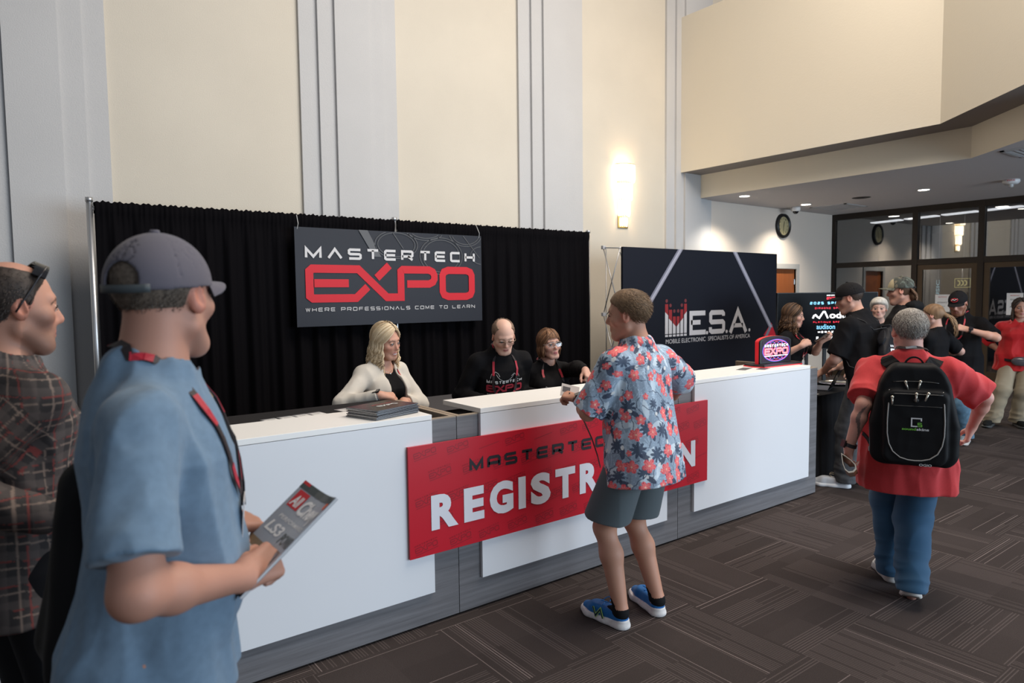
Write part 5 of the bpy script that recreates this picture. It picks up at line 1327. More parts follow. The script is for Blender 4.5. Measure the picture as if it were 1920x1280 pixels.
# ------------------------------------------------------------------ cloth colour painters (dye patterns on the fabric itself)
def cyl_uv(fig, V, rad=.17):
    Q = fig.toU(V); return np.arctan2(Q[:, 0], -Q[:, 1])*rad, Q[:, 2], Q
def sleeve_uv(fig, V, u, z):
    """use arm-wise coordinates on the sleeves so that the print does not smear"""
    for k in (1, -1):
        a, e_, w, _ = fig.arm[k]; ax = nrm(e_-a); q = V-a; t = q@ax; r = np.linalg.norm(q-t[:, None]*ax, axis=1)
        F = frame(ax, fig.Ub[:, 1]); Qs = q@F; m = (t > .05) & (r < .11) & (np.abs(fig.toU(V)[:, 0]) > fig.shx*.92)
        u = np.where(m, np.arctan2(Qs[:, 0], -Qs[:, 2])*.075+.35*k, u); z = np.where(m, .12-t, z)
    return u, z
def floral(fig):
    rng = np.random.default_rng(21)
    cells = {}
    def paint(V):
        u, z, Q = cyl_uv(fig, V, .19); u, z = sleeve_uv(fig, V, u, z)
        c = np.tile(A_([.46, .58, .70]), (len(V), 1)); P2 = np.stack([u, z], 1)
        n1 = noise(np.stack([u, z, u*0], 1), 16, 1); c *= (1+.22*n1)[:, None]
        def mixc(m, t): m = np.clip(m, 0, 1)[:, None]; c[:] = c*(1-m)+A_(t)*m
        def stamps(cell, jit, prob, seed):
            r = np.random.default_rng(seed); out = []
            for i in range(-12, 13):
                for j in range(-12, 16):
                    if r.uniform() < prob: out.append(((i+.5*(j % 2)+r.uniform(-jit, jit))*cell, (j+r.uniform(-jit, jit))*cell, r.uniform(0, 6.28), r.uniform(.8, 1.2)))
                    else: r.uniform(size=3)
            return out
        def local(s_, rad):
            du = u-s_[0]; dz = z-s_[1]; idx = np.where((np.abs(du) < rad) & (np.abs(dz) < rad))[0]
            return idx, np.hypot(du[idx], dz[idx]), np.arctan2(dz[idx], du[idx])-s_[2]
        def put(idx, m, t): m = np.clip(m, 0, 1)[:, None]; c[idx] = c[idx]*(1-m)+A_(t)*m
        for s_ in stamps(.062, .3, .9, 1):       # palm fronds in grey blue
            i, r, a = local(s_, .07)
            if len(i): put(i, .75*(r < .062)*(np.abs(np.sin(a*9)) > .45)*(np.cos(a) > -.6), (.26, .33, .42))
        for s_ in stamps(.11, .3, .7, 2):        # pale leaves
            i, r, a = local(s_, .06)
            if len(i): put(i, .8*(np.abs(r*np.sin(a)) < .018*np.clip(1-(r*np.cos(a)/.05)**2, 0, 1)), (.62, .70, .76))
        for s_ in stamps(.105, .25, .8, 3):      # dark spiky plants and birds
            i, r, a = local(s_, .05)
            if len(i): put(i, .92*(r < .034*(.45+.55*np.abs(np.cos(a*4.5)))*s_[3]), (.035, .055, .10))
            i, r, a = local((s_[0]+.03, s_[1]-.035, s_[2], 1), .05)
            if len(i): x = r*np.cos(a); y = r*np.sin(a); put(i, .9*((x/.030)**2+(y/.012)**2 < 1), (.03, .04, .08)); put(i, .9*(((x-.026)/.012)**2+(y/.008)**2 < 1), (.75, .74, .72))
        for s_ in stamps(.07, .3, .55, 4):       # stems
            i, r, a = local(s_, .05)
            if len(i): put(i, .8*(np.abs(r*np.sin(a)-.006*np.sin(r*90)) < .0022), (.06, .08, .13))
        for seed, cell, rad, pr in ((5, .084, .029, .66), (6, .060, .015, .42)):
            for s_ in stamps(cell, .28, pr, seed):
                i, r, a = local(s_, .05)
                if not len(i): continue
                R = rad*s_[3]*(.52+.48*np.abs(np.cos(a*2.5))**.7); m = r < R; put(i, m*1., (.80, .10, .12)); put(i, (r < R*.72)*.75, (.88, .20, .19)); put(i, m*(np.abs(np.sin(a*2.5)) < .16)*.7, (.55, .03, .06)); put(i, (r < rad*.16)*1., (.9, .55, .4)); put(i, m*(np.sin(a*13+s_[2]) > .8)*.4, (.95, .45, .40))
        return np.clip(c, 0, 1)
    return paint
def plaid(fig):
    def paint(V):
        u, z, Q = cyl_uv(fig, V, .16); u, z = sleeve_uv(fig, V, u, z); z = z+.006*np.sin(u*30)
        c = np.tile(A_([.022, .019, .020]), (len(V), 1)); T = .062
        def st(x, a, w): return (np.abs(((x/T+a) % 1)-.5) < w)*1.
        def mixc(m, t): m = np.clip(m, 0, 1)[:, None]; c[:] = c*(1-m)+A_(t)*m
        mixc(st(u, 0, .17)*.45, (.10, .08, .075)); mixc(st(z, 0, .17)*.45, (.10, .08, .075))
        mixc(st(u, .5, .03)*.8, (.23, .17, .14)); mixc(st(z, .5, .03)*.8, (.23, .17, .14)); mixc(st(u, .22, .018)*.8, (.22, .035, .03)); mixc(st(z, .22, .018)*.8, (.22, .035, .03))
        return c
    return paint
def camo(fig):
    def paint(V):
        Q = fig.toH(V); n = noise(V, 55, 1); m = noise(V, 80, 4); c = np.tile(A_([.05, .055, .045]), (len(V), 1))
        c = np.where((n > .25)[:, None], A_([.16, .14, .10]), c); c = np.where((m > .45)[:, None], A_([.02, .022, .02]), c); c = np.where((n < -.5)[:, None], A_([.10, .12, .10]), c)
        f = ((Q[:, 1] > .045) & (np.abs(Q[:, 0]) < .075))[:, None]; return np.where(f, A_([.42, .35, .22]), c)
    return paint
fabric = lambda name, c=(.03,.03,.03), r=.85, b=(900, .25, .001), **k: mat(name, c, r, bump=b, sheen=(.12 if max(c) > .05 else 0), spec=(.25 if max(c) > .05 else .10), **k)
dyed = lambda name: mat(name, (.5,.5,.5), .8, attr='Col', bump=(900, .2, .001))
blk_c = fabric('black_jersey', (.0085, .008, .009)); lan_k = mat('lanyard_black', (.02,.012,.014), .6); lan_r = mat('lanyard_red', (.40,.012,.03), .5)
for n_, c_ in (('black_denim', (.012,.012,.014)), ('dark_shoe', (.03,.03,.03)), ('black_fleece', (.011,.011,.012)), ('blue_denim', (.022,.075,.145)), ('grey_knit_shoe', (.26,.30,.33)), ('black_cap_cloth', (.014,.013,.014))): fabric(n_, c_)
mat('sole_dark', (.05,.05,.05), .6); mat('cream_sole', (.50,.47,.44), .6); mat('watch_black', (.012,.012,.014), .35); mat('silver', (.7,.68,.65), .2, .9)
SKIN_A = (.56, .31, .22); SKIN_B = (.50, .265, .185); SKIN_C = (.62, .38, .29)

def path_long(side_seed, n, length, part=0, wave=.012, front=.0, curl=1., wide=1.0, ycut=.0, back=True):
    """hair locks in head space, from a parting on the crown, over the side and down"""
    rng = np.random.default_rng(side_seed); out = []
    for _ in range(n):
        sd = rng.choice([-1, 1]); ph0 = rng.uniform(-.2, 1.0)          # start along the parting from front (0) to back (1)
        s0 = A_([part*.02+sd*.004, .078-.150*max(ph0, 0), .112-.10*max(0, ph0-.55)**1.5]); az = math.radians(np.interp(ph0, [-.2, 0, 1], [66, 74, 176])+rng.uniform(-9, 9))
        e_ = A_([sd*math.sin(az)*.088*wide, math.cos(az)*.100-.012, .0])    # ear-level point on the hair surface
        L = length*rng.uniform(.8, 1.08); pts = []; w1, w2, p1 = wave*rng.uniform(.5, 1.3), rng.uniform(28, 42), rng.uniform(0, 6.28); thick = rng.uniform(0, .014)
        for t in np.linspace(0, 1, 9):
            th = t*math.pi/2; p = s0*(1-t)+e_*t; p = p+A_([0, -.016, .03])*0; c = A_([0, -.016, .036]); v = p-c; R = A_([.080+thick*.8, .102+thick*.8, .094+thick]); k = np.sqrt(((v/R)**2).sum()); p = c+v/k*1.
            pts.append(p)
        down = pts[-1].copy(); N = 16
        for i in range(1, N+1):
            t = i/N; z = -L*t; out_ = .012*math.sin(t*math.pi*.9)*wide-.006*t; d = nrm([down[0], down[1]+.016, 0])
            p = down+A_([0, 0, z])+d*(out_+curl*w1*math.sin(w2*t*L/.2*.5+p1)*t)+A_([front*t*.9*0, front*t*(1 if down[1] > -.06 else .2), 0])+A_([-d[1], d[0], 0])*w1*math.cos(w2*t*L/.2*.5+p1)*t
            pts.append(p)
        out.append(pts)
    return out
def path_bangs(seed, n, zend=.055):
    rng = np.random.default_rng(seed); out = []
    for _ in range(n):
        x = rng.uniform(-1, 1); pts = []
        for t in np.linspace(0, 1, 9):
            a = math.radians(92-82*t); xx = x*(.02+.044*t); pts.append([xx+.003*math.sin(t*5+x*9), -.016+(.108+.004*math.sin(t*3))*math.cos(a)*math.cos(x*.75*t), .036+(.098)*math.sin(a)-(.02*t if zend < .05 else 0)])
        out.append(pts)
    return out

def make_blue_man():
    p = Fig('tall man in a grey-blue T-shirt and grey cap holding an open magazine in the foreground', (0.231, -1.341), (.93, -.30), h=1.83, hc=(0.283, -1.310, 1.657), belly=.045, wide=-.014, head=(-60, 0, 0), lean=4, vox=.0045, skin=(.44,.215,.15), neckr=.062, headscale=1.0,
            wr=((0.375, -1.478, 1.078), [.80,.45,.05], [-.05,-.80,.55], [50,54,58,62], 10), wl=((0.372, -1.283, 1.135), [.9,.30,-.12], [-.25,-.35,.9], [30,34,38,42], 20), er=[-.5, -.8, -.8], el=[-.6, .6, -1.])
    globals()['BLUE'] = p
    p.body(stubble=(.25,.17,.13,.35)); p.eyes()
    p.shirt(fabric('grey_blue_jersey', (.135,.205,.285), var=(60, .08)), grow=.016, hem=-.12, sleeve=.78, sl_r=(.058, .064), neck=.070, fold=.0075, vox=.0050, seed=2, neckdrop=.005)
    p.trousers(fabric('charcoal_trousers', (.025,.025,.028)), vox=.009, r=(.058,.07,.07,.066))
    p.shoes(fabric('dark_shoe', (.03,.03,.03)), mat('sole_dark', (.05,.05,.05), .6), vox=.007)
    p.hair_short((.045,.035,.028), thick=.004, fuzz=3500, flen=.005, color2=(.16,.12,.09), line=((-.115,-.068),(-.05,-.058),(-.03,-.03),(-.012,.0),(.018,.01),(.035,.05),(.06,.066),(.09,.078)), seed=3, zmax=.070, amp=.001)
    p.cap(fabric('grey_cap_cloth', (.095,.085,.105), .75), back_open=True, strap=mat('cap_strap', (.05,.06,.065), .6), brimlen=.07, z0=.024, tilt=4, vox=.004)
    p.lanyard(lan_k, m2=lan_r, drop=.24, width=.02, off=.006)
def make_plaid_man():
    p = Fig('man in a dark plaid shirt with sunglasses on his head at the left edge', (-0.003, -0.587), (.93, .36), h=1.80, hc=(0.039, -0.566, 1.633), wide=.0, head=(10, -4, 0), vox=.005, skin=(.52,.26,.18),
            wr=((0.101, -0.809, 1.081), [.55,.75,.1], [-.2,-.6,.75], 40, 20), wl=((0.091, -0.590, 1.057), [-.4,-.85,.1], [.5,.2,.8], 40, 20), er=[-.1,-.25,-1], el=[.1,.2,-1])
    p.body(stubble=(.06,.035,.025,.75)); p.eyes()
    p.shirt(dyed('plaid_flannel'), grow=.016, hem=-.16, longsl=True, sl_r=(.062,.052), neck=.072, fold=.006, vox=.0045, colf=plaid(p), seed=4, cuff=.95)
    p.trousers(fabric('black_denim', (.012,.012,.014)), vox=.009, r=(.105,.10,.09,.08)); p.shoes(fabric('dark_shoe', (.03,.03,.03)), mat('sole_dark', (.05,.05,.05), .6), vox=.007)
    p.hair_short((.018,.013,.011), thick=.007, fuzz=5000, flen=.008, color2=(.07,.05,.04), thin_top=2, seed=5, line=((-.115,-.075),(-.05,-.062),(-.03,-.03),(-.012,.012),(.018,.0),(.03,.045),(.052,.075),(.06,.09)))
    b = MB(); root = A_(p.e.location[:]); H = lambda v: p.fromH(v)-root
    b.tube([H([.0835*math.copysign(1, 1), y, z]) for y, z in ((-.018,-.012),(-.006,.012),(.012,.045),(.032,.085),(.048,.112))], .0028, 6); b.tube([H([-.0835, y, z]) for y, z in ((-.018,-.012),(-.006,.012),(.012,.045),(.032,.085),(.048,.112))], .0028, 6)
    o = b.build('sunglasses', mat('gloss_black_cover'), p.e, True)
    b = MB(); b.tube([H([x, .055-4*x*x, .123-6.2*x*x]) for x in np.linspace(-.078, .078, 15)], 0, flat=(.034, .004), up=[(p.H@A_([x*4, .35, 1])).tolist() for x in np.linspace(-.078, .078, 15)]); b.build('lens', mat('dark_lens', (.01,.01,.012), .06), o)
def make_blonde():
    hc = A_((1.949, 1.011, 1.371)); f = nrm([.30, -.95, 0]); pos = hc[:2]-f[:2]*.035
    p = Fig('smiling blonde woman in a cream cardigan resting her hand on the counter', pos, f, h=1.60, hc=hc, sex='f', head=(-6, -12, 4), vox=.005, skin=(.62,.33,.235), lean=4, wide=.012,
            wr=((1.768, 0.747, 1.075), [.62,-.15,-.08], [.1,-.45,.88], [50,48,46,44], 20), wl=((2.001, 0.892, 0.999), [-.3,-.9,-.1], [.1,-.1,1], 30, 20), er=[-.9, .3, -.5], el=[.9, .3, -.6])
    def teeth(V, Q, c, mixc): mixc(((np.abs(Q[:,0]) < .016)*(np.abs(Q[:,2]+.0662) < .0042)*(Q[:,1] > .07))*1., (.75,.72,.68))
    p.body(paint=teeth, brow=(.16,.09,.05), lip=(.55,.16,.16)); p.eyes((.10,.12,.13), (0,-.35))
    p.shirt(blk_c, grow=.008, hem=-.1, sleeve=.25, sl_r=(.050,.048), neck=.068, neckdrop=.045, fold=.002, seed=6, name='shirt')
    op = lambda Q: np.maximum(-Q[:,1]+.0, np.abs(Q[:,0]-.0)-(.058+.10*np.clip(.45-Q[:,2], 0, .3)))
    p.shirt(fabric('cream_knit', (.63,.58,.51), b=(300,.4,.002)), grow=.020, hem=-.22, longsl=True, sl_r=(.060,.046), neck=.084, fold=.0055, seed=7, name='cardigan', open_front=op, cuff=.93)
    p.trousers(fabric('black_denim', (.012,.012,.014)), vox=.012); p.shoes(fabric('dark_shoe'), mat('sole_dark'), vox=.009)
    col1, col2 = (.46,.32,.18), (.95,.78,.54)
    base = lambda Q: smax(smin(smax(p.d_skull(Q)-.010, np.interp(Q[:,1], [-.2,.02,.05,.075,.10], [-.3,-.02,.05,.090,.10])-Q[:,2], .01), smax(ell(Q, [0,-.052,-.08], [.092,.062,.15]), -Q[:,2]-.21, .02), .02), -(ell(Q, [0,.075,-.02], [.063,.10,.115])), .008)
    p.strands(path_long(1, 330, .235, part=0, wave=.016, front=.03, curl=1.1, wide=1.08), col1, col2, r=.0036, base=base, seed=2)
    root = A_(p.e.location[:])
    b = MB(); b.ball(p.fromH([.081,.0,-.034])-root, .004, 8); b.build('earring', mat('pearl', (.8,.78,.75), .2), p.e, True); b = MB(); b.ball(p.fromH([-.081,.0,-.034])-root, .004, 8); b.build('earring', mat('pearl'), p.e, True)
    c = p.U([0,.075,.43]); b = MB(); b.tube([p.U([.058*math.sin(a), -.01+.058*math.cos(a)+.022*(math.cos(a) > 0)*math.cos(a), .50-.055*max(0, math.cos(a))])-root for a in np.linspace(-2.2, 2.2, 16)], .0012, 4); b.ball(c-root+A_([0,0,.005]), .007, 8); b.build('necklace', mat('silver', (.7,.68,.65), .2, .9), p.e, True)
    p.lanyard(lan_k, m2=lan_r, drop=.33, gap=.075, badge=True, width=.016)
    p.watch(1, mat('watch_strap_grey', (.33,.33,.34), .4), t=.012, r=.029)
def make_bald():
    hc = A_((2.856, 0.995, 1.365)); f = nrm([-.30, -.95, 0]); pos = hc[:2]-f[:2]*.27
    p = Fig('balding older man in glasses and a black logo sweatshirt looking down behind the counter', pos, f, h=1.66, hc=hc, lean=19, wide=.03, belly=.05, head=(4, -30, 3), vox=.005, skin=(.70,.42,.32),
            wr=(pos[0]-.33, pos[1]-.33, .98) and ([pos[0]-.30, pos[1]-.28, .93], [.2,-.9,-.2], [0,-.2,1], 30, 20), wl=([pos[0]+.15, pos[1]-.36, .93], [-.2,-.9,-.2], [0,-.2,1], 30, 20), er=[-.3,.7,-.9], el=[.1,.7,-1])
    p.body(brow=(.3,.2,.15), lip=(.5,.18,.16)); p.eyes((.1,.1,.1), (0,-.6))
    p.shirt(blk_c, grow=.018, hem=-.15, longsl=True, sl_r=(.066,.056), neck=.066, fold=.007, seed=8)
    p.trousers(fabric('black_denim'), vox=.012); p.shoes(fabric('dark_shoe'), mat('sole_dark'), vox=.009)
    p.hair_short((.10,.055,.035), thick=.006, fuzz=1800, flen=.012, color2=(.32,.22,.16), thin_top=2, seed=6, bias=(0,-.8,-.2), line=((-.115,-.06),(-.05,-.05),(-.03,-.02),(-.012,.012),(.018,.02),(.03,.07),(.045,.1)))
    p.glasses(mat('thin_gold', (.35,.26,.18), .3, .8), thin=.0011, r=.021)
    p.lanyard(lan_k, m2=lan_r, drop=.36, gap=.085, width=.017)
    shirt_logo(p)
def shirt_logo(p, z=.285):
    # white MASTERTECH over the red EXPO on the chest
    ms = [mat('shirt_print_white', (.62,.62,.62), .6), mat('shirt_print_red', (.36,.02,.04), .6)]
    r = -p.Ub[:, 0]; r = p.Ub[:, 0]*-1
    c = p.U([0, .16, z])
    g = [(techno('MASTERTECH', -.135, .035, .27, .022, .0062, .22), 0), (expo_logo(-.135, -.025, .27, .048, .095), 1), (techno('WHERE PROFESSIONALS COME TO LEARN', -.13, -.045, .26, .008, .0016, .36), 0)]
    g += [(stroke(arc(-.0, .13, .075, 205, 335, 20), .002), 0), (stroke([(-.11,.07),(-.10,.10),(-.085,.09),(-.075,.115),(-.055,.105),(-.045,.085)], .002), 0), (stroke([(.045,.085),(.07,.10),(.085,.085),(.10,.095),(.11,.07)], .002), 0), (stroke(arc(0,-.09,.05,20,160,14), .002), 0)]
    p.decal(g, ms, p.P['shirt'], c, r, p.Ub[:, 2], name='logo_print')
def make_glasses_woman():
    hc = A_((3.338, 1.065, 1.276)); f = nrm([-.30, -.95, 0]); pos = hc[:2]-f[:2]*.07
    p = Fig('seated woman with short brown hair and glasses reaching across the counter', pos, f, h=1.60, hc=hc, sex='f', head=(-8, 2, 4), lean=9, drop=.30, vox=.005, skin=(.58,.32,.24), wide=.01,
            feet={1: ([pos[0]-.12, pos[1]-.42], 0, 0), -1: ([pos[0]+.10, pos[1]-.42], 0, 0)},
            wr=([pos[0]-.25, pos[1]-.18, .80], [.3,-.9,-.1], [0,0,1], 25, 20), wl=((3.260, 0.547, 1.128), [-.25,-.75,-.5], [.15,-.5,.85], [60,62,64,66], 20), er=[-.1,.3,-1], el=[.9,.2,.5])
    p.body(brow=(.12,.07,.05), lip=(.42,.12,.12)); p.eyes((.05,.07,.09), (.1,0))
    p.shirt(blk_c, grow=.018, hem=-.15, longsl=True, sl_r=(.058,.048), neck=.066, fold=.006, seed=9)
    p.trousers(fabric('black_denim'), vox=.012); p.shoes(fabric('dark_shoe'), mat('sole_dark'), vox=.009)
    base = lambda Q: smax(smin(smax(p.d_skull(Q)-.016, np.interp(Q[:,1], [-.2,.02,.05,.075,.10], [-.3,-.06,.04,.066,.075])-Q[:,2], .01), smax(ell(Q, [0,-.03,-.03], [.094,.085,.09]), -Q[:,2]-.11, .02), .02), -(ell(Q, [0,.085,-.035], [.064,.085,.095])), .008)
    p.strands(path_long(3, 230, .10, wave=.004, curl=.6, wide=1.08)+path_bangs(4, 80), (.10,.045,.022), (.30,.15,.075), r=.0036, base=base, seed=4)
    p.glasses(mat('clear_frame', (.35,.32,.31), .2), thin=.0018, r=.025)
    p.lanyard(lan_k, m2=lan_r, drop=.34, gap=.08, width=.017); shirt_logo(p, .225)
    chair(pos[0]+.13, pos[1]+.12, math.radians(195), 'light wooden chair the woman with glasses sits on')
def make_floral_man():
    pos = (2.531, -0.582); f = nrm([-.06, 1, 0])
    p = Fig('man in a light blue floral shirt and grey shorts standing at the counter', pos, f, h=1.735, hc=(2.514, -0.525, 1.549), lean=6, side=0, head=(-30, -6, -3), wide=.012, belly=.035, vox=.0045, skin=(.47,.235,.155), neckr=.058,
            feet={-1: ([2.40, -.56], 0, 0), 1: ([2.66, -.58], 24, 0)},
            wl=((2.436, -0.253, 1.101), [-.35,.95,.18], [-.35,.1,.95], [62,60,58,60], 15), wr=((3.093, -0.335, 1.063), [0,.9,-.1], [.3,0,.95], 40, 20), el=[-.75,-.45,-.9], er=[1.1,-.5,-.55])
    p.body(stubble=None, vox=.0042); p.eyes((.1,.12,.15))
    prof = [(-.20,.208,.160,.0),(-.02,.198,.155,-.005),(.10,.184,.150,-.002),(.26,.176,.140,0),(.36,.172,.130,-.004),(.42,.150,.112,-.010),(.465,.108,.09,-.015),(.50,.078,.075,-.018),(.55,.066,.066,-.02)]
    p.shirt(dyed('floral_cotton'), prof=prof, hem=-.185, sleeve=.92, sl_r=(.066,.082), neck=.066, fold=.0055, vox=.0032, colf=floral(p), seed=10, neckdrop=-.018)
    # folded collar
    root = A_(p.e.location[:])
    def fcol(P):
        Q = p.toU(P); u = p.nb; d = ell(Q, A_([0,-.030,.505])*p.S, A_([.082,.080,.040])*p.S); d = smax(d, -rc(P, p.nb-p.Ub[:,2]*.05, p.nb+p.Ub[:,2]*.12, .066, .068), .004); d = smax(d, Q[:,1]-.05, .004); return smax(d, Q[:,2]-.545*p.S, .003)
    o = p.cloth('collar', fcol, dyed('floral_cotton'), .003, [p.nb], .12, colf=floral(p))
    p.trousers(fabric('slate_shorts', (.085,.105,.115)), r=(.098,.122,.1,.1), cut=.86, fold=.006, seed=11, vox=.0045, top=-.01)
    blue = fabric('blue_knit_upper', (.004,.13,.40), .6, b=(300,.5,.002)); 
    def extra(k, sh, F, base, S, root):
        for sgn in (-1, 1):
            V, F2 = bfont('N', -.024, -.019, .05, .036, .02, .25); g = MB(); 
            pts = [base+F@(A_([sgn*.0, -.030+a*sgn*-1*-1*1., .050+b])*S) for a, b in V]
        # letter on the outer side
        geo = [(stroke([(-.036,-.020),(-.016,.020),(.014,-.020),(.034,.020)], .014), 1), (stroke([(-.036,-.020),(-.016,.020),(.014,-.020),(.034,.020)], .008), 0)]
        out = MB()
        for (V, Fc), mi in geo:
            vs = []
            for a, b in V:
                y = -.040+a*1.0*(1 if k < 0 else 1); z = .050+b; q = A_([k*.0, y, z])
                x = k*.0535-(k*.006)*max(0, (z-.05)/.03)+k*.0018*(1 if mi == 0 else .0)-k*.004
                vs.append(base+F@(A_([x, y, z])*S)-root)
            out.add(vs, Fc, mi)
        out.build('side_letter', [mat('letter_navy', (.005,.02,.05), .5), mat('letter_lime', (.5,.8,.2), .4)], sh)
    p.shoes(blue, mat('marbled_white_sole', (.66,.63,.62), .6, var=(40,.15)), laces=mat('blue_lace', (.006,.17,.5), .6), extra=extra, solez=.034, vox=.0034)
    p.socks(fabric('black_sock', (.012,.012,.013)), .155)
    p.hair_short((.10,.062,.036), thick=.009, fuzz=9000, flen=.017, color2=(.30,.19,.11), top=.004, seed=7, vox=.0035, bias=(0,-.35,-.35))
    p.watch(-1, mat('watch_black'), t=.03, r=.033)
    b = MB(); q0 = p.arm[-1][2]+nrm(p.arm[-1][3][1])*.06
    pts = [q0-root+A_(v) for v in ((.0,.0,.02),(.012,-.05,-.05),(.02,-.09,-.12),(.06,-.11,-.22),(.11,-.10,-.32),(.17,-.06,-.40))]
    b.tube(pts, 0, flat=(.011,.0015), up=(0.3,-1,.2)); o = b.build('lanyard_strap', lan_k, None); o.location = p.e.location; tag(o, 'thin black strap dangling from the floral shirt man\'s hand', 'strap')
    c = q0+A_([.035,.035,.02]); t = empty('id_badge', tuple(c), 'white badge card held by the man in the floral shirt', 'badge'); t.rotation_euler = (math.radians(-25), math.radians(15), math.radians(-30))
    MB().box(-.05,-.002,-.035,.05,.002,.035).build('card', mat('paper'), t); MB().box(-.042,-.0028,-.01,-.0,-.002,.02).build('print', mat('ink_grey'), t)
def make_red_man():
    pos = (3.921, -1.280); f = nrm([.88, .47, 0])
    r = p = Fig('heavy-set grey-haired man in a red T-shirt and jeans walking away with a black backpack', pos, f, h=1.63, hc=(3.977, -1.230, 1.434), wide=.068, belly=.07, head=(-16, 2, 0), vox=.0048, skin=(.58,.30,.235), neckr=.066, headscale=1.04, shx=.168,
            feet={-1: ([4.03, -1.14], -14, 0), 1: ([3.76, -1.37], 6, 24)},
            wl=((3.645, -1.083, 0.812), [.10,.12,-1], [-.75,.5,.1], [40,44,48,50], 20), wr=((4.362, -1.415, 0.882), [-.1,.25,-1], [.4,-.9,.1], [30,34,38,42], 30), el=[-.6,-.4,.2], er=[.5,-1,.1])
    globals()['RED'] = p
    def tattoo(V, Q, c, mixc):
        a, e_, w, _ = p.arm[-1]; u = nrm(w-e_); t = (V-e_)@u; r_ = V-e_-t[:, None]*u; F = frame(u, [-.6,-.8,0]); ang = np.arctan2(r_@F[:,0], r_@F[:,2])
        on = (t > -.02)*(t < .2)*(np.linalg.norm(r_, axis=1) < .07); s1 = np.abs(ang-.5*np.sin(t*26)-.1) < .26*np.sin(np.clip((t+.02)/.22, 0, 1)*3.14); s2 = np.abs(ang+.9-.4*np.cos(t*22)) < .18*np.sin(np.clip((t+.02)/.2, 0, 1)*3.14)
        mixc(on*(s1 | s2)*.8, (.05,.06,.06))
    p.body(paint=tattoo, stubble=(.5,.42,.38,.5)); p.eyes()
    p.shirt(fabric('red_heather_jersey', (.50,.032,.036), var=(150, .06)), grow=.018, hem=-.27, hemflare=-.006, sleeve=.80, sl_r=(.068,.084), neck=.076, fold=.0085, seed=12, vox=.005)
    p.trousers(fabric('blue_denim', (.022,.075,.145), b=(700,.4,.0015), var=(14,.25)), r=(.108,.095,.082,.074), fold=.010, seed=13, vox=.0055)
    p.shoes(fabric('grey_knit_shoe', (.26,.30,.33)), mat('cream_sole', (.50,.47,.44), .6), solez=.042, laces=mat('grey_lace', (.2,.22,.25), .6), vox=.004)
    p.hair_short((.13,.105,.09), thick=.009, fuzz=12000, flen=.014, color2=(.56,.52,.47), seed=8, vox=.004, bias=(0,-.3,-.35))
    p.lanyard(lan_k, m2=mat('lanyard_grey', (.3,.3,.3), .5), drop=.30, badge=False, width=.016); p.watch(-1, mat('watch_black'), t=.015, r=.036)
def make_brunette():
    hc = A_((6.369, 0.871, 1.417)); f = nrm([.25, -.97, 0]); pos = hc[:2]-f[:2]*.02
    p = Fig('woman with long wavy brown hair tapping a phone behind the right table', pos, f, h=1.63, hc=hc, sex='f', head=(-12, -6, 2), vox=.006, skin=(.56,.31,.23),
            wl=((6.353, 0.575, 1.174), [.35,-.8,.45], [-.3,-.3,-.9], 40, 30), wr=((6.137, 0.646, 1.141), [.75,-.35,.4], [.1,-.6,.6], 40, 20), er=[-.8,.2,-.8], el=[.8,.3,-.8])
    p.body(brow=(.04,.025,.02), lip=(.5,.15,.14)); p.eyes((.05,.03,.02))
    p.shirt(blk_c, grow=.010, hem=-.12, sleeve=.9, sl_r=(.056,.05), neck=.075, neckdrop=.03, fold=.003, seed=14)
    p.trousers(fabric('black_denim'), vox=.014); p.shoes(fabric('dark_shoe'), mat('sole_dark'), vox=.01)
    base = lambda Q: smax(smin(smax(p.d_skull(Q)-.010, np.interp(Q[:,1], [-.2,.02,.05,.075,.10], [-.3,-.02,.05,.085,.10])-Q[:,2], .01), smax(ell(Q, [0,-.05,-.08], [.090,.060,.15]), -Q[:,2]-.21, .02), .02), -(ell(Q, [0,.078,-.02], [.063,.10,.115])), .008)
    p.strands(path_long(6, 200, .25, wave=.018, front=.02, curl=1.2, wide=1.1), (.035,.018,.010), (.16,.085,.045), r=.0045, base=base, seed=5)
    p.lanyard(lan_k, m2=lan_r, drop=.3, badge=True)
    h = (p.arm[-1][2]+nrm(p.arm[-1][3][1])*.07+p.arm[1][2]+nrm(p.arm[1][3][1])*.10)/2+A_([.04,-.01,.02]); phone(h, [.5,-.75,.55], 'dark smartphone held by the long-haired woman behind the table')
def phone(c, up, label):
    t = empty('smartphone', tuple(c), label, 'phone'); y = nrm(up); F = frame(y, [-.3,.3,.9]); F3 = Matrix([list(r) for r in F]); t.rotation_euler = F3.to_euler()
    MB().box(-.036,-.075,-.004,.036,.075,.004).build('phone_case', mat('phone_tan', (.12,.06,.04), .5), t, bevel=.004); MB().box(-.032,-.07,.004,.032,.07,.0048).build('screen', mat('screen_black'), t)
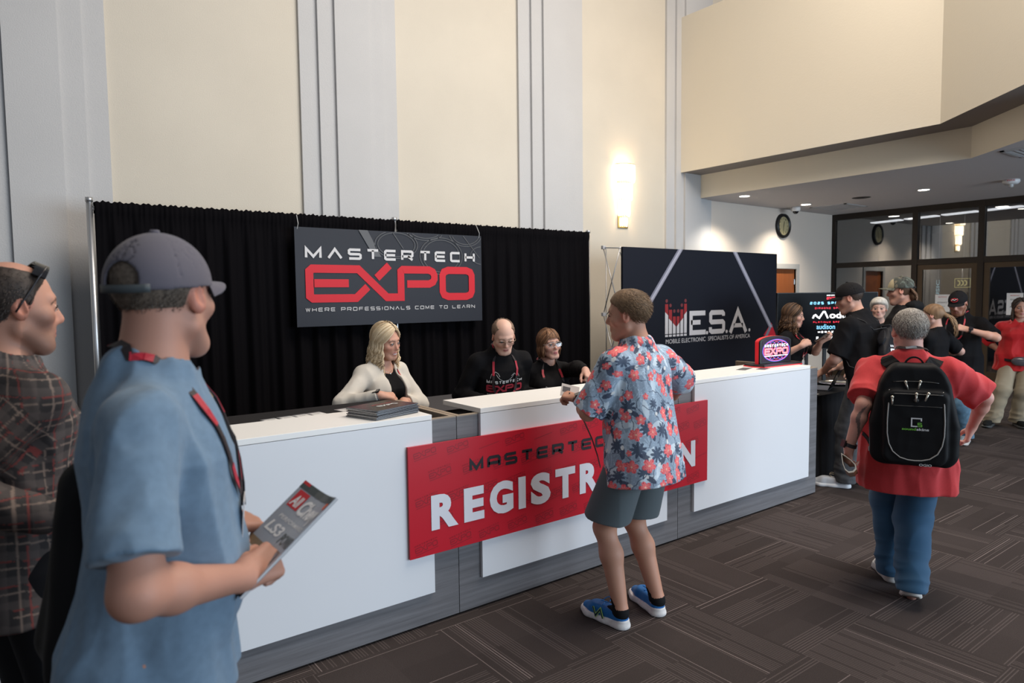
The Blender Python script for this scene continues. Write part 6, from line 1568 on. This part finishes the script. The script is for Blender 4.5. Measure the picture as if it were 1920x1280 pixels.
def make_black_cap_man():
    pos = A_([5.74, -.13]); f = nrm([.10, .99, 0])
    p = Fig('man in a black T-shirt and black cap with a drawstring bag leaning to the table', pos, f, h=1.77, hc=(5.697, -0.024, 1.610), lean=13, twist=6, head=(-30, -16, 0), wide=.03, vox=.0055, skin=(.56,.30,.215),
            feet={-1: ([5.64, -.02], -32, 0), 1: ([5.95, -.14], 12, 0)},
            wl=((5.618, 0.133, 0.985), [-.25,.75,-.55], [-.6,.1,.75], 35, 20), wr=([6.0,.20,.98], [0,.9,-.3], [.3,0,.95], 35, 20), el=[-.8,-.6,0], er=[1,-.4,-.2])
    globals()['BLK'] = p
    p.body(stubble=(.3,.17,.12,.4)); p.eyes((.1,.1,.1), (0,-.3))
    p.shirt(blk_c, grow=.016, hem=-.16, sleeve=.86, sl_r=(.062,.072), neck=.068, fold=.006, seed=15)
    p.trousers(fabric('grey_camo_cargo', (.07,.072,.078), var=(14,.35)), r=(.096,.088,.082,.072), fold=.010, seed=16, vox=.006)
    p.shoes(fabric('white_canvas', (.60,.62,.66)), mat('white_rubber', (.70,.70,.72), .5), laces=mat('cream_lace', (.6,.5,.35), .6), vox=.0045)
    p.hair_short((.045,.028,.02), thick=.006, fuzz=2500, flen=.008, seed=9); p.cap(fabric('black_cap_cloth', (.014,.013,.014), .7), back_open=False, brimlen=.075, tilt=3)
    b = None
def make_white_hair_woman():
    hc = A_((7.932, 0.768, 1.455)); f = nrm([-.85, -.45, 0])
    p = Fig('woman with short white hair half hidden behind the man in the black cap', hc[:2]-f[:2]*.02, f, h=1.615, hc=hc, sex='f', head=(5, 0, 0), vox=.0075, skin=(.60,.36,.28)); p.body(lip=(.5,.2,.18)); p.eyes((.1,.12,.14))
    p.shirt(fabric('charcoal_top', (.02,.02,.022)), grow=.014, hem=-.2, longsl=True, seed=17, vox=.009); p.trousers(fabric('black_denim'), vox=.014); p.shoes(fabric('dark_shoe'), mat('sole_dark'), vox=.01)
    p.hair_short((.42,.38,.33), thick=.022, fuzz=3500, flen=.02, color2=(.72,.68,.62), top=.012, seed=10, line=((-.115,-.075),(-.05,-.07),(-.03,-.05),(-.012,-.01),(.018,.01),(.035,.045),(.06,.06),(.09,.072)))
def make_camo_man():
    hc = A_((6.866, 0.080, 1.655)); f = nrm([-.42, .91, 0])
    p = Fig('tall man in a camouflage cap and black hoodie seen in profile', hc[:2]-f[:2]*.02, f, h=1.83, hc=hc, head=(0, -6, 0), wide=.03, vox=.006, skin=(.55,.29,.21)); p.body(); p.eyes()
    p.shirt(fabric('black_fleece', (.011,.011,.012)), grow=.022, hem=-.15, longsl=True, sl_r=(.07,.056), neck=.080, fold=.007, seed=18, vox=.007)
    def hood(P): Q = p.toU(P)/p.S; d = ell(Q, [0,-.075,.515], [.125,.085,.060])-.006*folds(Q, 22, 4); d = smax(d, -ell(Q, [0,-.01,.56], [.085,.085,.08]), .01); return d*p.S
    p.cloth('hood', hood, fabric('black_fleece'), .006, [p.nb], .2)
    p.trousers(fabric('black_denim'), vox=.012); p.shoes(fabric('dark_shoe'), mat('sole_dark'), vox=.01)
    p.cap(dyed('camo_cloth'), colf=camo(p), brim_m=mat('camo_brim', (.11,.11,.085), .8, var=(60,.5)), back_open=True, tilt=5, brimlen=.078)
    base = lambda Q: smax(smin(smax(p.d_skull(Q)-.008, np.interp(Q[:,1], [-.2,-.02,.0,.03], [-.3,-.06,.01,.05])-Q[:,2], .01), ell(Q, [0,-.10,-.065], [.062,.035,.055]), .02), Q[:,2]-.06, .01)
    pts = []; rng = np.random.default_rng(4)
    for _ in range(110):
        x = rng.uniform(-.07,.07); ph = rng.uniform(0,6.28); pts.append([[x*(1-.1*t), -.075-.045*math.sin(t*2.2)+.006*math.sin(t*14+ph), .02-.14*t+.0*t] for t in np.linspace(0,1,10)])
    p.strands(pts, (.07,.035,.02), (.25,.14,.08), r=.004, base=base, seed=6)
def make_ponytail_woman():
    hc = A_((7.371, -0.006, 1.405)); f = nrm([.1, .99, 0])
    p = Fig('woman with a messy ponytail in a black polo facing the glass doors', hc[:2]-f[:2]*.02, f, h=1.60, hc=hc, sex='f', head=(-20, -8, 4), vox=.0065, skin=(.55,.31,.24), wide=.02,
            wl=((7.530, 0.098, 1.073), [-.5,.8,.1], [-.3,.2,.9], 40, 20), wr=((7.788, 0.087, 1.015), [-.5,.8,.1], [-.3,.2,.9], 40, 20), el=[-.9,-.3,-.8], er=[1,-.4,-.8]); p.body(); p.eyes()
    p.shirt(blk_c, grow=.014, hem=-.2, sleeve=.78, sl_r=(.066,.066), neck=.068, fold=.005, seed=19); p.trousers(fabric('blue_denim'), vox=.012); p.shoes(fabric('dark_shoe'), mat('sole_dark'), vox=.01)
    base = lambda Q: smin(smax(p.d_skull(Q)-.009, np.interp(Q[:,1], [-.2,-.04,.0,.05,.09], [-.075,-.06,.0,.04,.09])-Q[:,2], .01), rc(Q, [0,-.105,.02], [0,-.13,-.02], .022, .02), .012)
    rng = np.random.default_rng(8); pts = []
    for _ in range(120):
        a = rng.uniform(0,6.28); L = rng.uniform(.16,.27); sp = rng.uniform(.3,1); ph = rng.uniform(0,6)
        pts.append([[.008*math.cos(a)+.10*t**1.2*(.3+.9*sp)+.02*math.sin(t*9+ph)*t, -.115-.05*math.sin(t*2.5)*(.5+sp)-.03*t, .015+.008*math.sin(a)-L*t**1.1+.012*math.sin(t*11+ph)*t] for t in np.linspace(0,1,14)])
    p.strands(pts, (.16,.085,.045), (.48,.30,.16), r=.0032, base=base, seed=7)
def make_bearded_man():
    pos = A_([8.32, .10]); f = nrm([-.985, -.05, 0])
    p = Fig('bearded man in a black polo and logo cap before the glass doors', pos, f, h=1.755, hc=(8.309, 0.114, 1.516), head=(0, -24, 0), wide=.05, belly=.04, vox=.006, skin=(.60,.32,.23),
            wl=((8.099, -0.065, 1.241), [-.35,.75,.25], [-.7,-.3,.6], 45, 20), wr=([7.98,.33,1.12], [-.5,-.7,0], [-.4,.2,.8], 45, 20), el=[.35,-.85,-.35], er=[0,1,-.6])
    p.body(stubble=(.24,.075,.03,.95), brow=(.2,.08,.04)); p.eyes((.1,.1,.1), (0,-.5))
    def beard(P): Q = p.toH(P); M = Q.copy(); M[:,0] = np.abs(M[:,0]); d = smin(rc(M, [.058,.018,-.045], [.03,.058,-.098], .017, .019), rc(M, [.03,.058,-.098], [0,.078,-.112], .019, .024), .02); d = smin(d, rc(M, [0,.096,-.052], [.026,.082,-.066], .005, .005), .006); return (d-.003*noise(Q, 160, 2))*p.S
    p.cloth('beard', beard, mat('ginger_beard', (.22,.075,.03), .7, bump=(400,.8,.003)), .004, [p.hc], .14)
    p.shirt(blk_c, grow=.018, hem=-.17, sleeve=.82, sl_r=(.064,.074), neck=.068, fold=.006, seed=20); p.trousers(fabric('faded_denim', (.10,.19,.27), b=(700,.4,.0015), var=(20,.3)), vox=.008, seed=21, fold=.009)
    p.shoes(fabric('grey_knit_shoe'), mat('cream_sole'), vox=.006)
    p.hair_short((.08,.035,.02), thick=.006, fuzz=1500, flen=.007, seed=11); p.cap(fabric('black_cap_cloth'), back_open=False, tilt=2, brimlen=.072)
    ms = [mat('cap_print_red', (.5,.02,.03), .6), mat('shirt_print_white')]
    c = p.fromH([0, .14, .075]); p.decal([(stroke(arc(0,0,.032,0,360,24,.016), .006), 0), (stroke([(-.03,-.006),(-.012,.008),(.0,.0),(.03,.012)], .006), 1)], ms, lambda P: ell(p.toH(P)-A_([0,-.01,.036]), [0,-.004,0], [.0925,.1145,.0945])*p.S, c, -p.H[:,0], p.H[:,2], 'cap_logo')
    c = p.U([-.095*-1*-1, .2, .36]); c = p.U([.085*-1, .2, .37]); p.decal([(stroke(arc(0,0,.04,0,360,20,.011), .006), 0), (stroke([(-.035,0),(.035,.0)], .008), 1)], ms, p.P['shirt'], c, -p.Ub[:,0], p.Ub[:,2], 'chest_logo')
    p.lanyard(lan_k, m2=lan_r, drop=.28, gap=.085); p.watch(-1, mat('watch_black'), t=.015, r=.033)
    root = A_(p.e.location[:]); 
def make_red_woman():
    hc = A_((9.927, 0.021, 1.426)); f = nrm([-.93, -.38, 0])
    p = Fig('woman in a red polo shirt and khaki trousers at the right edge', hc[:2]-f[:2]*.02, f, h=1.675, hc=hc, sex='f', wide=.05, belly=.03, head=(-4, 0, 0), vox=.006, skin=(.50,.26,.18),
            feet={1: ([9.62,.20], 18, 0), -1: ([9.83,-.02], -16, 0)}, wr=([9.93,.18,.86], [.9,-.3,-.2], [.2,.5,0], 30, 20), wl=([9.95,-.10,.86], [.9,.3,-.2], [.2,-.5,0], 30, 20), er=[.2,1,0], el=[.2,-1,0])
    p.body(lip=(.5,.14,.12)); p.eyes((.05,.03,.02))
    p.shirt(fabric('red_polo_knit', (.52,.010,.012), .6), grow=.022, hem=-.13, sleeve=1.0, sl_r=(.062,.068), neck=.070, neckdrop=.02, fold=.009, seed=22)
    p.trousers(fabric('khaki_twill', (.33,.265,.18)), r=(.100,.092,.088,.088), fold=.010, seed=23, vox=.006); p.shoes(fabric('black_canvas', (.012,.012,.012)), mat('sole_dark'), vox=.006)
    base = lambda Q: smax(smin(smax(p.d_skull(Q)-.009, np.interp(Q[:,1], [-.2,.02,.05,.075,.10], [-.3,-.02,.05,.085,.10])-Q[:,2], .01), smax(ell(Q, [0,-.06,-.07], [.075,.05,.13]), -Q[:,2]-.2, .02), .02), -(ell(Q, [0,.080,-.02], [.064,.10,.115])), .008)
    p.strands(path_long(9, 130, .20, wave=.006, wide=1.0), (.022,.014,.010), (.09,.06,.045), r=.004, base=base, seed=8)
    root = A_(p.e.location[:])
    for k in (1, -1):
        b = MB(); c = p.fromH([k*.083,.0,-.050])-root; b.tube([c+p.H@A_([0,.012*math.cos(a),.014*math.sin(a)]) for a in np.linspace(0,6.28,14)[:-1]], .0018, 5, closed=True); b.build('earring', mat('silver', (.7,.68,.65), .2, .9), p.e, True)
    # belt bag worn at the waist
    t = empty('belt_bag', tuple(p.U([-.03,.20,.0])), 'clear and black belt bag worn at the waist of the woman in red', 'bag'); rt = A_(t.location[:])
    def bag(P): Q = (P-rt)@p.B; return smax(ell(Q, [0,.01,0], [.12,.045,.065]), np.abs(Q[:,2])-.055, .01)
    sdf_obj('pouch', bag, [rt], .16, .005, mat('vinyl_smoke', (.10,.09,.10), .08), t); b = MB(); b.tube([rt*0+p.B@A_([x,.052-2*x*x,.03]) for x in np.linspace(-.1,.1,9)], .004, 5); b.build('zip', mat('silver'), t, True)
    b = MB(); q = []
    for a in np.linspace(-2.0, 2.0, 26): q.append(p.U([.235*math.sin(a), .185*math.cos(a)+.01, .05-.05*math.cos(a)])-rt)
    b.tube(q, 0, flat=(.03,.003), up=[tuple(p.B@A_([math.sin(a), math.cos(a), 0])) for a in np.linspace(-2.0,2.0,26)]); b.build('strap', mat('strap_black', (.012,.012,.012), .6), t)

for fn in (make_blue_man, make_plaid_man, make_blonde, make_bald, make_glasses_woman, make_floral_man, make_red_man, make_brunette, make_black_cap_man, make_white_hair_woman, make_camo_man, make_ponytail_woman, make_bearded_man, make_red_woman):
    fn()

# ------------------------------------------------------------------ bags and things held in hands
def oriented(t, x, y, z):
    t.rotation_euler = Matrix([[x[i], y[i], z[i]] for i in range(3)]).to_euler()
cRn, cUn, cFn = A_(cR[:]), A_(cU[:]), A_(cF[:])
# open magazine of the man in blue
up = nrm(.62*cRn+.66*cUn+.42*cFn); w = nrm(.38*cRn-.20*cUn-.90*cFn); w = nrm(w-up*(w@up)); nn = np.cross(w, up)
t = empty('car_magazine', (0.474, -1.398, 1.122), 'glossy grey car magazine held up by the man in the grey-blue T-shirt', 'magazine'); oriented(t, w, up, nn)
MW, MH = .205, .27
def bend(x): return -.020*math.sin((x/MW+.5)*math.pi)*1.0
def sheet(mb, z0, thick, mi=0, x0=-MW/2, x1=MW/2, y0=-MH/2, y1=MH/2, n=12):
    vs = []
    for s_ in (0, thick):
        for i in range(n+1):
            x = x0+(x1-x0)*i/n
            for y in (y0, y1): vs.append((x, y, z0+s_+bend(x)))
    N = (n+1)*2; fs = [(2*i, 2*i+1, 2*i+3, 2*i+2) for i in range(n)]+[(N+2*i, N+2*i+2, N+2*i+3, N+2*i+1) for i in range(n)]
    fs += [(2*i, 2*i+2, N+2*i+2, N+2*i) for i in range(n)]+[(2*i+1, N+2*i+1, N+2*i+3, 2*i+3) for i in range(n)]+[(0, N, N+1, 1), (2*n, 2*n+1, N+2*n+1, N+2*n)]
    mb.add(vs, fs, mi)
def onpage(mb, g, mi, z=.0062):
    V, F = g; mb.add([(x, y, z+bend(x)) for x, y in V], F, mi)
def sub2(g, n=6):      # split a flat rectangle so that it follows the curl
    (x0, y0), (x1, y1) = g; V = []; F = []
    for i in range(n+1): x = x0+(x1-x0)*i/n; V += [(x, y0), (x, y1)]
    for i in range(n): F.append((2*i, 2*i+2, 2*i+3, 2*i+1))
    return V, F
m = MB(); sheet(m, 0, .0045, 0, -MW/2+.001, MW/2-.001, -MH/2+.001, MH/2-.001); m.build('pages', mat('page_edges'), t)
m = MB(); sheet(m, .0046, .0008, 0); sheet(m, -.001, .0008, 0)
onpage(m, sub2(((-MW/2, .115), (MW/2, MH/2))), 1, .0058); onpage(m, sub2(((-MW/2, MH/2-.008), (-MW/2+.03, MH/2))), 3, .006)
onpage(m, sub2(((-.09, .065), (-.045, .112))), 3); onpage(m, bfont('All', -.086, .070, .036, .030, .03, .2), 2, .0066)
onpage(m, bfont('Chevy', -.042, .048, .125, .055, .04, .25), 2, .0066); onpage(m, bfont('PERFORMANCE', -.08, .034, .15, .010, .01, .2), 2)
onpage(m, bfont('LS3', -.09, -.005, .07, .028, .03, .2), 2); onpage(m, bfont('POWER', -.01, -.012, .10, .028, .03, .2), 1)
onpage(m, sub2(((-.02, -.065), (.07, -.022))), 1); onpage(m, sub2(((-.015, -.060), (.065, -.027))), 4, .0066)
onpage(m, sub2(((-MW/2, -.135), (-.03, -.03))), 5); onpage(m, sub2(((-.03, -.125), (.05, -.075))), 6); onpage(m, sub2(((-.085, -.10), (-.045, -.05))), 2, .0066); onpage(m, sub2(((-.01, -.115), (.03, -.09))), 1, .0066)
onpage(m, sub2(((.07, .098), (.095, .115))), 7, .0068)
m.build('cover', [mat('cover_grey', (.30,.33,.38), .3), mat('cover_dark', (.05,.065,.07), .3), mat('print_white'), mat('cover_red', (.5,.02,.03), .4), mat('cover_blue', (.05,.12,.2), .3), mat('cover_tan', (.22,.16,.10), .4), mat('cover_beige', (.4,.37,.32), .4), mat('cover_orange', (.75,.12,.03), .4)], t)

# black backpack on the back of the man in blue
if 'BLUE' in globals():
    p = BLUE; c = p.U([-.09, -.135, .12]); t = empty('backpack', tuple(c), 'plain black backpack worn by the man in the grey-blue T-shirt', 'backpack'); oriented(t, p.Ub[:,0], p.Ub[:,1], p.Ub[:,2])
    def pk(P): Q = P; d = rc(np.stack([np.abs(Q[:,0])*.85, Q[:,1]*1.0, Q[:,2]], 1), [.06,0,-.22], [.04,0,.16], .06, .05); d = smin(d, rc(Q, [0,-.035,-.18], [0,-.03,.0], .06, .045), .04); return d-.004*folds(Q, 16, 3)
    sdf_obj('pack_body', pk, [(-.16,-.16,-.32),(.16,.1,.27)], .03, .006, fabric('black_nylon', (.010,.010,.011), .6), t, origin=(0,0,0))
    b = MB()
    for k in (-1,):
        q = []
        for a in np.linspace(0, 1, 14):
            v = A_([k*(.085+.02*a), -.16+.02, .42-.0*a]); th = a*math.pi; pnt = p.U([k*.105, -.02-.135*math.cos(th), .30+.165*math.sin(th)-.1*a]); q.append(pnt)
        P = A_(q); f = p.P['shirt']
        for it in range(12):
            d = f(P)-.012; e = 1e-3; gr = np.stack([f(P+A_(u_)*e)-f(P-A_(u_)*e) for u_ in np.eye(3)], 1); gr /= np.linalg.norm(gr, axis=1)[:, None]+1e-9; P = P-gr*d[:, None]*.6
        Ml = np.stack([p.Ub[:,0], p.Ub[:,1], p.Ub[:,2]], 1); L = (P-c)@Ml; b.tube([tuple(v) for v in L], 0, flat=(.06,.012), up=[tuple(v) for v in (gr@Ml)])
    b.build('shoulder_straps', fabric('black_nylon'), t)

# the printed backpack of the man in red
if 'RED' in globals():
    p = RED; c = p.U([0, -.272, .215]); t = empty('backpack', tuple(c), 'black backpack with grey piping and a green and white logo on the man in red', 'backpack')
    bx, by, bz = p.Ub[:,0], p.Ub[:,1], p.Ub[:,2]; oriented(t, bx, by, bz); Ml = np.stack([bx, by, bz], 1)
    HW, HH, HD = .195, .265, .085
    def pk(P):
        Q = P.copy(); x = np.abs(Q[:,0]); z = Q[:,2]; taper = np.interp(z, [-HH, -.05, HH*.6, HH], [.98, 1.0, .78, .55]); xs = x/taper
        qx = xs-(HW-.06); qz = np.abs(z)-(HH-.07); qy = np.abs(Q[:,1])-(HD-.045)
        m_ = np.maximum; d2 = np.sqrt(m_(qx,0)**2+m_(qz,0)**2)+np.minimum(m_(qx,qz),0)-.035; d = np.sqrt(m_(d2,0)**2+m_(qy,0)**2)+np.minimum(m_(d2,qy),0)-.03
        q2x = x-(.135-.04); q2z = np.abs(z+.055)-(.19-.05); q2y = np.abs(Q[:,1]+.075)-.018
        e2 = np.sqrt(m_(q2x,0)**2+m_(q2z,0)**2)+np.minimum(m_(q2x,q2z),0)-.03; e3 = np.sqrt(m_(e2,0)**2+m_(q2y,0)**2)+np.minimum(m_(e2,q2y),0)-.018
        return smin(d, e3, .012)-.0025*folds(Q, 18, 5)-.0015*noise(Q, 40, 3)
    nyl = fabric('black_nylon', (.010,.010,.011), .6); F0 = pk
    sdf_obj('pack_body', pk, [(-.22,-.15,-.28),(.22,.1,.28)], .02, .0045, nyl, t, origin=(0,0,0))
    def surf(x, z, off=.002):
        lo_, hi_ = -.30, -.02; P = A_([[x, lo_, z]], float)
        for _ in range(60): P[:,1] += max(-.01, min(.02, float(F0(P)[0])*.8))
        return (x, P[0,1]-off, z)
    def line(pts, r, name, mt, n=5):
        b = MB(); b.tube([surf(x, z, r*.3) for x, z in pts], r, n); return b.build(name, mt, t, True)
    U_ = [(-.118,.135),(-.122,.05),(-.124,-.03),(-.124,-.10)]+[(-.124+.04-.04*math.cos(a), -.10-.0-.115*math.sin(a)*1.0) for a in np.linspace(.1, 1.3, 8)]
    half = [(-.116,.13),(-.121,.06),(-.125,-.02),(-.124,-.09),(-.116,-.14),(-.098,-.18),(-.065,-.208),(-.03,-.218),(0,-.220)]
    line(half+[(-x, z) for x, z in half[::-1][1:]], .0032, 'piping', mat('piping_grey', (.33,.31,.29), .5))
    line([(x, .175-.5*x*x) for x in np.linspace(-.10, .10, 11)], .003, 'zip_line', mat('zip_black', (.02,.02,.02), .4)); line([(x, .115) for x in np.linspace(-.115, .115, 11)], .003, 'zip_line', mat('zip_black')); line([(x, .055) for x in np.linspace(-.112, .112, 11)], .0025, 'zip_line', mat('zip_black'))
    for x, z, a in ((-.045,.172,-.3),(.02,.176,.25),(.0,.118,.05),(.052,.122,.4),(-.105,.098,.0)):
        b = MB(); s0 = A_(surf(x, z, .006)); b.tube([s0, s0+A_([-math.sin(a)*.038, -.004, -.038])], [.006,.0035], 6); b.ball(tuple(s0), .008, 6); b.build('zip_pull', mat('pull_chrome', (.55,.50,.42), .3, .7), t, True)
    ms = [mat('embroidery_white', (.6,.6,.6), .6), mat('embroidery_green', (.14,.42,.04), .6)]
    def flatd(geo, name):
        b = MB()
        for (V, F), mi in geo:
            y = surf(sum(v[0] for v in V)/len(V), sum(v[1] for v in V)/len(V), .0065)[1]; b.add([(a, y, z) for a, z in V], F, mi)
        b.build(name, ms, t)
    flatd([(stroke([(.008,-.045),(-.018,-.045),(-.018,-.005),(.024,-.005),(.024,-.018)], .006), 0), (stroke([(.026,-.028),(.010,-.028),(.010,-.036),(.026,-.036),(.026,-.045),(.010,-.045)], .0045), 1), (bfont('sound', -.060, -.066, .062, .013, .03), 1), (bfont('skins', .004, -.066, .054, .013, .03), 0)], 'logo')
    flatd([(bfont('OGIO', .02, -.246, .055, .012, .02), 0)], 'maker_mark')
    b = MB(); s0 = A_(surf(0, .085, .003)); b.ball(tuple(s0), .012, 8, sc=(1,.4,1)); b.build('button', mat('zip_black'), t, True)
    # handle loop and shoulder straps
    b = MB(); b.tube([(.045*math.cos(a), -.0+.03, .235+.055*math.sin(a)) for a in np.linspace(0, math.pi, 14)], 0, flat=(.022,.008), up=[(math.cos(a), 0, math.sin(a)) for a in np.linspace(0, math.pi, 14)]); b.build('handle', nyl, t)
    f = p.P['shirt']
    def strap(k, ctrl, wdt, name, th=.010):
        ctrl = A_(ctrl); tt = np.linspace(0, len(ctrl)-1, 22); P = A_([p.U(np.array([np.interp(q, range(len(ctrl)), ctrl[:, j]) for j in range(3)])*A_([k,1,1])) for q in tt])
        for it in range(14):
            d = np.minimum(f(P), p.d_body(P))-th*.6; e = 1e-3; gr = np.stack([f(P+A_(u_)*e)-f(P-A_(u_)*e) for u_ in np.eye(3)], 1); gr /= np.linalg.norm(gr, axis=1)[:, None]+1e-9
            st_ = np.maximum(-d, 0)+np.minimum(-d, 0)*.35; P = P+gr*st_[:, None]*.7
        for _ in range(3): P[1:-1] = P[1:-1]*.5+(P[:-2]+P[2:])*.25
        L = (P-c)@Ml; b = MB(); b.tube([tuple(v) for v in L], 0, flat=(wdt, th), up=[tuple(v) for v in (gr@Ml)]); return b.build(name, nyl, t)
    for k in (1, -1):
        strap(k, [(.02,-.235,.42),(.07,-.19,.455),(.115,-.12,.485),(.135,-.02,.50),(.135,.08,.46),(.13,.15,.38),(.135,.17,.28),(.17,.15,.16)], .07, 'shoulder_strap')
        s2 = strap(k, [(.17,.15,.16),(.23,.05,.10),(.235,-.10,.04),(.19,-.22,-.02)], .02, 'lower_strap', .004)
        e0 = (p.U([k*.20, -.235, -.005])-c)@Ml; MB().box(e0[0]-.014, e0[1]-.004, e0[2]-.012, e0[0]+.014, e0[1]+.004, e0[2]+.012).build('strap_tab', mat('tab_white', (.7,.7,.7), .5), t)
    # rolled magazine in his left hand
    hd = p.arm[-1][2]+nrm(p.arm[-1][3][1])*.085; t = empty('rolled_magazine', tuple(hd+A_([.0,0,-.01])), 'folded magazine with white page edges in the left hand of the man in red', 'magazine')
    yv = nrm(.85*cFn+.45*cRn-.25*cUn); xv = nrm(.5*cRn-.8*cUn); xv = nrm(xv-yv*(xv@yv)); oriented(t, xv, yv, np.cross(xv, yv))
    loop = [(.0,-.012,)]+[(-.012+.0*a, 0) for a in ()]
    teardrop = [(-.055,.0),(-.03,.012),(.0,.024),(.03,.030),(.052,.022),(.060,.0),(.052,-.022),(.03,-.030),(.0,-.024),(-.03,-.012)]
    b = MB(); n = len(teardrop)
    for (r0, r1, mi) in ((1.0, .86, 0), (1.03, 1.0, 1)):
        vs = []; 
        for yy in (-.09 if mi == 0 else -.088, .15):
            for q in (r0, r1): vs += [((x-.0)*q, yy, z*q) for x, z in teardrop]
        fs = []
        for i in range(n):
            j = (i+1) % n; fs += [(i, j, n+j, n+i), (2*n+i, 3*n+i, 3*n+j, 2*n+j), (i, 2*n+i, 2*n+j, j), (n+i, n+j, 3*n+j, 3*n+i)]
        b.add(vs, fs, mi)
    b.build('pages', [mat('page_cream', (.62,.58,.50), .7), mat('cover_brown', (.20,.09,.04), .35, var=(30,.5))], t, False)

# drawstring bag of the man in the black cap
if 'BLK' in globals():
    p = BLK; c = p.U([.035, -.20, .18]); t = empty('drawstring_bag', tuple(c), 'black drawstring bag with white print worn by the man in the black cap', 'bag')
    bx, by, bz = p.Ub[:,0], p.Ub[:,1], p.Ub[:,2]; ang = math.radians(-10); bx2 = bx*math.cos(ang)+bz*math.sin(ang); bz2 = bz*math.cos(ang)-bx*math.sin(ang); oriented(t, bx2, by, bz2); Ml = np.stack([bx2, by, bz2], 1)
    def bg(P):
        z = P[:,2]; w_ = np.interp(z, [-.22,-.17,-.05,.08,.15,.185,.20], [.13,.165,.17,.145,.085,.035,.045]); d_ = np.interp(z, [-.22,-.17,-.05,.08,.15,.185,.20], [.02,.045,.06,.05,.04,.028,.035])
        q = ((np.abs(P[:,0])/w_)**2.6+(np.abs(P[:,1])/d_)**2.6)**(1/2.6); a = np.arctan2(P[:,0], P[:,1]); pl_ = .006*np.sin(P[:,0]*190/(1+6*np.clip(.16-z,0,1)))*np.clip((z+.02)/.12, 0, 1)
        return smax((q-1)*np.minimum(w_, d_)*.9, np.maximum(z-.205, -.215-z), .015)-pl_-.003*noise(P, 24, 2)
    sdf_obj('bag_body', bg, [(-.19,-.09,-.23),(.19,.09,.22)], .02, .005, fabric('bag_nylon', (.013,.013,.016), .45), t, origin=(0,0,0))
    g = [(techno('MASTERTECH', -.11, .005, .22, .020, .0045, .25), 0), (expo_logo(-.115, -.055, .23, .048, .10), 0), (techno('WHERE PROFESSIONALS COME TO LEARN', -.11, -.068, .22, .006, .0013, .36), 0), (bfont('siriusXM', -.12, -.125, .21, .042, .05), 0)]
    b = MB()
    for (V, F), mi in g:
        P = A_([[x, -.12, z] for x, z in V], float)
        for _ in range(40): P[:,1] += np.clip(bg(P)*.8, -.01, .02)
        b.add([(x, y-.004, z) for x, y, z in P], F, mi)
    b.build('print', [mat('bag_print_white', (.7,.7,.7), .5)], t)
    b = MB()
    for k in (1, -1):
        q = [(k*.012, -.02, .19)]
        for v in ((k*.06,-.13,.36),(k*.10,-.10,.43),(k*.135,-.02,.475),(k*.14,.06,.44),(k*.15,.13,.33),(k*.19,.02,.1),(k*.16,-.12,.0)):
            P = A_([p.U(v)]); f = p.P['shirt']
            for it in range(10):
                d = f(P)-.006; e = 1e-3; gr = np.stack([f(P+A_(u_)*e)-f(P-A_(u_)*e) for u_ in np.eye(3)], 1); gr /= np.linalg.norm(gr, axis=1)[:, None]+1e-9; P = P-gr*d[:, None]*.7
            q.append(tuple((P[0]-c)@Ml))
        b.tube(q, .0035, 6)
    b.build('cord', mat('cord_black', (.02,.02,.022), .6), t, True)
# caps on the right table
def loose_cap(x, y, z, rz, label):
    t = empty('folded_cap', (x, y, z), label, 'cap', rz); fb = fabric('black_cap_cloth')
    sdf_obj('crown', lambda P: smax(smax(ell(P, [0,0,0], [.085,.10,.075]), -ell(P, [0,0,-.006], [.08,.095,.07]), .002), -P[:,2], .003)-.001*noise(P, 40, 1), [(-.1,-.11,0),(.1,.11,.09)], .01, .005, fb, t, origin=(0,0,0))
    vs = []
    for sg in (0, .004):
        for i in range(11):
            a = math.radians(-60+12*i)
            for q in (0, .5, 1): vs.append((.083*math.sin(a), .098*math.cos(a)+.07*q*max(0, math.cos(a*1.35)), .006+sg-.012*abs(math.sin(a))**2*q))
    fs = [(i*3+j, (i+1)*3+j, (i+1)*3+j+1, i*3+j+1) for i in range(10) for j in (0, 1)]; fs += [tuple(33+a for a in f[::-1]) for f in fs]; fs += [(i*3+2, (i+1)*3+2, 33+(i+1)*3+2, 33+i*3+2) for i in range(10)]
    new_obj('brim', vs, fs, fb, t, True)
loose_cap(5.60, .40, .762, 2.2, 'black cap lying upside on the black table nearest the counter end')
loose_cap(5.86, .50, .762, 1.2, 'black cap behind the other cap on the black table near the leaning man')
